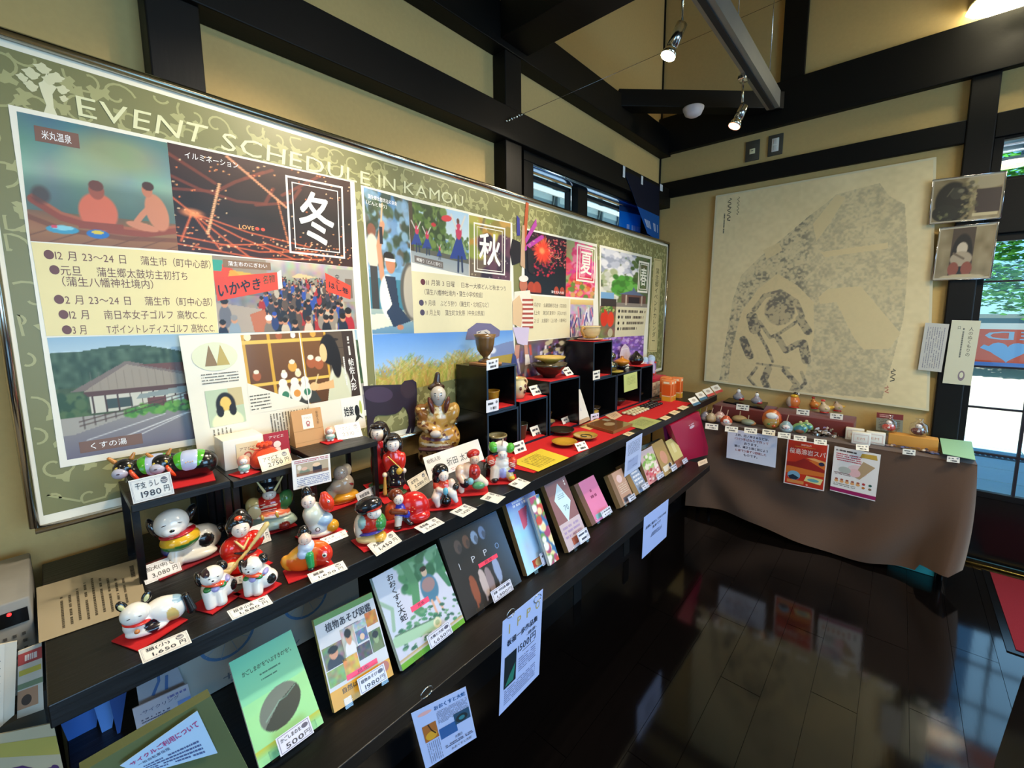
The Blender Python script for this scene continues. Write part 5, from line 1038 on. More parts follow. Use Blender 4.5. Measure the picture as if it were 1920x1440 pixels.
# kintaro
hd = (.10, -.04, .80, .10, .10, .11)
o, b, h = figurine((883, 920), 846, 'strong boy figurine with red apron and red headscarf', {
    'body': [('e', -.02, 0, .52, .22, .17, .20, '#e8c8b0'), ('e', -.26, -.02, .50, .12, .13, .18, '#e8c8b0'), ('c', -.28, -.1, .42, -.20, -.18, .30, .09, .08, '#e8c8b0'), ('c', -.14, -.02, .34, -.26, -.1, .14, .14, .09, '#e8d0bc'), ('c', -.26, -.1, .16, -.24, -.14, .05, .09, .07, '#ecdcc8'), ('c', .14, -.02, .32, .32, -.08, .22, .14, .09, '#ecd4c0'), ('e', .36, -.1, .18, .08, .08, .08, '#ecd4c0')],
    'apron': [('e', .08, -.10, .50, .16, .12, .21, '#bf2a20')], 'head': [('e', *hd, '#e8c0a4')], 'scarf': [('e', .08, .02, .90, .14, .12, .09, '#b8201c', 14)], 'axe': [('e', -.16, -.20, .26, .12, .06, .12, '#16161c')], 'grass': [('e', .18, -.16, .16, .16, .08, .10, '#5aa06a')], 'cuff': [('e', -.02, -.2, .30, .08, .07, .09, '#88c8d0')]},
    facef(hd) + [(.08, -.225, .52, .06, .01, .06, '#8a1a14', 0), (.08, -.23, .52, .035, .01, .035, '#c84a3a', 0)], yaw=4)
felt(b, .12, 'red felt mat under the strong boy', 2, asp=.8)
price((933, 945), (948, 932), (900, 935), SZ, '金太郎', '', 'price card lying before the strong boy', flat=True)
o, b, h = figurine((918, 892), 854, 'small black and white animal figurine behind the strong boy', {'body': [('e', 0, 0, .35, .25, .22, .34, '#16161c'), ('c', -.1, -.1, .3, -.12, -.14, .04, .1, .08, '#16161c')], 'head': [('e', .0, -.08, .78, .2, .18, .2, '#16161c')]}, [(-.05, -.27, .80, .04, .02, .05, '#e8e4e0', 0), (.08, -.26, .78, .04, .02, .05, '#e8e4e0', 0), (0, -.28, .7, .05, .02, .03, '#d8d4d0', 0), (.05, -.24, .4, .05, .02, .04, '#b8b4b0', 0)])
# small samurai
hd = (.04, -.05, .66, .10, .10, .10)
o, b, h = figurine((940, 900), 826, 'warrior figurine with green helmet flaps and red striped sleeves', {
    'body': [('e', .02, 0, .40, .22, .17, .22, '#e8e0d8'), ('e', -.24, -.02, .50, .12, .13, .15, '#d83a26', 18), ('e', .28, -.02, .44, .12, .13, .15, '#d83a26', -18), ('c', -.12, -.04, .28, -.18, -.12, .06, .15, .11, '#e8dccc'), ('c', .14, -.04, .26, .24, -.12, .08, .13, .09, '#c9b88a'), ('e', .04, -.10, .22, .12, .1, .16, '#a8a8dc')],
    'head': [('e', *hd, '#f0e8e0')], 'helmet': [('e', .02, .03, .80, .16, .14, .13, '#e8e4dc'), ('e', -.15, .0, .80, .10, .12, .12, '#4fae3a', 20), ('e', .20, .0, .78, .09, .12, .11, '#4fae3a', -20)], 'horn': [('c', .03, -.1, .88, .05, -.1, 1.0, .02, .012, '#e8c8b8')],
    'trousers': [('e', -.12, -.05, .24, .15, .14, .05, '#4a2aa0'), ('e', .22, -.06, .26, .13, .13, .05, '#4a2aa0')], 'shoe': [('e', -.16, -.18, .06, .09, .1, .06, '#1a1618')], 'shoe1': [('e', .26, -.18, .10, .08, .08, .05, '#d8b83a')]},
    facef(hd) + [(-.24+.0*q, -.145, .46+.04*q, .09, .012, .010, '#f4e0d0', 18) for q in range(3)] + [(.28, -.145, .38+.04*q, .09, .012, .010, '#f4e0d0', -18) for q in range(3)], yaw=0)
felt(b, .115, 'red felt mat under the warrior with green flaps', 2, asp=.8)
price((977, 918), (995, 905), (953, 908), SZ, '武者', '', 'price card lying before the warrior with green flaps', flat=True)
# large warrior statue
hd = (.02, -.06, .79, .085, .08, .095)
o, b, h = figurine((822, 868), 703, 'large brown glazed statue of a smiling robed lord with tall cap', {
    'robe': [('e', .0, 0, .50, .16, .12, .20, '#b98d42'), ('e', -.15, 0, .56, .085, .10, .13, '#8a5a2a', 24), ('e', .16, 0, .55, .085, .10, .14, '#a8803a', -22), ('e', .0, 0, .66, .12, .09, .07, '#a87a38'), ('e', .14, .02, .30, .11, .12, .15, '#b8863a', 15), ('e', -.02, -.02, .26, .19, .13, .16, '#b8924e'), ('e', -.09, -.02, .10, .13, .12, .13, '#c2a878'), ('e', .08, .0, .10, .14, .12, .11, '#9a7a4a'), ('c', -.17, -.05, .46, .0, -.14, .38, .05, .042, '#c4985a')],
    'head': [('e', *hd, '#c8bfb4'), ('c', .02, -.04, .66, .02, -.05, .76, .05, .05, '#b8b4b0')], 'hair': [('e', .0, .02, .86, .095, .085, .05, '#3a2418'), ('c', .0, .02, .84, .02, .03, 1.0, .05, .03, '#3a2418')],
    'collar': [('e', -.06, -.10, .68, .03, .05, .10, '#5a2a20', 14)], 'collar1': [('e', .11, -.10, .68, .03, .05, .10, '#5a2a20', -14)],
    'hand': [('e', -.02, -.18, .38, .06, .04, .04, '#c8bcb4')], 'sash': [('e', -.02, -.1, .20, .20, .09, .03, '#4a2a30'), ('e', .04, -.12, .12, .05, .06, .12, '#4a2a34')]},
    facef(hd, mouth='#8a5a4a'), name='lord_statue', group=None, cat='statue', k=.05, res=88,
    paints={'robe': [('e', random.uniform(-.22, .24), -.14, random.uniform(.06, .66), random.uniform(.012, .035), .12, random.uniform(.008, .022), random.choice(('#6a3a1c', '#e6d4a4', '#5a2a1c', '#dcb66a', '#8a5424')), random.choice((-40, 0, 30, 60))) for q in range(85)] + [('e', -.25, -.1, .58, .06, .1, .025, '#5a2a1a', 10), ('e', -.25, -.1, .52, .06, .1, .02, '#5a2a1a', 10), ('e', -.06, -.15, .31, .22, .1, .018, '#5a3038', -6), ('e', -.06, -.15, .25, .22, .1, .014, '#e8dcc0', -6)]})
# name plate
s = card((806, 903), (908, 862), (793, 858), SZ, 'long white name plate in two lines before the large statue', 'sign', 'name_plate'); s.slab('#ece8e4', .001)
s.up(); s.text('帖佐人形', .04, .68, .26, .86, '#4a4a4a'); s.text('作成者', .06, .28, .26, .46, '#4a4a4a'); s.text('折田 太刀男', .34, .30, .86, .62, '#3a3a3a'); s.rows(.36, .06, .85, .20, 2, '#c86a5a', .3, dens=3); s.mb.build('sheet', s.thing)
# small info sheet in a clear stand
s = card((550, 919), (621, 902), (546, 864), .375, 'small white information sheet with a photo of figures, standing before the risers', 'sign', 'info_sheet', ax='x'); s.slab('#f0ece8', .001)
c = Can(60, 34, '#b8a890'); c.ell(.25, .7, .16, .2, '#7a8a78'); c.ell(.25, .45, .09, .14, '#e0b8a0'); c.rect(.5, .4, .78, .9, '#2a3040'); c.ell(.62, .3, .12, .16, '#e8c8a8'); c.rect(0, .75, 1, 1, '#7a4a34', .6); c.ell(.1, .3, .06, .2, '#e8e0d4')
s.up(); s.image(c.a, .10, .42, .94, .84); s.rows(.06, .86, .95, .97, 2, '#b03a4a', .5, dens=2); s.rows(.1, .06, .95, .36, 5, '#5a6aa0', .4, dens=2); s.mb.build('sheet', s.thing)
m = MB(); B0 = (s.c[0]+s.c[1])/2; m.box((B0[0]-.002, B0[1]-.01, SZ+.002), (B0[0]-.0005, B0[1]+.01, B0[2]+.02), mat='acrylic').box((B0[0]-.012, B0[1]-.03, SZ), (B0[0]+.012, B0[1]+.03, SZ+.003), mat='acrylic'); m.build('stand', s.thing)
# A4 note lying on the left
s = card((73, 1207), (277, 1137), (68, 1102), SZ, 'clear sleeve with a printed Japanese note lying at the left end of the counter', 'sheet', 'plastic_sleeve'); s.c[2] = at(257, 1048, 'z', SZ+.004); s.c[3] = at(68, 1102, 'z', SZ+.004)
s.slab('#a89c84', .0012, nu=8, nv=4); s.up()
for i in range(9): s.rows(.2+i*.075, .1+.02*(i % 3), .23+i*.075, .86-.05*abs(4-i) % .3, 1, '#4a4234', .8, vert=True, dens=1.2)
s.rows(.90, .62, .95, .88, 1, '#3a3428', .9, vert=True, dens=.5); s.mb.build('sheet', s.thing)
# ---- on the risers: oxen
OXL = ('left black ox figurine with a green saddle cloth', 'right black ox figurine with a green saddle cloth')
for i, (bx, by, ty, xs_) in enumerate(((300, 902, 855, 0), (368, 906, 857, 0))):
    b = at(bx, by, 'z', Z1); b[0] = max(b[0], .165) if i == 0 else .235; b[1] = (.165, .232)[i]
    hd = (-.62, -.12, .62, .30, .26, .30)
    o, b, h = figurine((bx, by), ty, OXL[i], {
        'body': [('c', -.3, 0, .42, .45, 0, .44, .40, .42, '#131316'), ('e', .0, 0, .2, .7, .34, .22, '#131316')],
        'head': [('e', *hd, '#131316'), ('e', -.72, -.32, .52, .2, .14, .17, '#b8b8cc')], 'horn': [('c', -.86, -.05, .84, -.98, -.05, .98, .07, .05, '#b87a3a')], 'horn1': [('c', -.45, -.05, .9, -.38, -.05, 1.04, .07, .04, '#b87a3a')],
        'ribbon': [('e', -.38, -.10, .40, .11, .36, .32, '#e0481c', 30)], 'saddle_cloth': [('c', -.08, -.02, .50, .34, -.02, .50, .40, .40, '#4fae2e')], 'saddle_patch': [('c', .04, -.035, .515, .20, -.035, .515, .405, .405, '#b8c4e4')]},
        [feat(hd, -.16, .06, (.05, .06), '#d8b83a'), feat(hd, .14, .10, (.05, .06), '#d8b83a'), (-.74, -.46, .54, .05, .02, .02, '#3a2a3a', 0)] + [(.04+.06*q, -.455, .62+.02*(q % 2), .02, .01, .02, '#e8b86a', 0) for q in range(4)],
        z=Z1, b=b, h=.078, yaw=-8, res=50, cat='figurine', group='black ox figurines')
felt((.235, .205, Z1), .16, 'red felt mat under the two black oxen', 0, z=Z1, asp=.82)
price((250, 945), (327, 925), (240, 902), RXF+.003, '干支 うし', '1980', 'white price card 1980 before the two black oxen', ax='x')
# white box, leaflet, pouch, paper bag, amabie dolls
o = thing('white_gift_box', 'tall white gift box behind the small hooded doll', 'box', (.19, .335, Z2))
m = MB(); m.rbox((.15, .315, Z2), (.235, .415, Z2+.085), .0012, '#ece6da', 'paper'); m.build('box_body', o)
s = Sheet((.2362, .345, Z2+.01), (.2362, .40, Z2+.01), (.2362, .40, Z2+.07), (.2362, .345, Z2+.07)); s.rect(0, 0, 1, 1, '#e8d8b0'); s.up(); s.text('アマビエ', .15, .62, .85, .80, '#7a4a3a'); s.ell(.5, .35, .2, .2, '#c86a5a'); s.up(); s.ell(.5, .35, .12, .12, '#e8d8c0'); s.mb.build('label_patch', o)
o = thing('red_leaflet', 'dark red upright leaflet with white print behind the orange pouch', 'leaflet', (.2, .455, Z2))
s = Sheet((.215, .425, Z2+.001), (.215, .495, Z2+.001), (.205, .495, Z2+.075), (.205, .425, Z2+.075)); s.slab('#a01428', .0015); s.up(); s.text('アマビエ', .2, .76, .8, .88, '#f4e0d8'); s.ell(.5, .5, .15, .14, '#f0d8d0'); s.rect(.38, .22, .62, .36, '#f0d8d0'); s.rows(.2, .06, .8, .15, 1, '#f0c8a0', .6, dens=2); s.mb.build('card', o)
def pouch():
    b = np.array([.275, .405, Z2]); o = thing('drawstring_pouch', 'bright orange drawstring pouch on the middle riser', 'pouch', b)
    m = MB(); m.lathe([(.012, .0), (.030, .002), (.036, .016), (.034, .034), (.022, .05), (.010, .055), (.011, .058), (.017, .063), (.014, .065)], b, 26, '#e8481a', 'cloth', sy=1.1, sx=.8)
    for a in np.linspace(0, 6.28, 9)[:-1]: m.ball(b+[.012*math.cos(a), .015*math.sin(a), .064], (.005, .007, .0065), '#e8481a', 'cloth', 8)
    m.build('bag', o)
    MB().tube([b+[math.cos(a)*.011, math.sin(a)*.013, .056] for a in np.linspace(0, 6.28, 14)], .0016, '#d83a14', 'cloth').build('cord', o)
    MB().tube([b+[.01, -.01, .056], b+[.016, -.03, .058], b+[.02, -.042, .066]], .0014, '#d83a14', 'cloth').build('cord', o)
pouch()
def amabie(bp_, b, lab, z):
    hd = (0, -.05, .66, .22, .2, .22)
    o, b, h = figurine(bp_, 0, lab, {'hair': [('e', 0, .04, .66, .32, .26, .34, '#e8a48c'), ('e', 0, .05, .4, .28, .24, .3, '#e8b09c')], 'head': [('e', 0, -.12, .68, .2, .18, .18, '#f0e4e0')], 'body': [('e', 0, -.05, .28, .30, .26, .26, '#9ccfc0'), ('e', 0, -.2, .38, .2, .12, .1, '#e8e4d8')], 'foot': [('e', -.12, -.12, .05, .1, .12, .06, '#f0e8e4')], 'foot1': [('e', .12, -.12, .05, .1, .12, .06, '#f0e8e4')]},
        [(-.08, -.295, .70, .03, .012, .015, '#3a4a7a', 0), (.08, -.295, .70, .03, .012, .015, '#3a4a7a', 0), (0, -.31, .62, .04, .02, .02, '#e8b83a', 0), (-.1, -.3, .26, .06, .01, .03, '#4f9a6a', 20), (.1, -.3, .24, .06, .01, .03, '#6ab8c8', -20), (0, -.31, .16, .08, .01, .02, '#58a8a0', 0)], z=z, b=b, h=.048, group='small hooded sea spirit dolls', res=40)
    felt(b, .055, lab.replace('small pink haired doll', 'red felt mat under the small doll'), 30, z=z)
amabie((456, 880), (.295, .345, Z2), 'small pink haired doll beside the orange pouch', Z2)
amabie((605, 828), (.23, .615, Z3), 'small pink haired doll beside the brown paper bag', Z3)
price((492, 886), (549, 868), (489, 857), Z2, 'アマビエ', '2750', 'price card 2750 beside the orange pouch', sub='巾着付き', col='#e6dcc0')
price((634, 826), (680, 818), (627, 798), Z3, 'アマビエ', '2310', 'price card 2310 beside the brown paper bag', sub='巾着なし')
o = thing('paper_bag', 'brown kraft paper bag with a white label on the right riser', 'bag', (.20, .56, Z3))
m = MB(); y0, y1, x0, x1, zt = .512, .605, .165, .215, Z3+.112
m.add([(x0, y0, Z3), (x1, y0, Z3), (x1, y1, Z3), (x0, y1, Z3), (.186, y0, zt), (.192, y0, zt), (.192, y1, zt), (.186, y1, zt)], [(0, 3, 2, 1), (4, 5, 6, 7), (0, 1, 5, 4), (1, 2, 6, 5), (2, 3, 7, 6), (3, 0, 4, 7)], '#c1905c', 'paper'); m.build('bag_body', o)
s = Sheet((x1, y0, Z3), (x1, y1, Z3), (.192, y1, zt), (.192, y0, zt)); s.rect(0, .42, 1, .432, '#a0743f'); s.rect(0, .10, 1, .11, '#a87c48'); s.rect(.32, .46, .68, .86, '#f0e6d4'); s.up(); s.text('アマビエ', .38, .74, .62, .79, '#7a3a3a'); s.ell(.5, .62, .07, .06, '#b06a6a'); s.rect(.45, .52, .55, .58, '#b06a6a'); s.up(); s.ell(.5, .62, .035, .03, '#f0e6d4'); s.text('帖佐人形', .80, .54, .88, .92, '#6a4a2a', vertical=True); s.mb.build('printed_label', o)
# big leaflet poster standing behind the risers
ps = Sheet(at(375, 877, 'x', .135), at(687, 801, 'x', .135), at(664, 617, 'x', .135), at(335, 629, 'x', .135), mat='film')
o = thing('artisan_poster', 'large laminated leaflet of a doll maker leaning on the event board', 'poster', (.135, .55, SZ))
ps.slab('#e8e2d0', .002); ps.lay = 1
c = Can(200, 130, '#6a4418'); c.grad('#7a5020', '#5a3412', 0, 1)
for x in (.0, .20, .47, .70): c.rect(x, 0, x+.025, 1, '#d0a030')
for y in (.08, .62): c.rect(0, y, .7, y+.045, '#e0b850')
c.rect(.72, 0, 1, 1, '#5a4a3a'); 
for y in (.0, .24, .48, .7): c.rect(.72, y, 1, y+.008, '#2a201a'); c.ell(.80, y+.12, .04, .02, '#2a2018')
for (x, y, q) in ((.08, .53, .06), (.30, .55, .05), (.38, .45, .07), (.42, .55, .05), (.55, .42, .08), (.62, .45, .08), (.05, .03, .05), (.3, .03, .05), (.42, .03, .04), (.6, .02, .05)): c.ell(x, y, q*.55, q, random.choice(('#e8d8b0', '#d8a040', '#f0ece0', '#a85a30'))); c.ell(x, y-q*.9, q*.35, q*.45, '#f0e0c8')
c.poly([(.15, .80), (.55, .80), (.60, .98), (.3, 1)], '#3a3a34')
for x in (.28, .38, .47): c.ell(x, .80, .05, .14, '#f0ead8'); c.ell(x, .66, .035, .06, '#f4ecdc'); c.ell(x+.01, .82, .03, .05, random.choice(('#d8903a', '#3a7a5a')))
c.rect(.88, 0, 1, 1, '#3a2a20'); c.ell(.80, .85, .11, .36, '#d5d6c0'); c.poly([(.70, .75), (.82, .5), (.9, 1), (.66, 1)], '#d0cfb0'); c.ell(.735, .26, .085, .22, '#1a120e'); c.ell(.79, .42, .05, .26, '#1a120e'); c.ell(.675, .30, .035, .13, '#e8c088'); c.poly([(.56, .74), (.74, .70), (.74, .82), (.57, .82)], '#e0b078'); c.ell(.55, .76, .04, .06, '#e8b880'); c.line([(.56, .74), (.60, .60)], .01, '#d8c08a')
ps.image(c.a, .29, .34, .985, .985); ps.up(); ps.poly([(.285, .34), (.285, .60), (.62, .335)], '#e8e2d0')
ps.rect(.835, .02, .995, .335, '#f0ece0'); ps.up(); ps.text('姶楽', .85, .15, .92, .25, '#1c1c1c', bold=.05); ps.ell(.945, .19, .018, .06, '#1c1c1c'); ps.poly([(.92, .08), (.945, .17), (.985, .10), (.96, .12), (.945, .10)], '#2a2a20'); ps.ell(.975, .22, .010, .07, '#b8c060')
ps.text('帖佐人形', .925, .40, .965, .72, '#f4f0e8', vertical=True, bold=.03); ps.rows(.935, .74, .952, .93, 1, '#f0ece4', .8, vert=True); ps.rows(.885, .44, .905, .74, 1, '#e8e4dc', .5, vert=True)
c = Can(50, 60, '#b8c8a8'); c.rect(.6, 0, 1, .5, '#c8b888'); c.ell(.5, .45, .26, .34, '#1c1612'); c.ell(.5, .42, .15, .2, '#e8c060'); c.ell(.5, .92, .42, .32, '#e4e8b8'); c.ell(.33, .6, .1, .16, '#1c1612'); c.ell(.67, .6, .1, .16, '#1c1612')
ps.image(c.a, .075, .29, .255, .575); ps.ell(.15, .83, .11, .11, '#dcdcb8'); ps.up(); ps.poly([(.095, .76), (.125, .92), (.155, .76)], '#8a6a34'); ps.poly([(.15, .76), (.18, .92), (.215, .76)], '#b8a048'); ps.rows(.07, .62, .25, .71, 4, '#5a5448', .35, dens=2); ps.rows(.29, .36, .40, .50, 5, '#5a5448', .35, dens=2); ps.rows(.38, .05, .62, .31, 14, '#6a6050', .4, vert=True, dens=2); ps.rows(.08, .04, .18, .27, 5, '#6a6050', .3, vert=True, dens=2)
ps.up(); ps.rect(.619, .02, .625, .985, '#f0ece4'); ps.mb.build('sheet', o)
# ------------------------------------------------------------------ pottery corner of the counter
def cube(y0, y1, z0, z1, lab, x0=.125, x1=.32):
    o = thing('display_cube', lab, 'display box', (.22, (y0+y1)/2, z0), 'black open display cubes'); t = .009; z0 += .0005
    for nm, lo, hi in (('bottom_panel', (x0, y0, z0), (x1, y1, z0+t)), ('top_panel', (x0, y0, z1-t), (x1, y1, z1)), ('side_panel', (x0, y0, z0+t), (x1, y0+t, z1-t)), ('side_panel', (x0, y1-t, z0+t), (x1, y1, z1-t)), ('back_panel', (x0, y0+t, z0+t), (x0+.005, y1-t, z1-t))):
        MB().box(lo, hi, mat='lacquer').build(nm, o)
    m = MB(); g = .0012
    for lo, hi in (((x1, y0, z0), (x1+g, y1, z0+t)), ((x1, y0, z1-t), (x1+g, y1, z1)), ((x1, y0, z0+t), (x1+g, y0+t, z1-t)), ((x1, y1-t, z0+t), (x1+g, y1, z1-t))): m.box(lo, hi, '#33475c', 'steel')  # daylight reflected on the black rims, painted as slate blue strips
    m.build('edge_painted_sheen', o); return o
for a in ((1.248, 1.433, 1.071, 1.27, 'black cube under the brown goblet vase'), (1.248, 1.449, SZ, 1.07, 'black cube beneath the one with the yellow cup'), (1.457, 1.668, SZ, 1.087, 'black cube under the cream jug'), (1.684, 1.958, SZ, 1.153, 'wide black cube under the stacked bowls'), (2.094, 2.306, 1.113, 1.33, 'topmost black cube under the cream teacup'), (2.10, 2.366, SZ, 1.112, 'black cube beneath the teacup cube'), (2.372, 2.70, SZ, 1.113, 'black cube with the pale green note hanging on it'), (2.702, 2.89, SZ, 1.125, 'last black cube at the right of the row')): cube(*a)
def cloth_patch(pts, lab, z, col='#c40d16', nm='red_cloth'):
    P = [np.array([*at(*p, 'z', z)[:2], z]) if len(p) == 2 else np.array(p, float) for p in pts]; n = len(P); m = MB()
    m.add([*[p+[0, 0, .0005] for p in P], *[p+[0, 0, .002] for p in P]], [tuple(range(n))[::-1], tuple(range(n, 2*n))]+[(i, (i+1) % n, n+(i+1) % n, n+i) for i in range(n)], col, 'felt'); return tag(m.build(nm), lab, 'cloth')
cloth_patch([(.325, 1.20, SZ), (.583, 1.24, SZ), (.592, 2.92, SZ), (.325, 2.96, SZ)], 'long red cloth spread before the black cubes', SZ)
for (y0, y1, z, lab) in ((2.096, 2.304, 1.33, 'red cloth under the cream teacup'), (1.69, 1.95, 1.153, 'red cloth under the stacked bowls'), (1.46, 1.66, 1.087, 'red cloth under the cream jug'), (2.71, 2.88, 1.125, 'red cloth under the round black pot')):
    cloth_patch([(.14, y0, z), (.322, y0, z), (.322, y1, z), (.14, y1, z)], lab, z)
for (y0, y1, z, lab) in ((1.26, 1.42, 1.0805, 'red cloth under the yellow cup'), (1.47, 1.65, .8866, 'red cloth inside the cube with the tall mug'), (1.70, 1.94, .8866, 'red cloth inside the wide cube'), (2.11, 2.29, 1.1225, 'red cloth inside the topmost cube'), (2.38, 2.69, .8866, 'red cloth inside the note cube')):
    cloth_patch([(.15, y0, z), (.319, y0, z), (.319, y1, z), (.15, y1, z)], lab, z)
def pot(nm, lab, cat, c, prof, cols, s=1., handle=None, grp='glazed pottery on and in the cubes', n=28, extra=None, mat='pot'):
    c = np.array(c, float); c[2] += .0012; o = thing(nm, lab, cat, c, grp); P = [(r*s, z*s) for r, z in prof]
    MB().lathe(P, c, n, None, mat, cols=cols if len(cols) == len(P) else [cols[min(i*len(cols)//len(P), len(cols)-1)] for i in range(len(P))]).build('bowl_body' if cat == 'bowl' else 'vessel', o)
    for hnd in (handle or ()): MB().tube([c+np.array([0, hnd*r*s, z*s]) for r, z in extra['h']], extra.get('r', .004), cols[0], mat, 8).build('handle', o)
    return o
def q(px, py, x): return at(px, py, 'x', x)
# goblet vase on a square wooden plate
pl = np.array([.24, 1.32, 1.27]); tag(MB().rbox(pl+[-.055, -.05, .0005], pl+[.055, .05, .012], .002, '#b07a48', 'matt').build('wooden_plate'), 'square wooden plate under the goblet vase', 'plate')
pot('goblet_vase', 'tall brown goblet vase on the square wooden plate', 'vase', pl+[0, 0, .012], [(.001, 0), (.034, .0), (.030, .008), (.012, .016), (.010, .022), (.022, .034), (.036, .055), (.042, .085), (.044, .105), (.052, .125), (.048, .124), (.038, .10), (.03, .05), (.001, .04)], ['#5a4024', '#6a4c2c', '#7a5a34', '#4a3420'], .98)
CUP = [(.001, 0), (.026, 0), (.028, .004), (.038, .068), (.040, .072), (.036, .070), (.026, .01), (.001, .008)]
pot('yellow_cup', 'mustard glazed straight cup in the upper left cube', 'cup', (.26, 1.335, 1.083), CUP, ['#b8862c', '#a87a24', '#c9a04a'], .98)
pot('dark_bowl', 'dark rounded bowl with pale inside in the lower left cube', 'bowl', (.27, 1.36, .888), [(.001, 0), (.025, 0), (.042, .02), (.046, .05), (.044, .058), (.040, .052), (.036, .02), (.001, .01)], ['#2c2a2a', '#1c2028', '#b8a878', '#c8b88a'])
pot('cream_cup', 'cream cup at the edge of the lower left cube', 'cup', (.275, 1.278, .888), CUP, ['#c8b27a', '#b8a068'], .55)
pot('back_cup', 'small dark cup behind in the lower left cube', 'cup', (.18, 1.31, .888), CUP, ['#4a3c28', '#2a2420'], .8)
J = [(.001, 0), (.030, 0), (.038, .02), (.046, .055), (.044, .075), (.034, .088), (.034, .098), (.038, .104), (.034, .102), (.03, .09), (.001, .02)]
jo = pot('cream_jug', 'cream handled jug with brown spots on the red cloth', 'jug', (.25, 1.525, 1.089), J, ['#e2b888', '#e8d8a8', '#e8cf8a', '#d8b04a'], .95, (1,), extra={'h': [(.036, .09), (.06, .092), (.072, .075), (.062, .052), (.042, .046)], 'r': .0055})
m = MB()
for a, z in ((-.5, .052), (.15, .062), (.8, .05), (.1, .035)): m.ball((.25+.0425*math.cos(a), 1.525+.0425*math.sin(a), 1.089+z), (.004, .009, .010), '#6a2a1c', 'pot', 8)
m.build('painted_spots', jo)
pot('tall_mug', 'tall dark mug in the cube under the cream jug', 'mug', (.26, 1.525, .889), CUP, ['#4a3a24', '#3c3a2c', '#8a7a4a'], 1.05, (1,), extra={'h': [(.036, .06), (.052, .058), (.054, .035), (.034, .022)]})
BOWL = [(.001, 0), (.028, 0), (.028, .006), (.050, .022), (.074, .050), (.080, .062), (.076, .060), (.045, .02), (.001, .012)]
pot('large_bowl', 'large shiny olive and brown bowl, lower of the stack', 'bowl', (.23, 1.80, 1.155), BOWL, ['#1c1410', '#2a2218', '#55482a', '#8a7a44'], 1.22)
pot('yellow_bowl', 'shallow yellow rimmed bowl on top of the large bowl', 'bowl', (.23, 1.805, 1.2295), [(.001, 0), (.03, 0), (.04, .01), (.07, .022), (.076, .032), (.072, .03), (.03, .012), (.001, .010)], ['#8a7030', '#c9a84a', '#d8bc6a'], 1.12)
pot('pale_bowl', 'pale rimmed bowl in the wide cube', 'bowl', (.24, 1.76, .889), BOWL, ['#2a2420', '#3a3430', '#b8a878'], .62); pot('brown_cup', 'brown cup beside the pale bowl in the wide cube', 'cup', (.2, 1.80, .889), CUP, ['#6a4a2c', '#8a6a3c'], 1.0)
t_ = pot('teacup', 'cream teacup with two curled handles on the topmost cube', 'cup', (.23, 2.20, 1.342), [(.001, 0), (.028, 0), (.032, .005), (.052, .022), (.058, .045), (.056, .062), (.062, .070), (.058, .068), (.05, .03), (.001, .012)], ['#c08a3c', '#e2c288', '#e8d09a', '#d0a050'], 1.05, (1, -1), extra={'h': [(.052, .055), (.078, .062), (.088, .045), (.07, .028), (.066, .012), (.045, .010)], 'r': .0068})
pot('saucer', 'cream saucer under the teacup', 'saucer', (.23, 2.20, 1.332), [(.001, 0), (.04, 0), (.075, .006), (.08, .010), (.04, .006), (.001, .005)], ['#d8b878', '#e8d4a0'])
pot('silver_jar', 'silvery double gourd jar on the cube row', 'jar', (.22, 2.46, 1.115), [(.001, 0), (.03, 0), (.05, .025), (.046, .05), (.022, .062), (.020, .068), (.036, .085), (.034, .105), (.012, .12), (.010, .128), (.001, .13)], ['#6a6a60', '#8a8a7c', '#5a5a52'], 1.05, mat='chrome')
pot('amber_pot', 'small amber lidded pot', 'pot', (.22, 2.62, 1.135), [(.001, 0), (.022, 0), (.045, .016), (.052, .028), (.05, .036), (.03, .044), (.014, .052), (.010, .06), (.012, .064), (.001, .068)], ['#c8781c', '#d88a28', '#b8681c'], 1.0)
pot('dark_stand_dish', 'dark dish carrying the amber pot', 'dish', (.22, 2.62, 1.115), [(.001, 0), (.02, 0), (.03, .01), (.042, .018), (.001, .018)], ['#1c1614', '#2a201c'])
pot('black_teapot', 'round glossy black pot before the pink paper at the row end', 'pot', (.235, 2.80, 1.128), [(.001, 0), (.03, 0), (.05, .02), (.055, .04), (.045, .062), (.028, .075), (.020, .085), (.012, .09), (.010, .098), (.001, .10)], ['#0c0a0a', '#140e0c'], .95)
pot('yellow_dish', 'flat yellow dish at the front of the cube row', 'dish', (.27, 2.42, 1.115), [(.001, 0), (.04, 0), (.06, .008), (.062, .012), (.03, .006), (.001, .005)], ['#c8a83a', '#d8c05a'])
s = Sheet((.14, 2.74, 1.128), (.14, 2.90, 1.128), (.135, 2.90, 1.27), (.135, 2.74, 1.27)); s.poly([(.1, .0), (.95, .0), (1.0, .45), (.85, .8), (.5, 1), (.15, .8), (.0, .45)], '#d8c0cc'); s.up(); s.frame(.2, .15, .8, .75, .03, '#e8e4e6'); tag(s.mb.build('pink_paper'), 'pale pink scalloped paper behind the black pot', 'paper')
for (x, y, lab) in ((.25, 2.2, 'dark spouted dish in the cube beneath the teacup cube'), (.26, 2.50, 'dark shiny bowl in the note cube'), (.25, 2.78, 'dark shiny bowl in the last cube')):
    pot('dark_dish', lab, 'bowl', (x, y, .889), BOWL, ['#14100e', '#2a221c', '#3a3024'], .66)
pot('yellow_plate', 'yellow plate edge showing from the cube beneath the teacup cube', 'plate', (.288, 2.14, .889), BOWL, ['#b8983c', '#c9aa54'], .5)
PL = [(.001, 0), (.03, 0), (.05, .006), (.064, .016), (.066, .020), (.06, .018), (.03, .010), (.001, .010)]
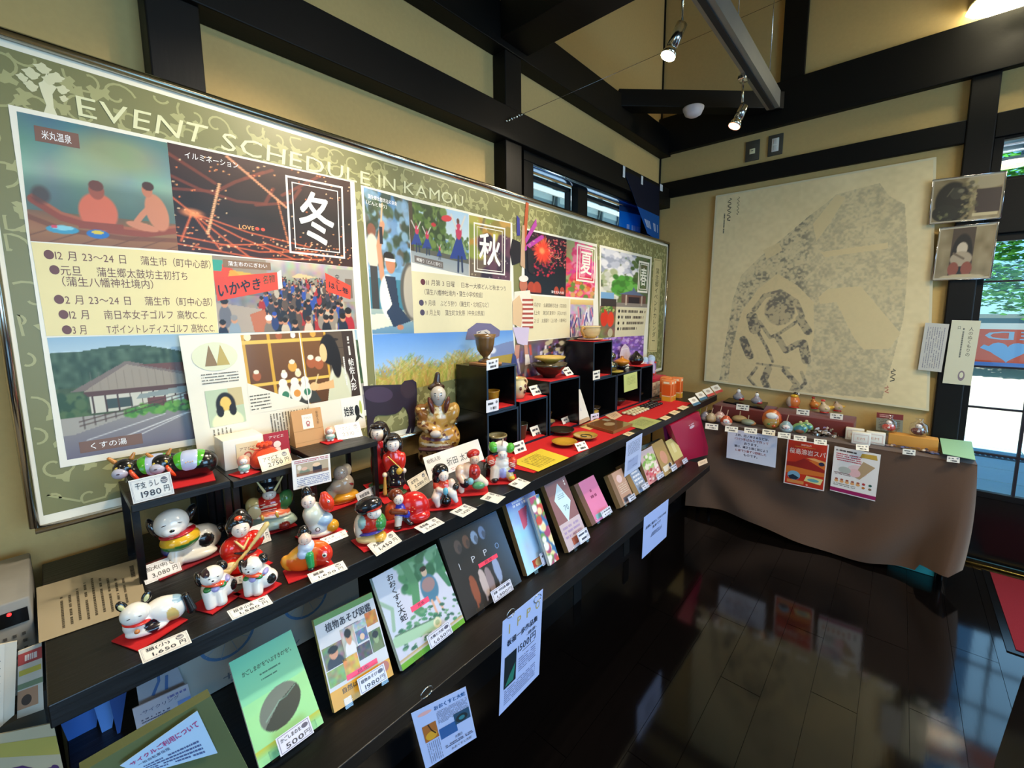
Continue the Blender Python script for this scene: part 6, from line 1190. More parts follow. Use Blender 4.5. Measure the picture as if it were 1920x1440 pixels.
for (px, py, lab, cols, k) in ((1053, 812, 'dark patterned plate, back one of three plates on the red cloth', ['#1c1a16', '#2a261e', '#3a3428'], 1.0), (1058, 834, 'yellow plate, front one of three plates on the red cloth', ['#4a3010', '#c09030', '#d8aa3c'], .92), (1097, 822, 'yellow plate with a dark swirl on the red cloth', ['#4a3010', '#b8923a', '#c8a040'], .92)):
    c = at(px, py, 'z', SZ+.004); o = pot('plate', lab, 'plate', c, PL, cols, k, grp='small plates on the red cloth')
    pot('plate', lab.replace('plate', 'plate beneath', 1)+', lower', 'plate', c, [(.001, -.002), (.02, -.002), (.045, -.001), (.001, .0)], ['#20180f'], k) if 0 else None
    if 'swirl' in lab: MB().tube([c+[.035*math.cos(a)*(1-a/9), .035*math.sin(a)*(1-a/9), .013] for a in np.linspace(0, 6, 20)], .002, '#2a3018', 'pot').build('swirl', o)
# tags at the pots
def tagp(bl, br, tl, z, lab, col='#efe9da', **k):
    s = card(bl, br, tl, z, lab, group='price cards', **k); s.slab(col, .001); s.up(); s.rows(.12, .55, .6, .8, 1, INK, .7, dens=.6); s.rows(.3, .15, .8, .42, 1, INK, .8, dens=.7); s.ell(.82, .74, .09, .12, '#7a7a84', 10); s.mb.build('card', s.thing)
def tagx(x, px, py, w, h, lab, **k): tagp((px-w/2, py+h/2+w*.12), (px+w/2, py+h/2-w*.12), (px-w/2, py-h/2+w*.12), x, lab, ax='x', **k)
tagx(.323, 923, 683, 22, 19, 'tag at the goblet vase', col='#e0e4ee'); tagx(.323, 923, 760, 23, 23, 'tag below the yellow cup', col='#e0e4ee')
for a in (((1000, 743), (1018, 738), (991, 725), 1.087, 'tag beside the cream jug'), ((1063, 706), (1076, 702), (1052, 691), 1.153, 'tag beside the stacked bowls'), ((1001, 823), (1021, 815), (993, 802), SZ, 'tag before the cube with the tall mug'), ((966, 853), (988, 845), (959, 832), SZ, 'tag before the lower left cube'), ((1058, 800), (1073, 793), (1052, 785), SZ, 'tag before the wide cube'), ((1085, 848), (1104, 842), (1077, 832), SZ, 'tag before the three plates')): tagp(*a)
tagx(.323, 1118, 703, 13, 17, 'tag at the topmost cube'); tagx(.323, 1115, 783, 15, 16, 'tag at the cube beneath the teacup cube', col='#e0dcf0')
for a in (((1173, 692), (1183, 689), (1164, 679), 1.113, 'tag beside the silvery jar'), ((1198, 684), (1208, 681), (1192, 669), 1.125, 'tag beside the black pot')): tagp(*a)
s = card((1170, 736), (1195, 728), (1169, 703), .3225, 'pale yellow green note hanging on the cube row', 'note', 'green_note', ax='x'); s.slab('#c5d080', .0006); s.up(); s.rows(.2, .35, .85, .85, 6, '#8a9a58', .3); s.mb.build('sheet', s.thing)
s = card((1086, 796), (1106, 787), (1085, 730), .36, 'white folded card standing between the cubes', 'card', 'folded_card', ax='x'); s.c[2] = at(1088, 730, 'x', .34); s.slab('#e6e0d2', .0015); s.up(); s.rows(.2, .35, .8, .6, 2, '#4a5a9a', .6); s.rect(0, 0, 1, .12, '#b89878'); s.mb.build('sheet', s.thing)
def flat4(pts, z, col, lab, cat, nm, rows=None, grp=None, mat='paper', tx=None):
    P = [np.array([*at(*p, 'z', z)[:2], z]) for p in pts]; s = Sheet(*P, mat=mat); o = thing(nm, lab, cat, sum(P)/4, grp); s.slab(col, .0006)
    if s.N[2] < 0: s.N *= -1
    s.up()
    if rows: s.rows(*rows)
    if tx: s.text(*tx)
    s.mb.build('sheet', o); return o
flat4(((958, 867), (1009, 884), (1067, 858), (1014, 841)), SZ+.0042, '#d9c33a', 'yellow sheet of print lying on the red cloth', 'sheet', 'yellow_sheet', (.15, .15, .85, .72, 9, '#7a6a30', .3))
flat4(((1169, 796), (1206, 805), (1241, 789), (1203, 781)), SZ+.0042, '#a8b070', 'green sheet lying near the front edge of the red cloth', 'sheet', 'green_sheet', (.15, .2, .85, .8, 8, '#6a7a50', .3))
o = thing('wrapped_book', 'brown book in clear wrap lying on the red cloth', 'book', at(1140, 803, 'z', SZ)+[0, 0, .003]); P = [at(*p, 'z', SZ+.003) for p in ((1100, 800), (1150, 814), (1186, 799), (1135, 788))]
m = MB(); m.add([*P, *[p+[0, 0, .0145] for p in P]], [(3, 2, 1, 0), (4, 5, 6, 7), (0, 1, 5, 4), (1, 2, 6, 5), (2, 3, 7, 6), (3, 0, 4, 7)], '#8a5a30', 'film'); m.build('cover', o)
s = Sheet(*[p+[0, 0, .0145] for p in P], mat='paper'); s.ell(.5, .5, .16, .2, '#c8b088'); s.rect(.05, .7, .3, .9, '#c8c0a8'); s.mb.build('print', o)
m = MB(); m.add([p+[0, 0, .016] for p in P], [(0, 1, 2, 3)], '#ffffff', 'bag').add([P[0]+[0, 0, .002], P[3]+[-.03, .02, .002], P[3]+[0, 0, .015], P[0]+[0, 0, .015]], [(0, 1, 2, 3)], '#ffffff', 'bag') if 0 else m.add([p+[0, 0, .016] for p in P], [(0, 1, 2, 3)], '#ffffff', 'bag'); m.build('wrapping', o)
flat4(((1086, 800), (1106, 806), (1140, 791), (1120, 785)), SZ+.0032, '#c9a868', 'tan paper under the wrapped book', 'paper', 'tan_paper')
flat4(((1132, 777), (1150, 788), (1167, 779), (1152, 769)), SZ+.0045, '#e2c4a4', 'pink beige card lying before the folded white card', 'card', 'beige_card', (.2, .2, .8, .8, 4, '#8a6a5a', .3))
for i, (x, y) in enumerate(((1247, 783), (1264, 773), (1280, 764), (1178, 813))):
    flat4(((x-11, y+1), (x+1, y+5), (x+12, y-1), (x, y-4)), SZ+.0045, '#e6d4b0', 'small flat cream card on the red cloth, %s' % ('right of the green sheet', 'middle of the right edge row', 'last of the right edge row', 'before the wrapped book')[i], 'price card', 'price_card', (.2, .3, .8, .7, 2, '#8a7a60', .4), 'price cards')
# white and black chopstick rests
rest0 = None
for k, (cx_, cy_, col, lab, nm) in enumerate(((1192, 773, '#d9cfa6', 'small cream pebble-like chopstick rest in the rows on the red cloth', 'cream_chopstick_rest'), (1219, 762, '#16161a', 'small black chopstick rest in the rows on the red cloth', 'black_chopstick_rest'))):
    c0 = at(cx_, cy_, 'z', SZ+.003); first = None
    for i in range(6):
        for j in range(3):
            p = c0+np.array([(j-1)*.031, (i-2.5)*.037, 0])
            if first is None:
                first = MB().ball(p+[0, 0, .0085], (.0155, .0125, .0085), col, 'pot', 10, R=np.array(Matrix.Rotation(.5, 3, 'Z'))).build(nm); tag(first, lab, 'chopstick rest', nm.replace('_', ' ')+'s'); f0 = p
            else: o = first.copy(); COL.objects.link(o); o.location = first.location+Vector(p-f0)
for (px, py, lab) in ((1229, 752, 'long black oval dish nearer the cubes'), (1257, 750, 'long black oval dish beside the orange boxes')):
    c = at(px, py, 'z', SZ+.002); o = thing('oval_dish', lab, 'dish', c, 'black oval dishes'); MB().lathe([(.001, 0), (.02, 0), (.034, .010), (.036, .014), (.03, .008), (.001, .006)], c, 28, '#1c1a16', 'pot', sy=1.9, sx=.9).build('dish_body', o)
# packages at the far end of the counter
def carton(x0, y0, w, d, z, h, col, nm, lab, grp=None, art=None, top=None):
    o = thing(nm, lab, 'box', (x0+w/2, y0+d/2, z), grp); MB().rbox((x0, y0, z+.0005), (x0+w, y0+d, z+h), .0015, col, 'film').build('box_body', o)
    if art: s = Sheet((x0+w+.0004, y0, z), (x0+w+.0004, y0+d, z), (x0+w+.0004, y0+d, z+h), (x0+w+.0004, y0, z+h), mat='film'); s.lay = 0; art(s); s.mb.build('print', o); s = Sheet((x0, y0-.0004, z), (x0+w, y0-.0004, z), (x0+w, y0-.0004, z+h), (x0, y0-.0004, z+h), mat='film'); s.lay = 0; art(s); s.mb.build('side_print', o)
    return o
def lq(s): s.rect(.35, .35, .65, .6, '#8a8478'); s.up(); s.rect(.42, .44, .58, .5, '#e8e2d4')
for i in range(2):
    for j in range(2): carton(.20+.0*j, 2.93+i*.085, .10, .08, SZ+j*.052, .051, '#e2d8c4', 'white_carton', '%s white printed carton %s the orange boxes' % (('lower', 'upper')[j], ('far from', 'close to')[i]), 'stacked white cartons', lq)
def oa(s): s.rect(.08, .25, .92, .80, '#d85a1c'); s.rect(.08, .04, .92, .24, '#d8a028'); s.up(); s.rect(.2, .84, .8, .93, '#f0e0c0'); s.rect(.08, .24, .92, .29, '#e8c8a0')
for i, (x, y) in enumerate(((.40, 2.86), (.40, 2.905), (.345, 2.96), (.33, 3.01), (.40, 3.03))): carton(x, y, .07, .042, SZ, .15, '#e8874a', 'orange_box', 'orange patterned tea box, %s' % ('front left of the group', 'front right of the group', 'behind the front pair', 'rear left', 'rear right')[i], 'orange tea boxes', oa)
def bagp(c, w, h, col, lab, cols):
    o = thing('candy_bag', lab, 'bag', c, 'clear bags of sweets'); V, Q, C = sdf_part([('e', 0, 0, .42, .22, .18, .42, col), ('e', 0, 0, .2, .22, .18, .2, col), ('e', 0, 0, .85, .18, .06, .2, '#a8c0d8')], 26, .05); m = MB(); X = frame_at(c); X[:3, :3] *= h; m.X = X; m.add(V, None, C, 'film', True, loops=Q.reshape(-1), tot=np.full(len(Q), 4)); m.build('bag_body', o)
    m = MB(); m.X = X
    for i in range(10): m.ball((random.uniform(-.2, .2), -.19, random.uniform(.1, .7)), (.06, .03, .05), random.choice(cols), 'film', 8)
    m.build('sweets', o)
tray = carton(.13, 2.92, .16, .28, SZ+.105, .03, '#c41f4a', 'pink_tray', 'pink tray of bagged sweets on the white cartons')
for i, (x, y, col) in enumerate(((.22, 2.96, '#c88aa0'), (.20, 3.02, '#8a6ab8'), (.22, 3.08, '#b8a8c8'), (.20, 3.14, '#8a5ab0'), (.17, 3.19, '#9a70b8'))): bagp((x, y, SZ+.136), .05, .145, col, 'clear bag of coloured sweets in the pink tray, %s' % ('leftmost', 'second', 'third', 'fourth', 'rightmost')[i], ('#d8402a', '#7a4ab0', '#e8d8b0', '#d8a03a'))
for i, (x, y, col, h) in enumerate(((.28, 3.16, '#b8743c', .10), (.33, 3.12, '#e2d2ba', .08), (.36, 3.20, '#d8c4a4', .085), (.28, 3.24, '#a8323a', .09))): bagp((x, y, SZ+.001), .05, h, col, ('brown jar shaped packet', 'cream packet nearer the orange boxes', 'cream packet near the counter end', 'red packet')[i]+' at the far end of the counter', ('#e8d8c0', '#a8442a'))
for i, (x, y) in enumerate(((1301, 750), (1314, 740), (1328, 733), (1343, 727))):
    s = card((x, y+12), (x+13, y+7), (x-11, y-2), SZ, 'white leaflet with %s foot, %s in the row of four leaflets' % (('blue', 'blue', 'red', 'red')[i], ('first', 'second', 'third', 'last')[i]), 'leaflet', 'leaflet', 'row of four leaflets at the counter end', flat=False, tilt=30); s.slab('#ece6dc', .001); s.up(); s.rect(0, 0, 1, .3, ('#3a6a8a', '#3a6a8a', '#c8403a', '#c8403a')[i]); s.ell(.5, .65, .25, .18, '#b8aca0'); s.mb.build('sheet', s.thing)
# ------------------------------------------------------------------ far table with its cloth
TZ = .70; TY = 3.174
o = thing('cloth_table', 'long table under a floor length brown cloth by the far wall', 'table', (1.2, 3.38, 0))
MB().box((.50, TY+.01, TZ-.03), (1.955, 3.58, TZ-.004), '#3a3a3a', 'matt').build('table_top', o)
for x in (.56, 1.88):
    for y in (TY+.06, 3.5): MB().tube([(x, y, 0), (x, y, TZ-.03)], .014, '#777777', 'chrome', 12).build('leg', o)
m = MB(); nu, nv = 90, 26; G = np.zeros((nv, nu, 3)); path = []
x0, x1 = .50, 1.962
for i in range(nu):
    t = i/(nu-1)
    if t < .82: path.append((x0+(x1-x0)*t/.82, TY, 0))
    else: path.append((x1, TY+(t-.82)/.18*.38, 1))
for j in range(nv):
    v = j/(nv-1)
    for i in range(nu):
        x, y, sd = path[i]; t = i/(nu-1); drop = TZ-(TZ-.045-.03*math.sin(t*9)-(.045 if t > .74 else 0))*v
        f = .012*v*(math.sin(t*30+2*v)+.6*math.sin(t*17+v*3))+.03*v*v+.035*math.sin(10*(v-.9*(1-(2*t/.82-1)**2)))*v*(1-(2*min(t, .82)/.82-1)**2)+.06*v*math.exp(-((t-.80)/.05)**2)
        cr = math.exp(-((t-.82)/.05)**2)*.05*v
        if sd: x += f*.6+cr*.3-.07*v*v
        else: y -= f+cr; x -= .05*v*v*max(0, (t-.6)/.22)
        G[j, i] = (x, y, drop)
m.grid(G, '#5c4434', 'cloth'); m.box((x0, TY-.001, TZ-.003), (x1, 3.585, TZ+.001), '#5c4434', 'cloth'); m.build('tablecloth', o)
tag(MB().rbox((1.66, 3.24, .001), (1.86, 3.5, .10), .004, '#3aa6a0', 'matt').build('storage_box'), 'teal storage box under the brown clothed table', 'box')
MZ = .80
for (xa, xb, lab) in ((.60, .985, 'maroon covered riser carrying the dark tray'), (.995, 1.44, 'maroon covered riser carrying the rooster figurines')):
    b = MB().rbox((xa, 3.33, TZ+.002), (xb, 3.56, MZ), .006, '#6e2a26', 'cloth'); tag(b.build('covered_riser'), lab, 'display stand', 'maroon covered risers on the far table')
def note(bl, br, tl, lab, art, nm='notice_sheet', cat='notice', ax='y', v=TY-.045, col='#dfe3f2', curl=0):
    s = card(bl, br, tl, v, lab, cat, nm, ax=ax); s.slab(col, .0006, nu=6, nv=6); s.up(); art(s); s.mb.build('sheet', s.thing); return s
def a1(s):
    for k, (t, c) in enumerate((('土鈴、田ノ神さぁなどは、', '#3a3a50'), ('1つ1つ手ばねりで作って', '#a85a5a'), ('おります。', '#3a3a50'), ('猪は、縄文土器と同じよう', '#3a3a50'), ('に薪で少量ずつ野焼した', '#a85a5a'), ('ものです。', '#3a3a50'))):
        w = len(t)/12*.68; s.text(t, .5-w/2, .80-k*.125, .5+w/2, .885-k*.125, c, bold=.03)
note((1362, 858), (1454, 877), (1365, 803), 'white notice with six lines on handmade clay pieces, pinned to the brown cloth', a1)
def a2(s):
    s.rect(.03, .02, .97, .98, '#c8341c'); s.up(); s.poly([(.03, .40), (.3, .46), (.5, .58), (.7, .62), (.97, .55), (.97, .30), (.03, .25)], '#d8722c'); s.poly([(.03, .50), (.25, .52), (.45, .62), (.6, .58), (.97, .44), (.97, .38), (.03, .42)], '#9a241c'); s.poly([(.5, .64), (.7, .66), (.97, .62), (.97, .55), (.75, .60)], '#e8a868')
    s.up(); s.text('桜島溶岩スパ', .08, .70, .95, .82, '#f0dcd0', bold=.02); s.rect(.2, .86, .7, .868, '#e0a03a'); s.rows(.35, .89, .6, .93, 2, '#f0d8c8', .5); s.ell(.24, .22, .16, .10, '#7aa8c0'); s.up(); s.poly([(.1, .19), (.22, .24), (.3, .21), (.38, .18), (.3, .13), (.15, .13)], '#1c2a3a'); s.ell(.88, .56, .07, .04, '#2a2a44'); s.poly([(.5, .14), (.9, .11), (.95, .24), (.55, .26)], '#e8d890'); s.ell(.72, .18, .14, .035, '#6aa8a8'); s.rect(.08, .05, .5, .12, '#d88a4a'); s.ell(.58, .06, .03, .02, '#e8a08a')
note((1469, 905), (1545, 921), (1477, 822), 'red poster with a volcano landscape hanging on the brown cloth', a2, 'volcano_poster', 'poster', col='#f0e4e0')
def a3(s):
    s.rows(.05, .90, .5, .96, 1, '#4a3a3a', .6, dens=2); s.rows(.06, .70, .62, .88, 4, '#c84a5a', .5, dens=1); s.poly([(.58, .86), (.95, .86), (.92, .96), (.62, .95)], '#c8a040'); s.ell(.55, .55, .22, .13, '#e8c8c8'); s.up(); s.poly([(.48, .42), (.62, .38), (.92, .70), (.66, .78)], '#b89a74'); s.ell(.5, .5, .13, .09, '#e8b8b8'); s.ell(.28, .52, .14, .07, '#b8bab0')
    s.rows(.05, .40, .42, .46, 2, '#7a4a44', .5)
    for k in range(5): s.ell(.12+k*.12, .26, .045, .03, '#e8a868'); s.ell(.12+k*.12, .30, .035, .02, '#a85a4a')
    for k, c in enumerate(('#b83a3a', '#2a5a4a', '#c8742a', '#8a6a4a')): s.ell(.72+.14*(k % 2), .30-.08*(k//2), .035, .025, c)
    s.rows(.06, .15, .55, .22, 2, '#7a6a5a', .4); s.rect(.0, .02, 1, .10, '#9a1c5a')
note((1556, 919), (1641, 940), (1565, 836), 'white and pink food poster with a violet foot strip on the brown cloth', a3, 'food_poster', 'poster', col='#efe8e2')
_lastfig = lambda: [o for o in COL.objects if o.get('category') == 'figurine'][-1]
# ---- things on the far table
def fig2(px, py, ty, lab, parts, feats=(), z=TZ, cat='figurine', nm='clay_figurine', grp='small clay pieces on the far table', **k): return figurine((px, py), ty, lab, parts, feats, z=z, name=nm, cat=cat, group=grp, res=k.pop('res', 30), lift=.006, **k)
def tagt(px, py, z, lab, w=24): tagp((px-w/2, py+6), (px+w/2, py+9), (px-w/2+1, py-5), z, lab, tilt=30)
def bell(px, py, ty, lab, c1, c2, mask=True):
    fig2(px, py, ty, lab, {'body': [('e', 0, 0, .28, .34, .30, .28, c1), ('e', 0, -.08, .2, .31, .25, .2, c2), ('e', 0, 0, .5, .2, .18, .14, c1)], 'cord': [('c', 0, 0, .55, .08, 0, .98, .035, .03, '#c8a088')]}, ([(0, -.33, .36, .2, .06, .14, '#efe6e0', 0), (0, -.39, .34, .04, .02, .03, '#c8403a', 0)] if mask else []), cat='bell', nm='clay_bell')
bell(1322, 790, 762, 'lilac clay bell nearest the counter', '#a8a0b0', '#c8b0a8', False); bell(1333, 793, 764, 'tan clay bell beside the lilac one', '#b8a488', '#b89a70', False); bell(1349, 793, 760, 'pink clay bell with a white masked face', '#c8a09c', '#a8a0b0'); bell(1361, 800, 768, 'red and white clay bell with a masked face', '#c85a3c', '#d8b8a0'); bell(1473, 812, 777, 'pale blue clay bell with a long cord', '#8aa8b0', '#a8b8b8')
for (x, y, ty, c, lab) in ((1386, 793, 770, '#b8a070', 'small ochre snail bell'), (1402, 799, 778, '#8a9078', 'small green grey snail bell')):
    fig2(x, y, ty, lab, {'body': [('e', 0, 0, .3, .6, .4, .3, c), ('e', .3, 0, .22, .4, .3, .22, '#b87a4a')], 'loop': [('c', 0, 0, .5, .04, 0, .95, .05, .05, '#b89878')]}, cat='bell', nm='clay_bell')
fig2(1445, 806, 768, 'large round clay face plaque in orange with a white mask', {'body': [('e', 0, 0, .5, .42, .18, .5, '#c8682a'), ('e', 0, -.1, .32, .34, .16, .3, '#a8884a')], 'mask': [('e', 0, -.15, .72, .26, .1, .17, '#efe8e0')], 'rim': [('e', .02, .05, .52, .45, .12, .52, '#b83a1c')]}, [(-.1, -.24, .3, .08, .04, .06, '#5a8a4a', 0), (.12, -.24, .22, .1, .04, .08, '#c85a2a', 0), (.28, -.12, .4, .05, .1, .2, '#d8a04a', 0)], cat='plaque', nm='clay_plaque')
for (x, y, ty, lab) in ((1499, 815, 789, 'green round fan shaped clay piece, front one'), (1510, 812, 787, 'green round fan shaped clay piece, rear one')):
    fig2(x, y, ty, lab, {'body': [('e', 0, 0, .42, .5, .15, .42, '#7aa060'), ('e', 0, -.08, .38, .38, .12, .32, '#3a7a80'), ('e', 0, -.1, .26, .3, .12, .2, '#8a5a3c')], 'loop': [('e', .02, 0, .88, .12, .05, .12, '#c8c080')]}, cat='bell', nm='fan_bell')
m = MB(); c = at(1545, 818, 'z', TZ); random.seed(4)
o = thing('cellophane_heap', 'shiny crinkled cellophane packet with a silver sheen', 'packet', c)
for i in range(90):
    p = c+[random.gauss(0, .035), random.gauss(0, .02), abs(random.gauss(.022, .016))+.004]; R = np.array((Matrix.Rotation(random.uniform(0, 6), 3, 'Z')@Matrix.Rotation(random.uniform(0, 3), 3, 'X'))); V = np.array([[-1, -.6, 0], [1, -.5, .2], [.8, .7, 0], [-.9, .5, .3]])*.013@R.T+p; m.add(V, [(0, 1, 2), (0, 2, 3)], random.choice(('#c8c8c8', '#a8a090', '#d8d4e0', '#8a8070')), random.choice(('chrome', 'bag', 'film')))
m.build('wrapping', o)['kind'] = 'stuff'
# on the risers
tr_ = thing('dark_tray', 'dark lacquer tray holding two glass topped figures on the left riser', 'tray', (.78, 3.45, MZ)); P = [at(*p, 'z', MZ+.001) for p in ((1356, 755), (1432, 769), (1440, 757), (1372, 746))]
MB().add([*P, *[p+[0, 0, .012] for p in P]], [(3, 2, 1, 0), (4, 5, 6, 7), (0, 1, 5, 4), (1, 2, 6, 5), (2, 3, 7, 6), (3, 0, 4, 7)], mat='lacquer').build('tray_body', tr_)
for (x, y, ty, lab) in ((1384, 752, 728, 'grey figure with a white head, left on the dark tray'), (1418, 759, 735, 'grey figure with a white head, right on the dark tray')):
    fig2(x, y, ty, lab, {'body': [('e', 0, 0, .28, .42, .3, .28, '#8a8890'), ('e', 0, 0, .5, .22, .2, .2, '#a09aa8'), ('e', .2, -.1, .15, .25, .2, .14, '#a8302c')], 'head': [('e', 0, -.02, .78, .15, .14, .16, '#f0ece8')], 'hair': [('e', 0, 0, .94, .07, .07, .06, K_)]}, z=MZ+.014)
fig2(1488, 766, 734, 'tall orange clay bird with a yellow ring collar', {'body': [('e', 0, 0, .38, .32, .28, .38, '#d8783a'), ('e', -.2, 0, .35, .22, .24, .34, '#b8a898'), ('e', 0, 0, .66, .22, .2, .16, '#d87a34')], 'collar': [('e', 0, -.08, .74, .20, .16, .10, '#e2b02a')], 'head': [('e', .05, 0, .9, .12, .1, .08, '#2a2424'), ('e', .2, 0, .86, .06, .06, .06, '#efe4dc')], 'base': [('e', 0, 0, .05, .3, .26, .06, '#b82a1c')]}, [(0, -.2, .74, .08, .04, .05, '#c8601c', 0)], z=MZ)
for i, (x, y, ty, lab) in enumerate(((1527, 768, 744, 'orange rooster figurine, left of the rooster group'), (1545, 776, 749, 'pale rooster figurine, front of the rooster group'), (1537, 766, 746, 'orange rooster figurine, rear of the rooster group'), (1570, 773, 748, 'single pale rooster figurine at the right end of the riser'))):
    c1 = ('#d8823a', '#c8b090', '#d87a3c', '#c8a888')[i]
    fig2(x, y, ty, lab, {'body': [('e', 0, 0, .34, .36, .28, .30, c1), ('c', -.05, 0, .5, -.12, 0, .74, .2, .12, c1), ('c', .2, 0, .4, .5, 0, .5, .16, .1, '#d8a83a')], 'comb': [('e', -.12, 0, .92, .14, .05, .09, '#d8382a')], 'foot': [('e', 0, 0, .06, .3, .25, .07, '#b8241c')]}, [(-.18, -.14, .74, .03, .03, .03, '#222222', 0), (-.26, -.02, .70, .06, .03, .03, '#e2b02a', 0), (.1, -.26, .36, .1, .04, .06, '#b8b060', 0)], z=MZ)
for k, (x, y, z, lab) in enumerate(((1334, 798, TZ, 'between the first bells'), (1371, 803, TZ, 'below the red and white bell'), (1407, 806, TZ, 'below the snail bells'), (1441, 809, TZ, 'below the large round face'), (1470, 815, TZ, 'below the pale blue bell'), (1500, 820, TZ, 'below the green fan pieces'), (1538, 827, TZ, 'below the shiny packet'), (1617, 838, TZ, 'below the white boxes'), (1704, 846, TZ, 'below the flat packets'), (1787, 860, TZ, 'below the stack of green papers'), (1392, 762, MZ+.013, 'on the dark tray'), (1505, 771, MZ, 'beside the orange bird'), (1568, 779, MZ, 'before the single rooster'))): tagt(x, y, z, 'small white label card '+lab)
def eart(s): s.frame(.1, .15, .9, .85, .03, '#d8b8b0'); s.text('EM', .3, .4, .7, .6, '#d8a890')
for i, (x, y, lab) in enumerate(((1601, 826, 'left'), (1613, 834, 'front middle'), (1640, 834, 'right'))):
    p = at(x, y, 'z', TZ+.001); o = thing('white_soap_box', '%s one of three white wrapped soap boxes' % lab, 'box', p, 'white wrapped soap boxes'); MB().rbox(p-[.045, .0, 0], p+[.045, .035, .075], .004, '#ebe8de', 'film').build('box_body', o); s = Sheet(p+[-.044, -.0005, .002], p+[.044, -.0005, .002], p+[.044, -.0005, .073], p+[-.044, -.0005, .073]); s.lay = 0; eart(s); s.mb.build('print', o)
a_, b_ = at(1664, 832, 'z', TZ), at(1748, 832, 'z', TZ); 
o = thing('tan_block', 'tan wooden block carrying two wrapped red dolls', 'block', (a_+b_)/2); MB().rbox((a_[0], 3.30, TZ+.002), (1.82, 3.37, TZ+.075), .005, '#c98f3c', 'matt').build('block_body', o)
for i, x in enumerate((1.60, 1.73)):
    b0 = np.array([x, 3.335, TZ+.076]); fig2(0, 0, 0, ('left', 'right')[i]+' small red doll in clear wrap on the tan block', {'body': [('e', 0, 0, .3, .42, .34, .3, ('#c84a3c', '#6a3a34')[i]), ('e', .2, 0, .3, .3, .3, .3, ('#b83a34', '#5a2a2a')[i])], 'head': [('e', .05, 0, .70, .22, .22, .22, '#efe6e2')], 'hair': [('e', .12, .1, .82, .22, .2, .16, '#4a2a28')]}, [(-.02, -.21, .72, .03, .02, .03, '#222222', 0), (.12, -.21, .72, .03, .02, .03, '#222222', 0), (.05, -.34, .34, .1, .03, .08, '#e8d8c8', 0)], b=b0, h=.07); MB().lathe([(.001, 0), (.036, .002), (.044, .03), (.038, .065), (.014, .085), (.02, .10)], b0+[.003, 0, .001], 9, '#ffffff', 'bag').build('clear_wrap', bpy.data.objects[-1] if 0 else COL.objects[-1] if 0 else _lastfig())
fp = thing('flat_packets', 'flat clear packets of small trinkets before the tan block', 'packet', at(1700, 845, 'z', TZ)); m = MB(); c = at(1705, 842, 'z', TZ+.003)
for i in range(26): m.ball(c+[random.uniform(-.13, .12), random.uniform(-.03, .03)-.0, random.uniform(.003, .012)], (.016, .009, .005), random.choice(('#8a6a5a', '#5a6aa0', '#c8a8a8', '#3a3a5a', '#d8d0c8')), 'film', 8, R=np.array(Matrix.Rotation(random.uniform(0, 3), 3, 'Z')))
m.build('trinkets', fp)['kind'] = 'stuff'; MB().box(c+[-.15, -.045, .010], c+[.14, .04, .0115], '#ffffff', 'bag').build('wrapping', fp)
for k in range(8):
    P = [at(*p, 'z', TZ+.002+k*.005) for p in ((1770-k*.3, 850), (1829, 862), (1822, 828), (1762, 821))]; s = Sheet(*P); s.slab('#9fd0a8' if k == 7 else '#c8dcc0', .003); tag(s.mb.build('green_paper'), 'pale green paper in the stack at the right end of the table' if k < 7 else 'top pale green paper of the stack at the table end', 'paper', 'stack of green papers')
s = card((1663, 812), (1740, 822), (1644, 773), TZ, 'maroon and grey printed card standing behind the dolls', 'card', 'printed_card'); s.c = [at(1642, 806, 'y', 3.54), at(1692, 812, 'y', 3.54), at(1694, 778, 'y', 3.55), at(1644, 773, 'y', 3.55)]; s = Sheet(*s.c); s.slab('#8a8a78', .001); s.up(); s.rect(0, .7, 1, 1, '#7a2a28'); s.rows(.1, .1, .9, .65, 6, '#4a4a40', .4); s.up(); s.rows(.12, .76, .6, .94, 2, '#e0a8a0', .6); o_ = tag(s.mb.build('printed_card'), 'maroon topped grey card standing against the far wall behind the dolls', 'card')
bpy.data.objects.remove(bpy.data.objects['printed_card']) if bpy.data.objects['printed_card'].type == 'EMPTY' else None
# ------------------------------------------------------------------ far wall: rubbing, photos, notes
ru = thing('stone_rubbing', 'large cream paper rubbing of a carved stone figure on the far wall', 'artwork', (1.1, 3.6, .9))
s = Sheet(at(1320, 714, 'y', 3.592), at(1742, 771, 'y', 3.592), at(1756, 294, 'y', 3.592), at(1342, 367, 'y', 3.592), mat='panel'); s.slab('#d9cfae', .022)
c = Can(390, 440, '#e2d0a2'); c.noise(.03, 6); c.noise(.02, 70)
def mask_poly(P):
    k = Can(390, 440, '#000000'); k.poly(P, '#ffffff'); return k.a[..., 0]
stone = mask_poly([(.13, .55), (.17, .42), (.27, .33), (.38, .25), (.50, .16), (.58, .11), (.62, .08), (.80, .06), (.84, .12), (.90, .16), (.92, .40), (.91, .62), (.88, .78), (.84, .98), (.44, 1), (.30, .995), (.08, .99), (.10, .80)])
fine = RNG.random((440, 390)); blot = Can(390, 440, '#808080'); blot.noise(.5, 45); blot = blot.a[..., 0]; b2 = Can(390, 440, '#808080'); b2.noise(.5, 120); b2 = b2.a[..., 0]; b3 = Can(390, 440, '#808080'); b3.noise(.4, 9); b3 = b3.a[..., 0]
tone = np.clip(.36+.9*(blot-.5)+.35*(fine-.5)+1.3*(b2-.5)+.5*(b3-.5), 0, 1); left = np.clip((.50-c.x)/.06+.5, 0, 1)
c.put(stone*(tone*.5+.18), '#a0977c'); c.put(stone*left*np.clip((tone-.45)*3, 0, 1), '#6e6a5e', .6)
lo = lambda P: c.put(mask_poly(P), '#dcc898', .93)
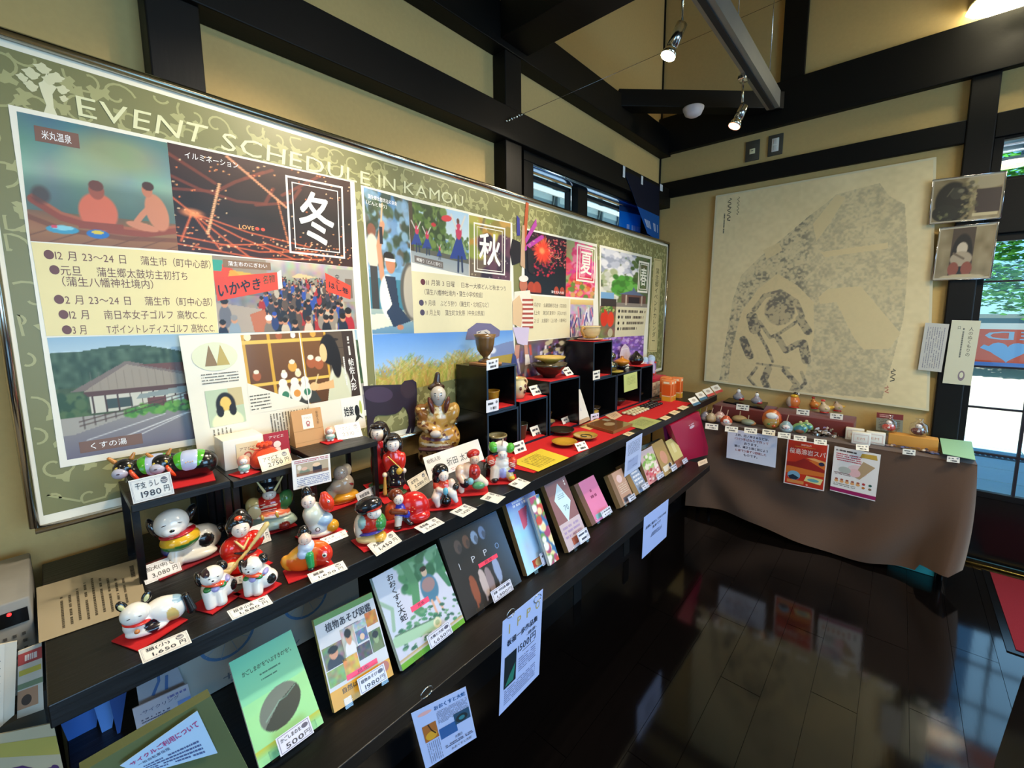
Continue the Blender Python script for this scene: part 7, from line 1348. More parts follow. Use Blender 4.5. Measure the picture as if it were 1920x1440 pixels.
lo([(.13, 1), (.14, .82), (.18, .62), (.26, .50), (.36, .42), (.46, .48), (.54, .56), (.55, .72), (.52, .90), (.47, 1)]); lo([(.56, .54), (.60, .50), (.74, .49), (.90, .69), (.86, .76), (.76, .77), (.72, .72), (.64, .56), (.57, .57)]); lo([(.56, .33), (.84, .31), (.84, .335), (.58, .355)]); lo([(.60, .20), (.66, .10), (.62, .08), (.52, .2), (.54, .28)]); lo([(.28, .30), (.36, .27), (.38, .31), (.30, .35)])
def sk(P, w, a=.75):
    k = Can(390, 440, '#000000'); k.line(P, w, '#ffffff'); c.put(k.a[..., 0]*(.3+.7*np.clip((tone-.25)*3, 0, 1)), '#66625a', a)
sk([(.25, .60), (.30, .53), (.38, .51), (.46, .56), (.49, .63)], .012); c.put((k_ := Can(390, 440, '#000000').ell(.38, .60, .075, .075, '#ffffff').a[..., 0])*(.3+.7*np.clip((tone-.25)*3, 0, 1)), '#66625a', .85)
for P, w in (([(.28, .66), (.34, .74), (.38, .72), (.46, .66)], .009), ([(.24, .64), (.26, .70)], .03), ([(.20, .76), (.24, .84)], .022), ([(.28, .72), (.33, .80), (.36, .86)], .008), ([(.38, .74), (.42, .80), (.48, .76)], .016), ([(.48, .64), (.52, .70)], .02), ([(.50, .76), (.52, .84)], .022), ([(.28, .88), (.36, .88), (.44, .885)], .006), ([(.28, .90), (.24, .96), (.28, 1.0)], .008), ([(.34, .90), (.32, .96), (.34, 1.0)], .018), ([(.42, .90), (.48, .96), (.46, 1.0)], .014), ([(.50, .90), (.52, .95), (.48, 1.0)], .008)): sk(P, w*.9, .95)
s.lay = 1; s.image(c.a, .01, .008, .99, .992); s.up()
s.line([(.085+.012*math.sin(k*1.7), .975-k*.006) for k in range(20)], .006, '#3a3630'); s.line([(.135+.007*math.sin(k*2.1), .975-k*.006) for k in range(16)], .004, '#4a463c'); s.rows(.055, .80, .065, .90, 1, '#5a564c', .7, vert=True); s.line([(.87+.010*math.sin(k*1.9), .16-k*.006) for k in range(10)], .006, '#4a463c'); s.line([(.85+.008*math.sin(k*2.3), .085-k*.005) for k in range(7)], .006, '#b86a5a'); s.mb.build('rubbing_sheet', ru)
def aph(kind):
    c = Can(70, 56, '#8a7a5a')
    if kind == 0: c.noise(.1, 8); c.ell(.8, .1, .3, .2, '#a89a7a'); c.rect(.65, .3, 1, .85, '#3a2c2a'); c.ell(.3, .55, .26, .48, '#1c1a16'); c.ell(.2, .8, .2, .2, '#22221c'); c.ell(.36, .35, .10, .14, '#34322a'); c.ell(.42, .30, .05, .05, '#8a8468', .7, 0, .5); c.line([(.30, .22), (.22, .4)], .012, '#7a745c', .7); c.spots(40, (.45, .05, .66, .85), (.02, .06), ('#8a7c54', '#6a6040', '#a89a6c', '#4a4634'), .7); c.spots(24, (.1, .7, .6, 1), (.015, .04), ('#4a4a34', '#6a6a48', '#2a2a20'), .8); c.rect(.62, .85, .97, .93, '#c8b890')
    else: c.noise(.08, 7); c.rect(.25, 0, .65, .95, '#4a3a2e'); c.ell(.45, .55, .19, .42, '#1c1612'); c.ell(.45, .42, .10, .13, '#c8b8a0'); c.ell(.45, .62, .20, .15, '#a89880'); c.ell(.33, .82, .10, .14, '#8a4a38'); c.ell(.57, .82, .10, .14, '#8a4a38'); c.line([(.3, .5), (.5, .62)], .02, '#6a5a48'); c.ell(.5, .98, .4, .05, '#b8a884')
    return c
for k, (px, lab) in enumerate(((((1742, 421), (1876, 409), (1888, 321), (1749, 338)), 'upper framed photo of a dark mossy stone figure on the black post'), (((1748, 526), (1857, 522), (1873, 416), (1762, 428)), 'lower framed photo of a red and white field deity in a niche'))):
    o = thing('framed_photo', lab, 'photo', at(*px[0], 'y', 3.57), 'framed photos on the black post'); s = Sheet(*[at(*p, 'y', 3.565) for p in px], mat='film'); s.slab('#b8ae98', .012); s.up(); s.image(aph(k).a, .03, .04, .97, .96); s.mb.build('photo_print', o)
    m = MB(); z_ = [p+s.N*.006 for p in s.c]
    for i in range(4): m.tube([z_[i], z_[(i+1) % 4]], .0022, '#c8c8d0', 'chrome', 6)
    m.build('clear_frame', o)
def n1(s): s.rows(.12, .06, .9, .92, 8, '#8a8894', .35, vert=True, dens=1.4)
def n2(s): s.text('人のぬくもりの', .64, .45, .80, .90, '#4a4a44', vertical=True); s.rows(.42, .42, .50, .88, 1, '#6a6a62', .7, vert=True); s.text('口', .25, .86, .34, .91, '#6a6a62'); s.ell(.62, .14, .12, .08, '#8a7a84'); s.up(); s.ell(.62, .15, .07, .045, '#d8d6ba')
note((1721, 693), (1765, 698), (1735, 605), 'pale handwritten letter sheet on the wall left of the black post', n1, 'letter_sheet', 'sheet', v=3.566, col='#c4c2ba')
note((1767, 718), (1820, 723), (1785, 600), 'hanging white note with vertical brush writing on the black post', n2, 'brush_note', 'note', v=3.572, col='#d2d0b6')
# ------------------------------------------------------------------ books and stands on the lower shelf
def book(bl, br, tl, lab, art, col='#dddddd', t=.012, z=LZ+.012, cat='book', nm='book', edge='#e8e4da', stand=True, tagd=None, grp=None, tilt=28.):
    s = card(bl, br, tl, z, lab, cat, nm, grp, mat='film', tilt=tilt, zoff=0, amax=46. if cat == 'book' else 34., amin=10., square=cat == 'box'); s.slab(col, t, edge=edge); s.up(); art(s); s.mb.build('cover', s.thing)
    if stand:
        o = thing('acrylic_stand', 'clear acrylic stand holding the '+lab.split(',')[0], 'stand', (s.c[0]+s.c[1])/2-[0, 0, z-LZ], 'clear acrylic stands'); m = MB(); B, U, V, N = s.c[0], s.U, s.Vv, s.N
        bk = B-N*(t+.003); q = lambda u, v, n=0.: bk+U*u+V*v+N*n; foot = np.array([0, 0, LZ+.001-bk[2]])
        m.add([q(.1, 0), q(.9, 0), q(.9, .75), q(.1, .75)], [(0, 1, 2, 3)], '#ffffff', 'skyglint'); m.build('back_plate', o)
        for u in (.14, .74):
            a = q(u, -.02); b_ = q(u+.12, -.02); c_ = a+N*(t+.018); d_ = b_+N*(t+.018); m = MB(); up = V/np.linalg.norm(V)*.022
            m.add([a, b_, d_, c_], [(0, 1, 2, 3)], '#ffffff', 'acrylic').add([c_, d_, d_+up, c_+up], [(0, 1, 2, 3)], '#ffffff', 'acrylic').tube([a, c_, c_+up], .0012, '#ffffff', 'acrylic', 6).tube([b_, d_, d_+up], .0012, '#ffffff', 'acrylic', 6); m.build('prong', o)
        p = q(.5, .7); g = p-np.array([N[0], N[1], 0])*.09; g[2] = LZ+.001; m = MB().tube([p, g, [bk[0], p[1], LZ+.001]], .0016, '#ffffff', 'acrylic', 6); m.build('rear_strut', o)
    if tagd:
        u0, v0, w, h, ttl, yen = tagd; P = [s.P([(u, v)], .022+.0*u)[0] for u, v in ((u0, v0), (u0+w, v0), (u0+w, v0+h), (u0, v0+h))]; k = thing('price_card', '%s price card on the %s' % (yen or 'small', lab.split(',')[0]), 'price card', sum(P)/4, 'price cards on the books'); r = Sheet(*P, mat='film'); r.slab('#d9dcf0', .0008)
        r.frame(.04, .05, .96, .95, .02, '#8a8aa8'); r.up(); (r.text(ttl, .1, .58, .7, .82, '#3a3a4a', bold=.03) if ttl else r.rows(.1, .6, .7, .8, 1, '#3a3a4a', .8, dens=.6)); (r.text(yen, .2, .14, .72, .42, '#3a3a4a', bold=.04) if yen else r.rows(.25, .18, .72, .4, 1, '#3a3a4a', .8, dens=.5)); r.text('円', .76, .16, .92, .42, '#3a3a4a'); r.ell(.82, .7, .1, .13, '#5a5a70', 12); r.mb.build('card', k)
    return s
def b1(s):
    c = Can(70, 100, '#5fc4ae'); c.grad('#5fc4ae', '#7fd0a8', 0, .45); c.grad('#8fd89c', '#9fd89c', .45, .85); c.put(np.clip((c.y-.42-.16*(1-c.x))/.03, 0, 1), '#93d698'); c.grad('#b5b83c', '#8ad090', .86, .93)
    c.ell(.5, .62, .34, .17, '#66736f', 1, -22, .04); k = Can(70, 100, '#000000').ell(.5, .62, .34, .17, '#ffffff', 1, -22, .04).a[..., 0]; h = Can(70, 100, '#000000').poly([(.16, .76), (.5, .58), (.62, .55), (.9, .48), (.9, .9), (.1, .9)], '#ffffff').a[..., 0]; c.put(k*h, '#2b3736'); c.line([(.25, .68), (.42, .61), (.5, .575), (.62, .57), (.78, .52)], .004, '#8ac0b0', .8)
    s.image(c.a); s.up(); s.text('かごしまの"を"いぶすきの"を"。', .12, .80, .90, .85, '#1c4a44', bold=.03); s.rows(.35, .73, .68, .755, 1, '#2c6a60', .6, dens=1.4); s.rows(.35, .68, .6, .70, 1, '#2c6a60', .6, dens=1.4)
book((487, 1443), (607, 1355), (429, 1243), 'green booklet with a dark mountain oval', b1, '#6fceb0', .008, tagd=(.26, -.02, .52, .16, 'かごしまのを', '500'))
def b2(s):
    s.rect(0, 0, 1, .2, '#d8a01c'); s.rect(0, .2, 1, 1, '#c9ccd6'); s.rect(0, .93, 1, 1, '#5a8a4a'); s.up(); s.text('植物あそび図鑑', .14, .80, .92, .90, '#2a2a3a', bold=.05); s.rows(.42, .75, .66, .77, 1, '#6a6a7a', .6)
    r = random.Random(2)
    for (u0, v0, u1, v1, q) in ((.02, .42, .34, .66, 0), (.34, .46, .56, .76, 1), (.57, .52, .76, .66, 2), (.57, .66, .78, .76, 3), (.78, .64, .98, .80, 4), (.77, .34, .98, .58, 5), (.02, .24, .28, .41, 6), (.28, .24, .52, .45, 7), (.53, .34, .76, .5, 8)):
        c = Can(24, 24, ('#7a7a64', '#a8a4a0', '#5a7a9a', '#9aa8b4', '#b07a3c', '#5a6a4a', '#8a9a5a', '#c8a03a', '#4a4a50')[q]); c.noise(.12, 5, True)
        if q in (0, 1, 5): c.ell(.5, .9, .4, .4, ('#2a2a34', '#d8d8e0', '#6a7a4a')[(0, 1, 5).index(q)]); c.ell(.5, .42, .2, .24, '#c89070' if q != 5 else '#8aa070'); c.ell(.5, .25, .24, .16, '#1c1814')
        if q == 2: c.ell(.5, .6, .2, .25, '#d8b8a0')
        s.image(c.a, u0, v0, u1, v1)
    s.up(); s.rect(.28, .22, .80, .275, '#f03a6a'); s.ell(.88, .14, .09, .06, '#b06a5a'); s.text('自然は遊びの宝庫', .18, .12, .86, .18, '#4a3a1c', bold=.03); s.up(); s.text('見本', .45, .23, .65, .268, '#7a1a34')
book((627, 1337), (738, 1265), (587, 1163), 'yellow footed plant play book with a photo grid', b2, '#d8a01c', .016, edge='#c9b46a', tagd=(.38, .03, .46, .17, '植物あそび', '1980'))
def b3(s):
    c = Can(100, 110, '#c4c8de'); c.poly([(.0, .0), (.3, 0), (.22, .5), (.1, .9), (0, .6)], '#bcc8de'); c.spots(70, (.35, 0, 1, .32), (.03, .07), ('#3f7a5c', '#2f6a4a', '#6aa080', '#4a8a60')); c.line([(.45, .0), (.5, .3), (.42, .55), (.46, .6)], .05, '#4f8a64'); c.line([(1, .1), (.9, .3), (.98, .5)], .04, '#3f7a5c'); c.line([(0, .28), (.12, .4), (.06, .6)], .02, '#8fb0a0')
    c.ell(.68, .42, .13, .16, '#4a7a9a'); c.ell(.68, .38, .10, .08, '#c87a6a', .6); c.ell(.68, .23, .045, .05, '#d8b8a0'); c.ell(.68, .19, .05, .03, '#2a2420'); c.line([(.65, .56), (.66, .72)], .014, '#d8a890'); c.line([(.73, .56), (.76, .70)], .014, '#d8a890'); c.spots(90, (.1, .6, 1, .95), (.008, .02), ('#4a8a68', '#6a9a78', '#3a6a58'), 1, 2, 20)
    c.line([(.05, .72), (.6, .80)], .055, '#9fc4a8'); c.ell(.62, .80, .06, .055, '#d8d4b8'); c.ell(.62, .80, .035, .03, '#a8b890'); c.line([(.05, .66), (.6, .745)], .006, '#4a6a54'); c.rect(0, .94, 1, 1, '#6aa82c'); c.grad('#b8985a', '#c4c8de', .90, .94)
    s.image(c.a); s.up(); s.text('おおくすと大蛇', .17, .42, .27, .95, '#232838', vertical=True, bold=.04); s.rect(.34, .45, .62, .51, '#f04a72'); s.up(); s.text('見本', .44, .46, .54, .50, '#7a1a34')
book((755, 1258), (872, 1167), (697, 1085), 'green and white picture book with a barefoot child', b3, '#c4c8de', .014, edge='#dff4f4', tagd=(.36, .02, .36, .14, '大楠と大蛇', '1,650'))
def b4(s):
    c = Can(90, 90, '#20201f'); c.grad('#262422', '#2c241e', 0, 1); k = np.clip((c.x-.35-.25*c.y)/.5, 0, 1); c.put(k*.5, '#4a78b0')
    for (x, y, q) in ((.22, .2, '#5a4a44'), (.36, .19, '#6a4a3a'), (.5, .19, '#8aa0c0'), (.64, .18, '#6a80a8')): c.ell(x, y, .055, .085, q); c.ell(x+.02, y+.03, .03, .05, '#2a2a30', .5)
    for (x, y, q) in ((.26, .75, '#8a4a30'), (.42, .74, '#b8a8a8'), (.52, .76, '#8a7a80'), (.68, .68, '#8a9ac0')): c.ell(x, y, .055, .17, q); c.ell(x-.01, y-.13, .03, .04, q); c.line([(x-.02, y+.1), (x-.03, y+.2)], .012, q)
    s.image(c.a); s.up(); s.rect(.145, .54, .155, .62, '#b8bcc8'); s.text('P', .35, .54, .41, .62, '#b8bcc8'); s.text('P', .56, .54, .62, .62, '#b8bcc8'); s.text('O', .77, .54, .84, .62, '#7a98c8'); s.rect(.42, .44, .76, .49, '#f03a5a'); s.up(); s.text('見本', .52, .448, .66, .483, '#6a1428')
book((874, 1164), (978, 1090), (823, 1010), 'black square art book with sculptures and a pink strip', b4, '#1c1a1a', .012, edge='#2a2a2c', tagd=(.40, .0, .36, .14, '板橋一歩作品集', '1,500'))
def wbox(bl, br, tl, lab, art, col, d=.022, grp='boxed goods on the lower shelf', tagd=(.4, .02, .5, .16), **k):
    return book(bl, br, tl, lab, art, col, d, cat='box', nm='boxed_goods', edge='#9a7a50', grp=grp, tagd=(tagd[0], tagd[1], tagd[2], tagd[3], k.pop('ttl', ''), k.pop('yen', '')), **k)
def b5(s):
    c = Can(50, 100, '#a8d0f0'); c.grad('#5a6ac8', '#9ac4f0', 0, .2); c.grad('#9ac4f0', '#b8e0f8', .2, 1); c.poly([(.3, .2), (.6, .18), (.45, .42), (.3, .46)], '#d84a5a', .8); c.noise(.05, 6, True); c.rect(.75, 0, 1, .3, '#8a9ae0', .5); s.image(c.a); s.up(); s.rows(.18, .86, .6, .95, 2, '#e8ecfa', .7, dens=.5); s.rect(.25, .02, .6, .13, '#b8402c'); s.up(); s.ell(.45, .075, .12, .05, '#d8b070')
wbox((985, 1078), (1045, 1045), (946, 940), 'sky blue box with a red brush mark', b5, '#9ac4f0')
def b5b(s): c = Can(20, 80, '#3a6aa0'); c.spots(60, (0, 0, 1, 1), (.03, .08), ('#c8402c', '#6a9a4a', '#e8d8a0', '#a83a6a', '#e8e4e0')); s.image(c.a)
book((1030, 1060), (1050, 1049), (992, 935), 'narrow bright patterned packet behind the sky blue box', b5b, '#3a6aa0', .012, z=LZ+.03, cat='box', nm='slim_packet', stand=False)
def b6(s):
    s.rect(0, 0, 1, 1, '#8a5a5a'); s.rect(0, .0, 1, .38, '#c4b0b8'); s.up(); s.poly([(.45, .36), (.85, .62), (.55, .93), (.18, .72)], '#c4dce8'); s.rows(.36, .70, .66, .78, 3, '#7a9ab0', .5); s.up(); s.text('70', .46, .52, .66, .60, '#4a6a84'); s.rect(.3, .04, .7, .14, '#a85a44'); s.rows(.82, .86, .9, .96, 1, '#f0e8e4', .7, vert=True, dens=.4); s.rows(.1, .15, .85, .34, 3, '#a890b8', .5)
wbox((1064, 1035), (1106, 1010), (1019, 909), 'tall brown box with a pale blue diamond', b6, '#8a5a5a')
def b7(s): s.rect(0, 0, 1, 1, '#d87aa8'); s.rect(0, 0, .2, 1, '#6a4430'); s.up(); s.rows(.38, .66, .62, .74, 1, '#8a2a5a', .8, dens=.3); s.rows(.45, .52, .75, .60, 1, '#8a2a5a', .8, dens=.3); s.rect(.3, .05, .7, .16, '#7ab8c0')
wbox((1108, 985), (1148, 962), (1076, 910), 'pink box beside the box with the diamond', b7, '#d87aa8', .028)
def b8(s): s.rect(0, 0, 1, 1, '#b8907a'); s.rect(0, 0, .25, 1, '#7a5a3c'); s.ell(.6, .75, .18, .12, '#d8b8b8'); s.rect(.35, .05, .9, .2, '#5a5a6a'); s.up(); s.rows(.35, .3, .9, .6, 5, '#d8c8b8', .4)
wbox((1163, 952), (1190, 935), (1126, 892), 'brown and beige box with a pale round print', b8, '#8a6a4c', .026)
def b9(s): s.rect(0, 0, 1, 1, '#8a9ab8'); s.rect(0, 0, .3, 1, '#8a6a3c'); s.rows(.4, .2, .9, .9, 6, '#e8e8f0', .5)
wbox((1190, 930), (1216, 914), (1162, 873), 'blue grey box with a brown side', b9, '#8a9ab8', .03)
def b10(s): c = Can(40, 70, '#d8c0c0'); c.grad('#c8b8c0', '#d88a8a', 0, 1); c.spots(50, (.1, .2, .9, .6), (.03, .06), ('#7aa84a', '#a8c87a', '#e8e0d0')); c.spots(30, (.1, .6, .9, .95), (.03, .05), ('#d85a6a', '#f0e0e0', '#a83a4a')); s.image(c.a)
wbox((1216, 910), (1243, 893), (1196, 850), 'floral box with green leaves', b10, '#d8c0c0', .02)
def b11(s): s.rect(0, 0, 1, 1, '#a88a54'); s.up(); s.ell(.5, .5, .28, .2, '#c89078'); s.rect(.1, .1, .9, .26, '#dcd4c8'); s.up(); s.ell(.72, .2, .12, .07, '#3a3a4a')
wbox((1246, 893), (1268, 880), (1211, 834), 'ochre box with a reddish round picture', b11, '#a88a54', .02)
def b12(s): s.rect(0, 0, 1, 1, '#c8b878'); s.rect(0, 0, 1, .25, '#8a4a3a'); s.up(); s.rect(.35, .5, .65, .85, '#d8cc98')
wbox((1268, 878), (1288, 867), (1240, 828), 'pale gold box with a brown foot, last in the row', b12, '#c8b878', .02)
# hanging sheets on the shelf edge
XL = .8075
def h1(s):
    s.text('おおくすと大蛇', .36, .86, .96, .935, '#1c5a9a', bold=.06); s.ell(.2, .90, .12, .03, '#e8b0b0'); s.up(); s.rows(.38, .60, .97, .83, 10, '#4a5a80', .35, dens=1.4); s.rect(.10, .42, .34, .70, '#a8642c'); s.rect(.36, .33, .68, .52, '#1c5aa0'); s.rect(.66, .44, .97, .64, '#1c4a6a'); s.up(); s.ell(.8, .52, .12, .07, '#122a34'); s.ell(.22, .50, .1, .07, '#d8a02c'); s.line([(.2, .7), (.24, .58), (.3, .5)], .004, '#3a2010'); s.up(); s.ell(.8, .52, .06, .035, '#2a7a8a')
    s.rows(.10, .04, .34, .40, 7, '#5a6a90', .3, vert=True, dens=1.4); s.text('大楠の', .6, .22, .75, .28, '#2a3a5a'); s.rows(.4, .14, .95, .20, 2, '#3a4a70', .5); s.text('おおくすと大蛇', .5, .06, .9, .11, '#2a3a5a')
note((798, 1442), (893, 1382), (770, 1337), 'blue white sheet about the great camphor and serpent book hanging from the shelf edge', h1, 'hanging_sheet', ax='x', v=XL, col='#b8c8f4')
def h2(s):
    s.rect(.15, .81, .175, .91, '#b8a86a')
    for k, ch in ((1, 'P'), (2, 'P'), (3, 'O')): s.text(ch, .12+k*.23, .82, .20+k*.24, .92, '#b8a86a', bold=.03)
    s.up(); s.text('板福一歩作品集', .12, .68, .88, .75, '#22304a', bold=.04); s.text('-健康-', .6, .61, .86, .65, '#22304a'); s.text('1500円', .40, .50, .84, .59, '#22304a', bold=.02); s.rect(.5, .48, .82, .485, '#22304a'); s.rect(.08, .24, .36, .58, '#17242c'); s.up(); s.poly([(.1, .26), (.3, .26), (.34, .44), (.22, .36)], '#2a7a6a'); s.rows(.10, .06, .86, .22, 7, '#6a7aa8', .35, dens=1.4); s.rows(.42, .28, .86, .44, 6, '#6a7aa8', .35, dens=1.4)
note((935, 1342), (1010, 1264), (942, 1165), 'blue white sheet headed with gold letters hanging from the shelf edge', h2, 'hanging_sheet', ax='x', v=XL, col='#b8c8f8')
def h3(s): s.text('店頭に展示してあるのは', .08, .66, .92, .73, '#2a3450', bold=.04); s.text('見本です', .35, .55, .7, .62, '#2a3450', bold=.04); s.rows(.3, .36, .75, .46, 3, '#3a4a74', .6)
note((1203, 1048), (1249, 1006), (1207, 970), 'small blue white notice hanging near the end of the lower shelf', h3, 'hanging_sheet', ax='x', v=XL, col='#b4c6fa')
def h4(s): s.rows(.12, .55, .88, .92, 9, '#5a6484', .35, dens=1.4); s.rect(.15, .12, .8, .42, '#a8b4dc'); s.rows(.2, .15, .75, .4, 4, '#6a74a0', .3)
note((1170, 895), (1200, 874), (1174, 829), 'narrow pale sheet hanging from the counter edge over the boxes', h4, 'hanging_sheet', ax='x', v=.632, col='#c4cef0')
for (px, py, lab) in ((800, 1298, 'over the left hanging sheet'), (958, 1150, 'at the left of the gold lettered sheet'), (1008, 1122, 'at the right of the gold lettered sheet')):
    c = at(px, py, 'x', XL+.003); o = thing('wire_clip', 'clear wire clip %s' % lab, 'clip', c, 'clips on the shelf edge'); MB().tube([c+[0, .018*math.cos(a), .012*math.sin(a)] for a in np.linspace(0, 5.8, 12)], .0016, '#c8ccd0', 'chrome', 6).build('clip_loop', o)
# mirror-like pale board lying near the shelf end and pink bags
tag(MB().add([at(*p, 'x', .47) for p in ((1203, 858), (1240, 842), (1237, 822), (1200, 838))], [(0, 1, 2, 3)], '#b8d8e8', 'film').build('pale_board', solid=.004), 'pale blue board lying under the counter end behind the boxes', 'board')
def tote(nm, lab, P, col, th, logo=None):
    P = [at(*p, 'x', x) for p, x in P]; c = sum(P)/len(P); o = thing(nm, lab, 'bag', (c[0], c[1], min(p[2] for p in P)), 'pink paper bags hanging under the counter end'); f = [p+[th, 0, 0] for p in P]; n = len(P)
    m = MB(); m.add([*P, *f], [tuple(range(n)), tuple(range(n, 2*n))[::-1]]+[(i, n+i, n+(i+1) % n, (i+1) % n) for i in range(n)], col, 'film'); m.build('bag_body', o)
    if logo: s = Sheet(*[at(*p, 'x', P[0][0]+th+.001) for p in logo], mat='film'); s.ell(.5, .35, .35, .25, '#e8c8d4'); s.rows(.1, .65, .9, .95, 1, '#e8c8d4', .6); s.mb.build('logo', o)
tote('crimson_bag', 'large crimson paper bag hanging at the counter end', [((1273, 862), .60), ((1322, 850), .60), ((1301, 770), .60), ((1246, 796), .60)], '#b01440', .035, ((1291, 808), (1305, 800), (1302, 790), (1290, 797)))
tote('pink_bag', 'bright pink bag half hidden behind the crimson bag', [((1247, 826), .56), ((1262, 832), .56), ((1256, 797), .56), ((1243, 800), .56)], '#d83a8a', .02)
s = card((1310, 875), (1327, 868), (1308, 866), LZ, 'small pale price card on the end of the lower shelf', 'price card', group='price cards', flat=True); s.slab('#d8c4b0', .001); s.up(); s.rows(.2, .3, .8, .7, 2, '#8a7a60', .4); s.mb.build('card', s.thing)
fi = thing('green_fan', 'yellow green leaf shaped fan beside the counter end', 'fan', at(1305, 780, 'y', 3.3)); c = at(1306, 776, 'y', 3.28); MB().rbox(c-[.028, .003, .05], c+[.028, .003, .05], .002, '#b8c83a', 'film').build('fan_blade', fi)
# ------------------------------------------------------------------ lower left corner
def plate(px, x, lab, cat, nm, col, art=None, mat='paper', t=.003):
    P = [at(*p, 'x', x) for p in px]; s = Sheet(*P, mat=mat); o = thing(nm, lab, cat, (P[0]+P[1])/2); s.slab(col, t); s.up(); art and art(s); s.mb.build('sheet', o); return s
def l1(s):
    for (u, v, r) in ((.24, .50, .13), (.66, .50, .13)):
        for k in range(24): a = k/24*6.283; s.line([(u+r*math.cos(a), v+r*1.75*math.sin(a)), (u+r*math.cos(a+.27), v+r*1.75*math.sin(a+.27))], .007, '#4a78a8')
        s.up()
        for k in range(10): a = k/10*6.283; s.line([(u, v), (u+r*math.cos(a), v+r*1.75*math.sin(a))], .0015, '#7a98b4')
    for P in ([(.24, .50), (.34, .80), (.56, .84), (.66, .50)], [(.34, .80), (.44, .48), (.24, .50)], [(.44, .48), (.56, .84)], [(.30, .88), (.38, .88)], [(.54, .94), (.62, .96)]): s.line(P, .012, '#4a78a8')
    s.text('サイクル', .2, .02, .6, .12, '#5a6a7a')
_s = Sheet((.40, .14, .567), (.40, .60, .567), (.385, .60, .83), (.385, .14, .83)); _o = thing('bicycle_poster', 'grey poster with a blue bicycle behind the green booklet', 'poster', (.39, .37, .567)); _s.slab('#9fa4a0', .002); _s.up(); l1(_s); _s.mb.build('sheet', _o)
0 and plate(((350, 1325), (640, 1190), (625, 1080), (330, 1205)), .17, 'grey poster with a blue bicycle behind the green booklet', 'poster', 'bicycle_poster', '#8f9490', l1)
def l2(s): s.text('-サイクリング', .1, .62, .8, .76, '#4a5070'); s.rows(.6, .75, .95, .9, 1, '#5a5a90', .6); s.rows(.1, .15, .6, .45, 3, '#4a4a60', .5); s.rect(.75, .3, 1.0, .5, '#6a80b0')
plate(((258, 1375), (362, 1325), (352, 1282), (248, 1330)), .44, 'grey white sheet propped below the bicycle poster', 'sheet', 'cycle_sheet', '#a4a4b0', l2)
def l3(s): s.line([(.3, .2), (.5, .5), (.55, .8)], .006, '#3a5a8a'); s.line([(.35, .75), (.62, .7)], .006, '#3a5a8a'); s.line([(.7, .55), (.6, .2)], .006, '#3a5a8a')
plate(((262, 1330), (350, 1290), (322, 1225), (252, 1262)), .42, 'pale grey card with blue brush strokes', 'card', 'brush_card', '#8a909c', l3)
plate(((150, 1450), (470, 1450), (395, 1305), (180, 1432)), .83, 'olive green slanted display board at the bottom edge', 'board', 'green_board', '#5a6440', None, 'panel', .02)
def l4(s): s.text('サイクルご利用について', .06, .70, .94, .86, '#a83a7a', bold=.05); s.text('一般自転車保険', .1, .54, .5, .64, '#3a4a7a'); s.rows(.12, .08, .85, .46, 4, '#4a5a8a', .5)
plate(((268, 1452), (408, 1412), (370, 1333), (225, 1436)), .842, 'blue white cycle hire notice on the green board', 'notice', 'cycle_notice', '#a8c8e8', l4, t=.001)
for i, (a, b_, c_) in enumerate(((104, 165, '#3a6ab8'), (172, 196, '#5a8ad0'), (200, 214, '#24488a'))):
    plate(((a+45-i*5, 1440), (b_+10, 1400-i*8), (b_+26, 1292-i*6), (a, 1335-i*22)), .30+.03*i, 'blue folder below the counter end, %s' % ('widest', 'middle', 'thin dark')[i], 'folder', 'blue_folder', c_, None, 'film', .01)
rd = thing('radio_device', 'pale grey device with a red light and perforated front at the left edge', 'device', (.2, -.22, .70)); x_, y_, z_ = .30, -.40, .80
MB().rbox((.05, -.40, .72), (.30, -.06, .925), .004, '#8c8a84', 'matt').build('device_body', rd)
MB().box((.3005, -.40, .875), (.3025, -.065, .905), '#0c0c0e', 'lacquer').build('display_strip', rd); p = at(17, 1153, 'x', .304); MB().ball(p, .0035, '#ff2020', 'led', 10).build('indicator_light', rd)
m = MB(); 
for i in range(8):
    for j in range(26): m.box((.3003, -.39+j*.0125, .735+i*.016), (.3012, -.385+j*.0125, .741+i*.016), '#4a4844', 'matt')
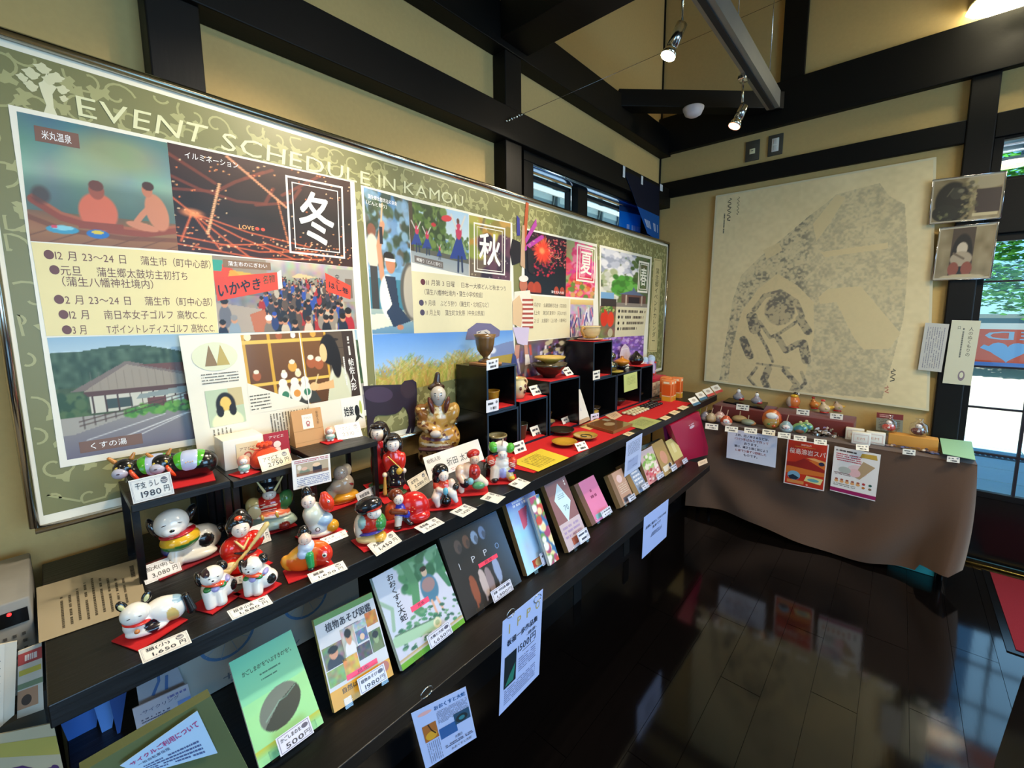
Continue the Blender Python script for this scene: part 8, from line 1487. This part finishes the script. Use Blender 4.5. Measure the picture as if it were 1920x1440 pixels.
m.build('grille_holes', rd)['kind'] = 'stuff'
MB().box((.03, -.42, 0), (.32, -.055, .718), mat='lacquer'); tag(MB().rbox((.03, -.42, 0.001), (.32, -.055, .718), .003, '#2a2824', 'matt').build('side_cabinet'), 'dark cabinet under the pale grey device', 'cabinet')
def l5(s): s.rect(.0, .0, .62, 1, '#d9d2c4'); s.up(); [s.rect(.05, .80-.09*k, .5, .81-.09*k, '#3a3a3a') for k in range(6)]
plate(((-30, 1390), (27, 1340), (32, 1202), (-30, 1215)), .42, 'cream form with ruled lines at the left edge', 'leaflet', 'ruled_form', '#d0c8b8', l5)
def l6(s): s.rect(0, .78, 1, .95, '#b84a44'); s.rect(.05, .62, .95, .70, '#c8b84a'); s.rect(.0, .42, 1, .5, '#7a8a6a'); s.rect(.0, .12, .8, .40, '#b88a6a'); s.up(); s.ell(.35, .24, .2, .08, '#4a3a30'); s.rows(.2, .81, .8, .92, 1, '#e8d8d0', .8, dens=.3)
plate(((32, 1348), (82, 1330), (78, 1205), (34, 1222)), .40, 'coloured brochure beside the ruled form', 'leaflet', 'brochure', '#cfc8ba', l6)
def l7(s): s.rect(0, .5, 1, .8, '#a89a4a'); s.line([(.3, .2), (.5, .28), (.7, .2), (.9, .26)], .006, '#4a2a5a'); s.ell(.9, .28, .05, .05, '#4a2a5a'); s.rows(.1, .05, .8, .12, 1, '#5a4a3a', .6)
plate(((-40, 1460), (125, 1470), (100, 1356), (-40, 1385)), .47, 'gold and cream brochure at the bottom left corner', 'leaflet', 'gold_brochure', '#b0a488', l7)
rk = thing('brochure_rack', 'clear edged brochure rack at the left edge', 'rack', (.45, -.3, .3)); MB().box((.36, -.62, .25), (.38, -.06, .72), '#4a4a44', 'matt').build('back_plate', rk); MB().box((.38, -.62, .25), (.50, -.06, .262), '#7a8a84', 'film').box((.36, -.62, 0), (.38, -.60, .25), '#4a4a44', 'matt').box((.36, -.08, 0), (.38, -.06, .25), '#4a4a44', 'matt').build('tray', rk)
